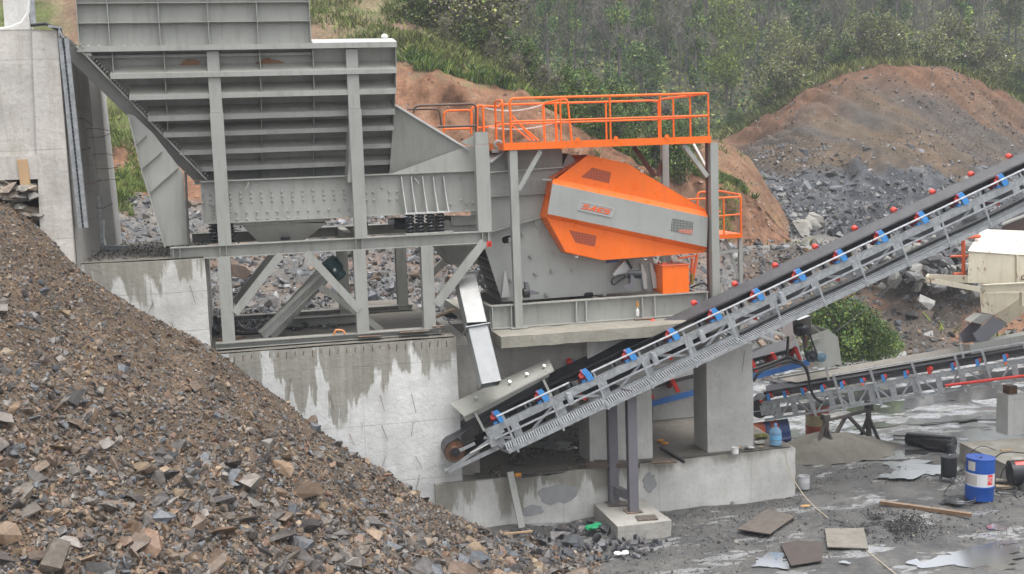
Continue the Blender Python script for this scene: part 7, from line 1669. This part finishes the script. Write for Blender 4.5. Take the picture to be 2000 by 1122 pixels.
for pts, r_ in (([(600,378),(600,165),(585,150),(705,138)], .05), ([(516,268),(632,265)], .03), ([(535,382),(612,380)], .04)): mb = MB(); mb.tube(rod([P(*z4(*p), y=ry_) for p in pts], .08, 1), r_, 7); part('rail', mb, paint('worn_orange', (.62,.12,.05), .5, .3), rr, smooth=True)
# sagging wire from the bank to the conveyor
mb = MB(); a_, b_ = P(1632, 648, y=26.2), P(1770, 528, y=30); mb.tube([a_.lerp(b_, k/12)-Vector((0,0,.10*4*(k/12)*(1-k/12))) for k in range(13)], .013, 5); solo('stay_wire', mb, DARKM, 'thin grey wire sagging above the round green bush', 'wire')

# ============================================================ THINGS IN THE YARD
def drum(name, label, base, ax, r, h, mats, rings=(.33,.66), n=28):
    """steel drum: bands of colour as separate shells, rims and rolling hoops"""
    t = thing(name, label, 'barrel', base); base = Vector(base); ax = Vector(ax).normalized()
    for i, (h0, h1, mt) in enumerate(mats): 
        prof = [(r*.96 if False else r, h0*h)]
        for g in rings:
            if h0 < g < h1: prof += [(r, g*h-.02), (r+.008, g*h-.008), (r+.008, g*h+.008), (r, g*h+.02)]
        prof += [(r, h1*h)]; mb = MB(); mb.lathe(base, ax, prof, n); part('shell', mb, mt, t, smooth=True)
    mb = MB(); mb.lathe(base+ax*(h+.001), ax, [(r*.93,-.02),(r*.95,.004),(r*1.02,.006),(r*1.02,-.02),(r*.98,-.025)], n); part('rim', mb, mats[-1][2], t, smooth=True)
    return t
q = P(1912, 975, z=.0); dr = .29; dh = .88
BL_D = paint('barrel_blue', (.008,.075,.36), .35, .12, (.02,.03,.08)); WH_D = paint('barrel_white', (.62,.63,.64), .4, .3, (.3,.29,.27))
lean = (.035,.0,1)
bd = drum('blue_barrel', 'upright blue and white oil barrel with a red square logo at the right', (q.x, q.y, .02), lean, dr, dh, [(0,.34,BL_D),(.34,.66,WH_D),(.66,1.,BL_D)])
ax_ = Vector(lean).normalized(); tp_ = Vector((q.x, q.y, .02))+ax_*dh
mb = MB(); mb.lathe(tp_, ax_, [(0,-.012),(dr*.92,-.012),(dr*.92,-.006)], 24); part('lid', mb, plain('wet_blue_lid', (.30,.38,.46), .15, .2, .3, 6), bd)
mb = MB(); mb.cyl(tp_+Vector((-.02,-.03,-.005)), tp_+Vector((-.02,-.03,.012)), .035, 10); part('bung', mb, DARKM, bd)
def on_drum(a0, a1, z0, z1, name, mat, off=.003, n=8):   # angle from the viewing side
    mb = MB(); vs = []; b_ = Vector((q.x, q.y, .02)); e1 = (Vector((1,0,0))-ax_*ax_.x).normalized(); e2 = ax_.cross(e1)
    for k in range(n+1):
        a_ = a0+(a1-a0)*k/n
        for z_ in (z0, z1): vs.append(tuple(b_+ax_*z_+(e1*math.sin(a_)-e2*math.cos(a_))*(dr+off)))
    mb.add(vs, [(2*k, 2*k+2, 2*k+3, 2*k+1) for k in range(n)]); return part(name, mb, mat, bd)
vx = math.atan2(q.x, q.y)
va = -vx*1.0                     # direction to the viewer measured from -Y
LR = plain('logo_red', (.68,.02,.04), .4, 0, .05)
on_drum(va+.55, va+.98, .36, .575, 'logo_square', LR)
def glyph(ch_, a0, wa, z0, hz):
    segs = {'P': [((0,0),(0,1)),((0,1),(.8,1)),((.8,1),(.8,.5)),((.8,.5),(0,.5))], 'O': [((0,.0),(0,1)),((0,1),(.9,1)),((.9,1),(.9,0)),((.9,0),(0,0))]}[ch_]
    for (x0_, y0_), (x1_, y1_) in segs:
        w_ = .16; xa_, xb_ = min(x0_, x1_)-w_/2, max(x0_, x1_)+w_/2; y0__, y1__ = min(y0_, y1_)-w_*.45, max(y0_, y1_)+w_*.45
        on_drum(a0+xa_*wa, a0+xb_*wa, z0+y0__*hz, z0+y1__*hz, 'letter_stroke', WHITEP, .006, 3)
glyph('P', va+.60, .14, .415, .10); glyph('O', va+.78, .14, .415, .10)
on_drum(va-.95, va-.35, .64, .83, 'torn_label', paint('torn_label', (.50,.49,.46), .8, .6, (.1,.1,.12)))
on_drum(va-1.35, va-.2, .34, .55, 'scuffed_patch', paint('scuffed_patch', (.42,.40,.38), .7, .6, (.3,.18,.15)))
# black grease pump
q5 = P(1853, 941, z=.0); t = thing('grease_pump', 'black grease pump drum with a short pump head left of the blue barrel', 'pump', (q5.x, q5.y, 0))
mb = MB(); mb.lathe((q5.x, q5.y, .12), (0,0,1), [(.0,0),(.16,0),(.17,.02),(.17,.42),(.165,.44)], 20); part('body', mb, DARKM, t, smooth=True)
mb = MB(); mb.lathe((q5.x, q5.y, .56), (0,0,1), [(.0,0),(.19,0),(.19,.03),(.07,.06),(.05,.08)], 20); part('lid', mb, plain('pump_lid', (.08,.08,.09), .3, .3), t)
mb = MB(); mb.lathe((q5.x, q5.y, .64), (0,0,1), [(.045,0),(.045,.12),(.06,.13),(.06,.2),(.035,.22),(.035,.28),(.0,.29)], 12); part('pump_head', mb, DARKM, t)
mb = MB(); mb.cyl((q5.x-.07, q5.y, .80), (q5.x+.07, q5.y, .80), .015, 6); part('nozzle', mb, DARKM, t)
for a_ in (0, 2.1, 4.2): mb = MB(); x, y = q5.x+.17*math.cos(a_+.4), q5.y+.17*math.sin(a_+.4); mb.bar((x, y, .0), (x, y, .14), .05, .05, (0,1,0)); part('foot', mb, plain('pump_foot', (.2,.2,.21), .4), t)
# hoses on the ground
def hose(pts, r, label, z=.03, mat=BLACK, name='hose'):
    mb = MB(); w3 = [P(a, b, z=z+(k[0] if k else 0)) for a, b, *k in pts]; mb.tube(rod(w3, .6, 1, seg=6), r, 6); return solo(name, mb, mat, label, 'hose', smooth=True)
c = P(1875, 981, z=.02); mb = MB(); mb.tube([(c.x+.31*math.cos(k*.3), c.y+.26*math.sin(k*.3), .03+.002*k) for k in range(44)], .012, 5); solo('hose', mb, plain('grey_hose', (.06,.06,.065), .5), 'coil of thin hose in front of the blue barrel', 'hose', smooth=True)
c = P(1965, 965, z=.02); mb = MB(); mb.tube([(c.x+.22*math.cos(k*.3), c.y+.2*math.sin(k*.3), .03+.003*k) for k in range(44)], .012, 5); solo('hose', mb, plain('grey_hose2', (.05,.05,.055), .5), 'coil of thin hose right of the blue barrel', 'hose', smooth=True)
hose([(1862,900,.5),(1872,930,.1),(1842,962,0),(1845,970,0),(1874,972,0)], .010, 'thin black hose trailing from the grease pump')
hose([(1820,929),(1850,928),(1885,926)], .012, 'thin black hose lying behind the grease pump')
hose([(1880,926,.0),(1890,890,.35),(1915,868,.9),(1945,880,.7)], .008, 'thin cable looping over the blue barrel', mat=DARKM)
hose([(1942,895,.6),(1960,882,.8),(2000,885,.7),(2030,890,.6)], .012, 'upper dark hose crossing the concrete slab at the right edge')
hose([(1953,935,.2),(1962,910,.5),(1985,895,.6),(1970,945,.1),(1985,972,0)], .010, 'looping dark hose hanging off the concrete slab')
mb = MB(); mb.tube(rod([P(1528,877,z=1.1)+Vector((0,-.1,0)), P(1540,920,z=.6)+Vector((0,0,0)), P(1575,978,z=.02), P(1640,1030,z=.02), P(1700,1082,z=.02), P(1760,1130,z=.02)], .8, 1, seg=7), .010, 5)
solo('rope', mb, plain('pale_rope', (.55,.48,.36), .8), 'thin pale rope running from the plinth corner across the mud', 'rope', smooth=True)
# long slab and stones at the right edge
a_, b_ = P(1878, 868, z=.36), P(1885, 905, z=0)
mb = MB(); t = thing('concrete_ledge', 'long low concrete ledge receding from the right edge', 'ledge', P(1940, 920, z=0))
p0 = P(1874, 897, z=0); p1 = P(2080, 1000, z=0); d_ = (p1-p0).normalized(); n_ = Vector((-d_.y, d_.x, 0)); h_ = .40
mb.hexa([p0+Vector((0,0,-.1)), p1+Vector((0,0,-.1)), p1+n_*3+Vector((0,0,-.1)), p0+n_*1.6+Vector((0,0,-.1))], [p0+Vector((0,0,h_)), p1+Vector((0,0,h_)), p1+n_*3+Vector((0,0,h_)), p0+n_*1.6+Vector((0,0,h_))]); part('slab', mb, concrete('ledge_concrete', (.36,.345,.31), wet=.44, drip=.3, stain=.6), t)
t = thing('dark_drum', 'dark fallen drum with a red rim at the right edge', 'barrel', P(1985, 945, z=.2)); a_ = P(1972, 925, z=.32); b_ = a_+Vector((.9,-.3,.05))
mb = MB(); mb.cyl(a_, b_, .28, 20); part('shell', mb, DARKM, t, smooth=True)
mb = MB(); mb.cyl(a_+Vector((.05,-.1,.18)), b_+Vector((.05,-.1,.2)), .1, 10); part('red_hose', mb, RED, t)
for i, (py, off) in enumerate(((925,0),(938,.01),(950,.0))):
    mb = MB(); mb.bar(P(1945,py,z=.05), P(1978,py+2,z=.05), .16, .035); solo('board', mb, WOODL if i != 1 else plain('greyboard', (.3,.28,.24)), ['topmost','middle','lowest'][i]+' of the three short pale boards beside the blue barrel', 'board')
mb = MB(); q = P(1962,879,z=.46); mb.bar(q+Vector((-.1,0,0)), q+Vector((.16,-.04,0)), .05, .03); solo('pale_stick', mb, WOODL, 'short pale stick lying on the concrete ledge', 'stick')
# rolled rubber belt
a_, b_ = P(1772, 858, z=.14), P(1862, 872, z=.14)
t = thing('rubber_roll', 'rolled black rubber sheet lying in the wet mud', 'roll', a_.lerp(b_, .5)-Vector((0,0,.14)))
mb = MB(); mb.lathe(a_-Vector((0,0,-.02)), b_-a_, [(0,0),(.15,0),(.16,.05),(.22,(b_-a_).length-.03),(.215,(b_-a_).length),(0,(b_-a_).length)], 26); part('roll', mb, plain('wet_rubber', (.015,.015,.017), .22, 0, .3), t, smooth=True)
mb = MB(); mb.add([tuple(a_+Vector((-.02,.1,.12))), tuple(b_+Vector((0,.15,.17))), tuple(b_+Vector((-.02,.5,.05))), tuple(a_+Vector((.05,.38,.1)))], [(0,1,2,3)]); part('loose_flap', mb, plain('pale_rubber_back', (.28,.28,.275), .35), t)
mb = MB(); mb.bar(P(1745,851,z=.04), P(1790,853,z=.04), .05, .03); solo('iron_bar', mb, DARKM, 'short dark bar sticking out beside the rubber roll', 'bar')
# barrels under the low conveyor
q = P(1615, 862, z=0); RD_ = paint('barrel_rust_red', (.42,.07,.035), .5, .35, (.15,.05,.03)); CR_ = paint('barrel_pale', (.50,.42,.24), .5, .4, (.25,.12,.05))
rb = drum('red_barrel', 'upright worn red and pale barrel under the lower conveyor', (q.x, q.y+.5, 0), (0,0,1), .30, .85, [(0,.38,RD_),(.38,.72,CR_),(.72,1.,RD_)])
q = P(1545, 848, z=.30); ax2 = Vector((.93,-.30,.12)); ORB = paint('barrel_orange', (.55,.10,.03), .35, .3, (.2,.06,.03)); NVB = paint('barrel_navy', (.03,.06,.19), .4, .3, (.05,.05,.08))
fb = drum('fallen_barrel', 'fallen navy and orange barrel lying behind the right end of the plinth', tuple(Vector((q.x, q.y+.35, .31))-ax2.normalized()*.75), ax2, .29, .85, [(0,.30,ORB),(.30,.48,NVB),(.48,.70,ORB),(.70,1.,NVB)])
mb = MB(); ax3 = ax2.normalized(); cc_ = Vector(fb.location)+ax3*.85; mb.lathe(cc_, ax3, [(0,-.004),(.27,-.004),(.27,-.015)], 22); part('lid', mb, NVB, fb)
# water bottle
q = P(1515, 877, y=YL+.22); zb_ = 1.085; t = thing('water_bottle', 'large clear blue plastic water bottle standing on the right end of the plinth', 'bottle', (q.x, YL+.22, zb_))
m, n, b = nmat('clear_blue_plastic'); b.inputs['Base Color'].default_value = (.30,.52,.72,1); b.inputs['Roughness'].default_value = .12; b.inputs['Transmission Weight'].default_value = .45; b.inputs['IOR'].default_value = 1.3
mb = MB(); mb.lathe((q.x, YL+.22, zb_), (0,0,1), [(0,0),(.115,.0),(.13,.015),(.13,.10),(.122,.115),(.13,.13),(.13,.22),(.122,.235),(.13,.25),(.13,.30),(.09,.36),(.035,.39),(.03,.44),(0,.44)], 24); part('body', mb, m, t, smooth=True)
mb = MB(); mb.lathe((q.x, YL+.22, zb_+.44), (0,0,1), [(0,0),(.035,0),(.035,.03),(0,.032)], 12); part('cap', mb, plain('blue_cap', (.15,.35,.7)), t)
mb = MB(); mb.lathe((q.x, YL+.22, zb_+.13), (0,0,1), [(.132,0),(.132,.09)], 24); part('label', mb, plain('bottle_label', (.16,.42,.72), .4, 0, .5, 30), t)
# buckets
def bucket(px, py, z, r, h, mat, label, y=None):
    q = P(px, py, z=z) if y is None else P(px, py, y=y); t = thing('bucket', label, 'bucket', (q.x, q.y, z))
    mb = MB(); mb.lathe((q.x, q.y, z), (0,0,1), [(0,0),(r*.95,0),(r*.97,h*.3),(r*1.02,h*.32),(r*1.0,h*.36),(r,h),(r*1.04,h+.005),(r*.9,h+.006),(r*.88,h*.8),(0,h*.8)], 22); part('pail', mb, mat, t, smooth=True); return t, q
t, q = bucket(1570, 954, .0, .125, .28, paint('tin_grey', (.44,.45,.46), .35, .3), 'grey tin bucket on the mud beside the plinth end')
mb = MB(); mb.lathe((q.x, q.y, .14), (0,0,1), [(.1265,0),(.1265,.1)], 22); part('label', mb, plain('pale_label', (.55,.54,.56), .5, 0, .25, 30), t)
bucket(1436, 886, 1.085, .075, .13, WHITEP, 'small white pot among rubbish on top of the plinth')
# rubbish on the plinth end
r_ = random.Random(6)
for k in range(15):
    x = P(r_.uniform(1395, 1500), 880, y=YL+.35).x; y = YL+r_.uniform(.1, .9); s_ = r_.uniform(.05, .16); mb = MB(); sv, sf = RSF[r_.randrange(10)]
    R = np.array(Matrix.Rotation(r_.uniform(0, 6), 3, 'Z')); v_ = (sv*s_*2)@R.T+np.array([x, y, 1.09+s_*.1]); mb.add([tuple(p) for p in v_], [tuple(f) for f in sf])
    solo('rubbish_scrap', mb, [WHITEP, WOODL, plain('card%d' % k, (.34,.26,.17), .8), CONC_DARK][k % 4], ['crumpled pale scrap in the rubbish on the right end of the plinth', 'wood scrap in the rubbish on the right end of the plinth', 'brown card scrap in the rubbish on the right end of the plinth', 'grey lump in the rubbish on the right end of the plinth'][k % 4], 'litter', ['pale scraps on the plinth', 'wood scraps on the plinth', 'card scraps on the plinth', 'grey lumps on the plinth'][k % 4])
# boards and steel on the plinth top
for (a, b, w_, h_, mt, lb, nm) in [((1145,908),(1250,908),.16,.10,PLY,'dark wet beam lying along the plinth edge below the middle pier','beam'), ((1143,900),(1225,902),.05,.04,WOOD,'brown board lying against the middle pier on the plinth','board'),
        ((1290,875),(1336,903),.05,.05,DARKM,'dark bar lying obliquely across the plinth edge','bar'), ((1272,902),(1320,900),.3,.02,RUSTY,'rusty flat plate on the plinth beside the oblique bar','plate')]:
    mb = MB(); mb.bar(P(*a,z=1.12), P(*b,z=1.12), w_, h_); solo(nm, mb, mt, lb, nm)
for px, py, lb in ((1011,927,'orange scrap on the plinth near the tail of the tall conveyor'), (1299,866,'front orange scrap on the plinth between the piers'), (1290,861,'rear orange scrap on the plinth between the piers')):
    q = P(px, py, z=1.1); mb = MB(); mb.ball(q, .07, 6, 4, (1.3,.8,.5)); solo('orange_scrap', mb, plain('scrap_orange', (.60,.25,.04), .7), lb, 'litter')
g_ = np.random.default_rng(14); n = 1500; p_ = np.stack([g_.uniform(4.8, 8.2, n), YL+g_.beta(1, 2.5, n)*5.5, np.full(n, 1.07)], 1); p_ = p_[fbm(p_, 1.2, 3, 6) > .47]; n = len(p_)
stamp('plinth_grit', p_, np.clip(g_.lognormal(-3.2,.5,n), .02, .16), pick(g_, n, np.array([(.10,.08,.06),(.14,.11,.08),(.2,.17,.13),(.07,.06,.055)])), ROCK, RS, 53, label='wet grit and mud crumbs on the plinth under the conveyor', cat='grit')
# steel trestle feet under the tall conveyor's tail
t = thing('small_tripod', 'small dark tripod standing on the wet plinth under the tall conveyor', 'tripod', P(1010, 895, z=1.07))
for a, b in (((1012,878),(993,903)), ((1014,878),(1033,901)), ((1013,876),(1018,885))): mb = MB(); mb.bar(P(*a,y=YL+1.0), P(*b,y=YL+1.0), .05, .07); part('leg', mb, TR, t)
# leaning steel channel against the plinth
mb = MB(); mb.chan(P(996, 922, y=YL-.10), P(1019, 1031, y=YL-.45), .13, .07, .012, (0,-1,0)); solo('steel_channel', mb, STEEL, 'grey steel channel leaning against the front of the plinth', 'steel bar')
mb = MB(); r_ = random.Random(9)
for k in range(5): q = P(1157+r_.uniform(-6,10), 1028+r_.uniform(-4,6), z=.12+.02*k); mb.ball(q, .09, 6, 4, (1.2,.8,.45))
solo('green_cloth', mb, plain('green_cloth', (.01,.25,.10), .7), 'bright green cloth beside the square footing', 'cloth')
for px, py, lb in ((1262,1012,'rusty plate lying on the right of the footing'), (1205,985,'dark flat plate on the footing behind the front leg')):
    q = P(px, py, z=.31); mb = MB(); mb.bar(q+Vector((-.2,0,.01)), q+Vector((.2,-.05,.01)), .3, .02); solo('scrap_plate', mb, PLY, lb, 'plate')
# steel and plywood sheets on the mud
def sheet(pts, label, mat, th=.02, z=.05):
    mb = MB(); mb.prism([P(a, b, z=z) for a, b in pts], (0,0,th)); solo('plywood_sheet', mb, mat, label, 'sheet')
sheet([(1440,1035),(1498,996),(1553,1010),(1503,1045)], 'dark brown wet sheet lying askew left of the rope', PLY)
sheet([(1611,1034),(1687,1033),(1696,1073),(1616,1070)], 'paler brown square sheet under the rope', paint('grey_ply', (.17,.15,.125), .45, .4, (.06,.05,.04)))
sheet([(1524,1062),(1560,1057),(1608,1060),(1606,1096),(1545,1106)], 'muddy flat sheet half sunk in the mud below the dark brown sheet', plain('muddy_sheet', (.075,.06,.052), .6, 0, .4, 5), .01, .035)
mb = MB(); mb.bar(P(1719,981,z=.06), P(1897,1006,z=.06), .11, .07); solo('timber_beam', mb, WOOD, 'long dark timber beam lying in front of the blue barrel', 'timber')
for px, py, s_, lb in ((1748,1004,.16,'black lump near the long timber beam'),(1429,982,.2,'small grey rock near the plinth base'),(1563,1030,.10,'tiny dark lump beside the sheets')):
    boulder(px, py, .05, s_, (1,.8,.6), (0,.1,.4), 4, (.05,.05,.055) if 'black' in lb else (.16,.16,.16), lb)
q = P(1573, 988, z=.04); mb = MB(); mb.ball(q, .07, 6, 4, (1.8,1,.2)); solo('orange_scrap', mb, plain('tan_scrap', (.5,.3,.12), .8), 'tan scrap under the rope on the mud', 'litter')
# ash stain as a thin crust of black grit, gravel scattered over the mud
g_ = np.random.default_rng(17); n = 2600; c = P(1735, 1030, z=0); a2 = g_.normal(size=(n, 2))*np.array([.42, .40]); p_ = np.stack([c.x+a2[:,0], c.y+a2[:,1], np.full(n, .05)], 1)
stamp('black_grit', p_, np.clip(g_.lognormal(-3.6,.4,n), .012, .06), np.full((n, 3), .012)*(1+g_.uniform(0, 1, (n, 1))), ROCK, RS, 54, label='black ashy grit patch on the mud left of the blue barrel', cat='grit')
n = 9000; x = g_.uniform(4, 17, n); y = g_.uniform(18.5, 24.5, n); p_ = np.stack([x, y, 0*x], 1); keep = (fbm(p_, .5, 4, 44) > .47) & ~((x < 11.6) & (y > YL-.1)); p_ = p_[keep]; n = len(p_); p_[:, 2] = ground_h(p_)
stamp('mud_gravel', p_, np.clip(g_.lognormal(-3.7,.55,n), .01, .12), pick(g_, n, np.array([(.09,.09,.09),(.14,.135,.125),(.06,.06,.06),(.22,.2,.17)])), ROCK, RS, 55, label='small stones and crumbs scattered over the dark yard mud', cat='gravel')
n = 260; x = g_.uniform(4.6, 7.6, n); y = 21.0+g_.uniform(-.9, 1.2, n)+(x-5)*.05; k = y < YL-.25; x, y = x[k], y[k]; n = len(x)
stamp('heap_foot_stones', np.stack([x, y, x*0+.05], 1), np.clip(g_.lognormal(-1.9,.45,n), .06, .5), pick(g_, n, np.array([(.06,.062,.07),(.09,.09,.10),(.13,.12,.115),(.05,.05,.055)])), ROCK, RS+RSF, 56, label='dark wet stones at the foot of the heap in front of the plinth', cat='stones')
# sand heap
c = P(1655, 895, z=0); mb = MB()
def sand(u, v):
    a_ = u*6.28318; r = v; x = c.x+math.cos(a_)*r*1.75*(1+.12*math.sin(3*a_)+.07*math.sin(7*a_+1)); y = c.y+.55+math.sin(a_)*r*.95*(1+.1*math.sin(2*a_+1)); h = .5*max(0, 1-r*r)**1.1*(1-.45*math.cos(a_-.4)*r)+.05*math.sin(5*x)*math.cos(4*y)*(1-r)
    return x, y, h-.02*r+.03*math.sin(9*x+3*y)*math.sin(11*y)
mb.grid(sand, 48, 22); solo('sand_heap', mb, concrete('coarse_sand', (.15,.14,.12), stain=.9), 'low grey sand heap under the trestle of the lower conveyor', 'sand heap', smooth=True)
c = P(1500, 862, z=0)
for i, (px, py) in enumerate(((1483,858),(1492,866))):
    q = P(px, py, y=YL+.9); mb = MB(); mb.ball((q.x, q.y, 1.12), .12, 7, 4, (1,.8,.5)); solo('weed_clump', mb, plain('mossy', (.12,.12,.03), .8), ['left','right'][i]+' mossy clump at the foot of the broad right pier', 'weed')
for k in range(10):
    pass
# power line wires on the piers
# ============================================================ HAZE
mb = MB(); mb.box(-150, 260, -6, 340, -2, 75); m = bpy.data.materials.new('haze'); m.use_nodes = True; n = m.node_tree; n.nodes.clear()
v = n.nodes.new('ShaderNodeVolumePrincipled'); v.inputs['Density'].default_value = .0011; v.inputs['Color'].default_value = (.80,.86,.93,1); v.inputs['Anisotropy'].default_value = .1
o = n.nodes.new('ShaderNodeOutputMaterial'); n.links.new(v.outputs[0], o.inputs['Volume'])
solo('haze', mb, m, kind='stuff', label='thin grey air over the far forested hillside', cat='haze')
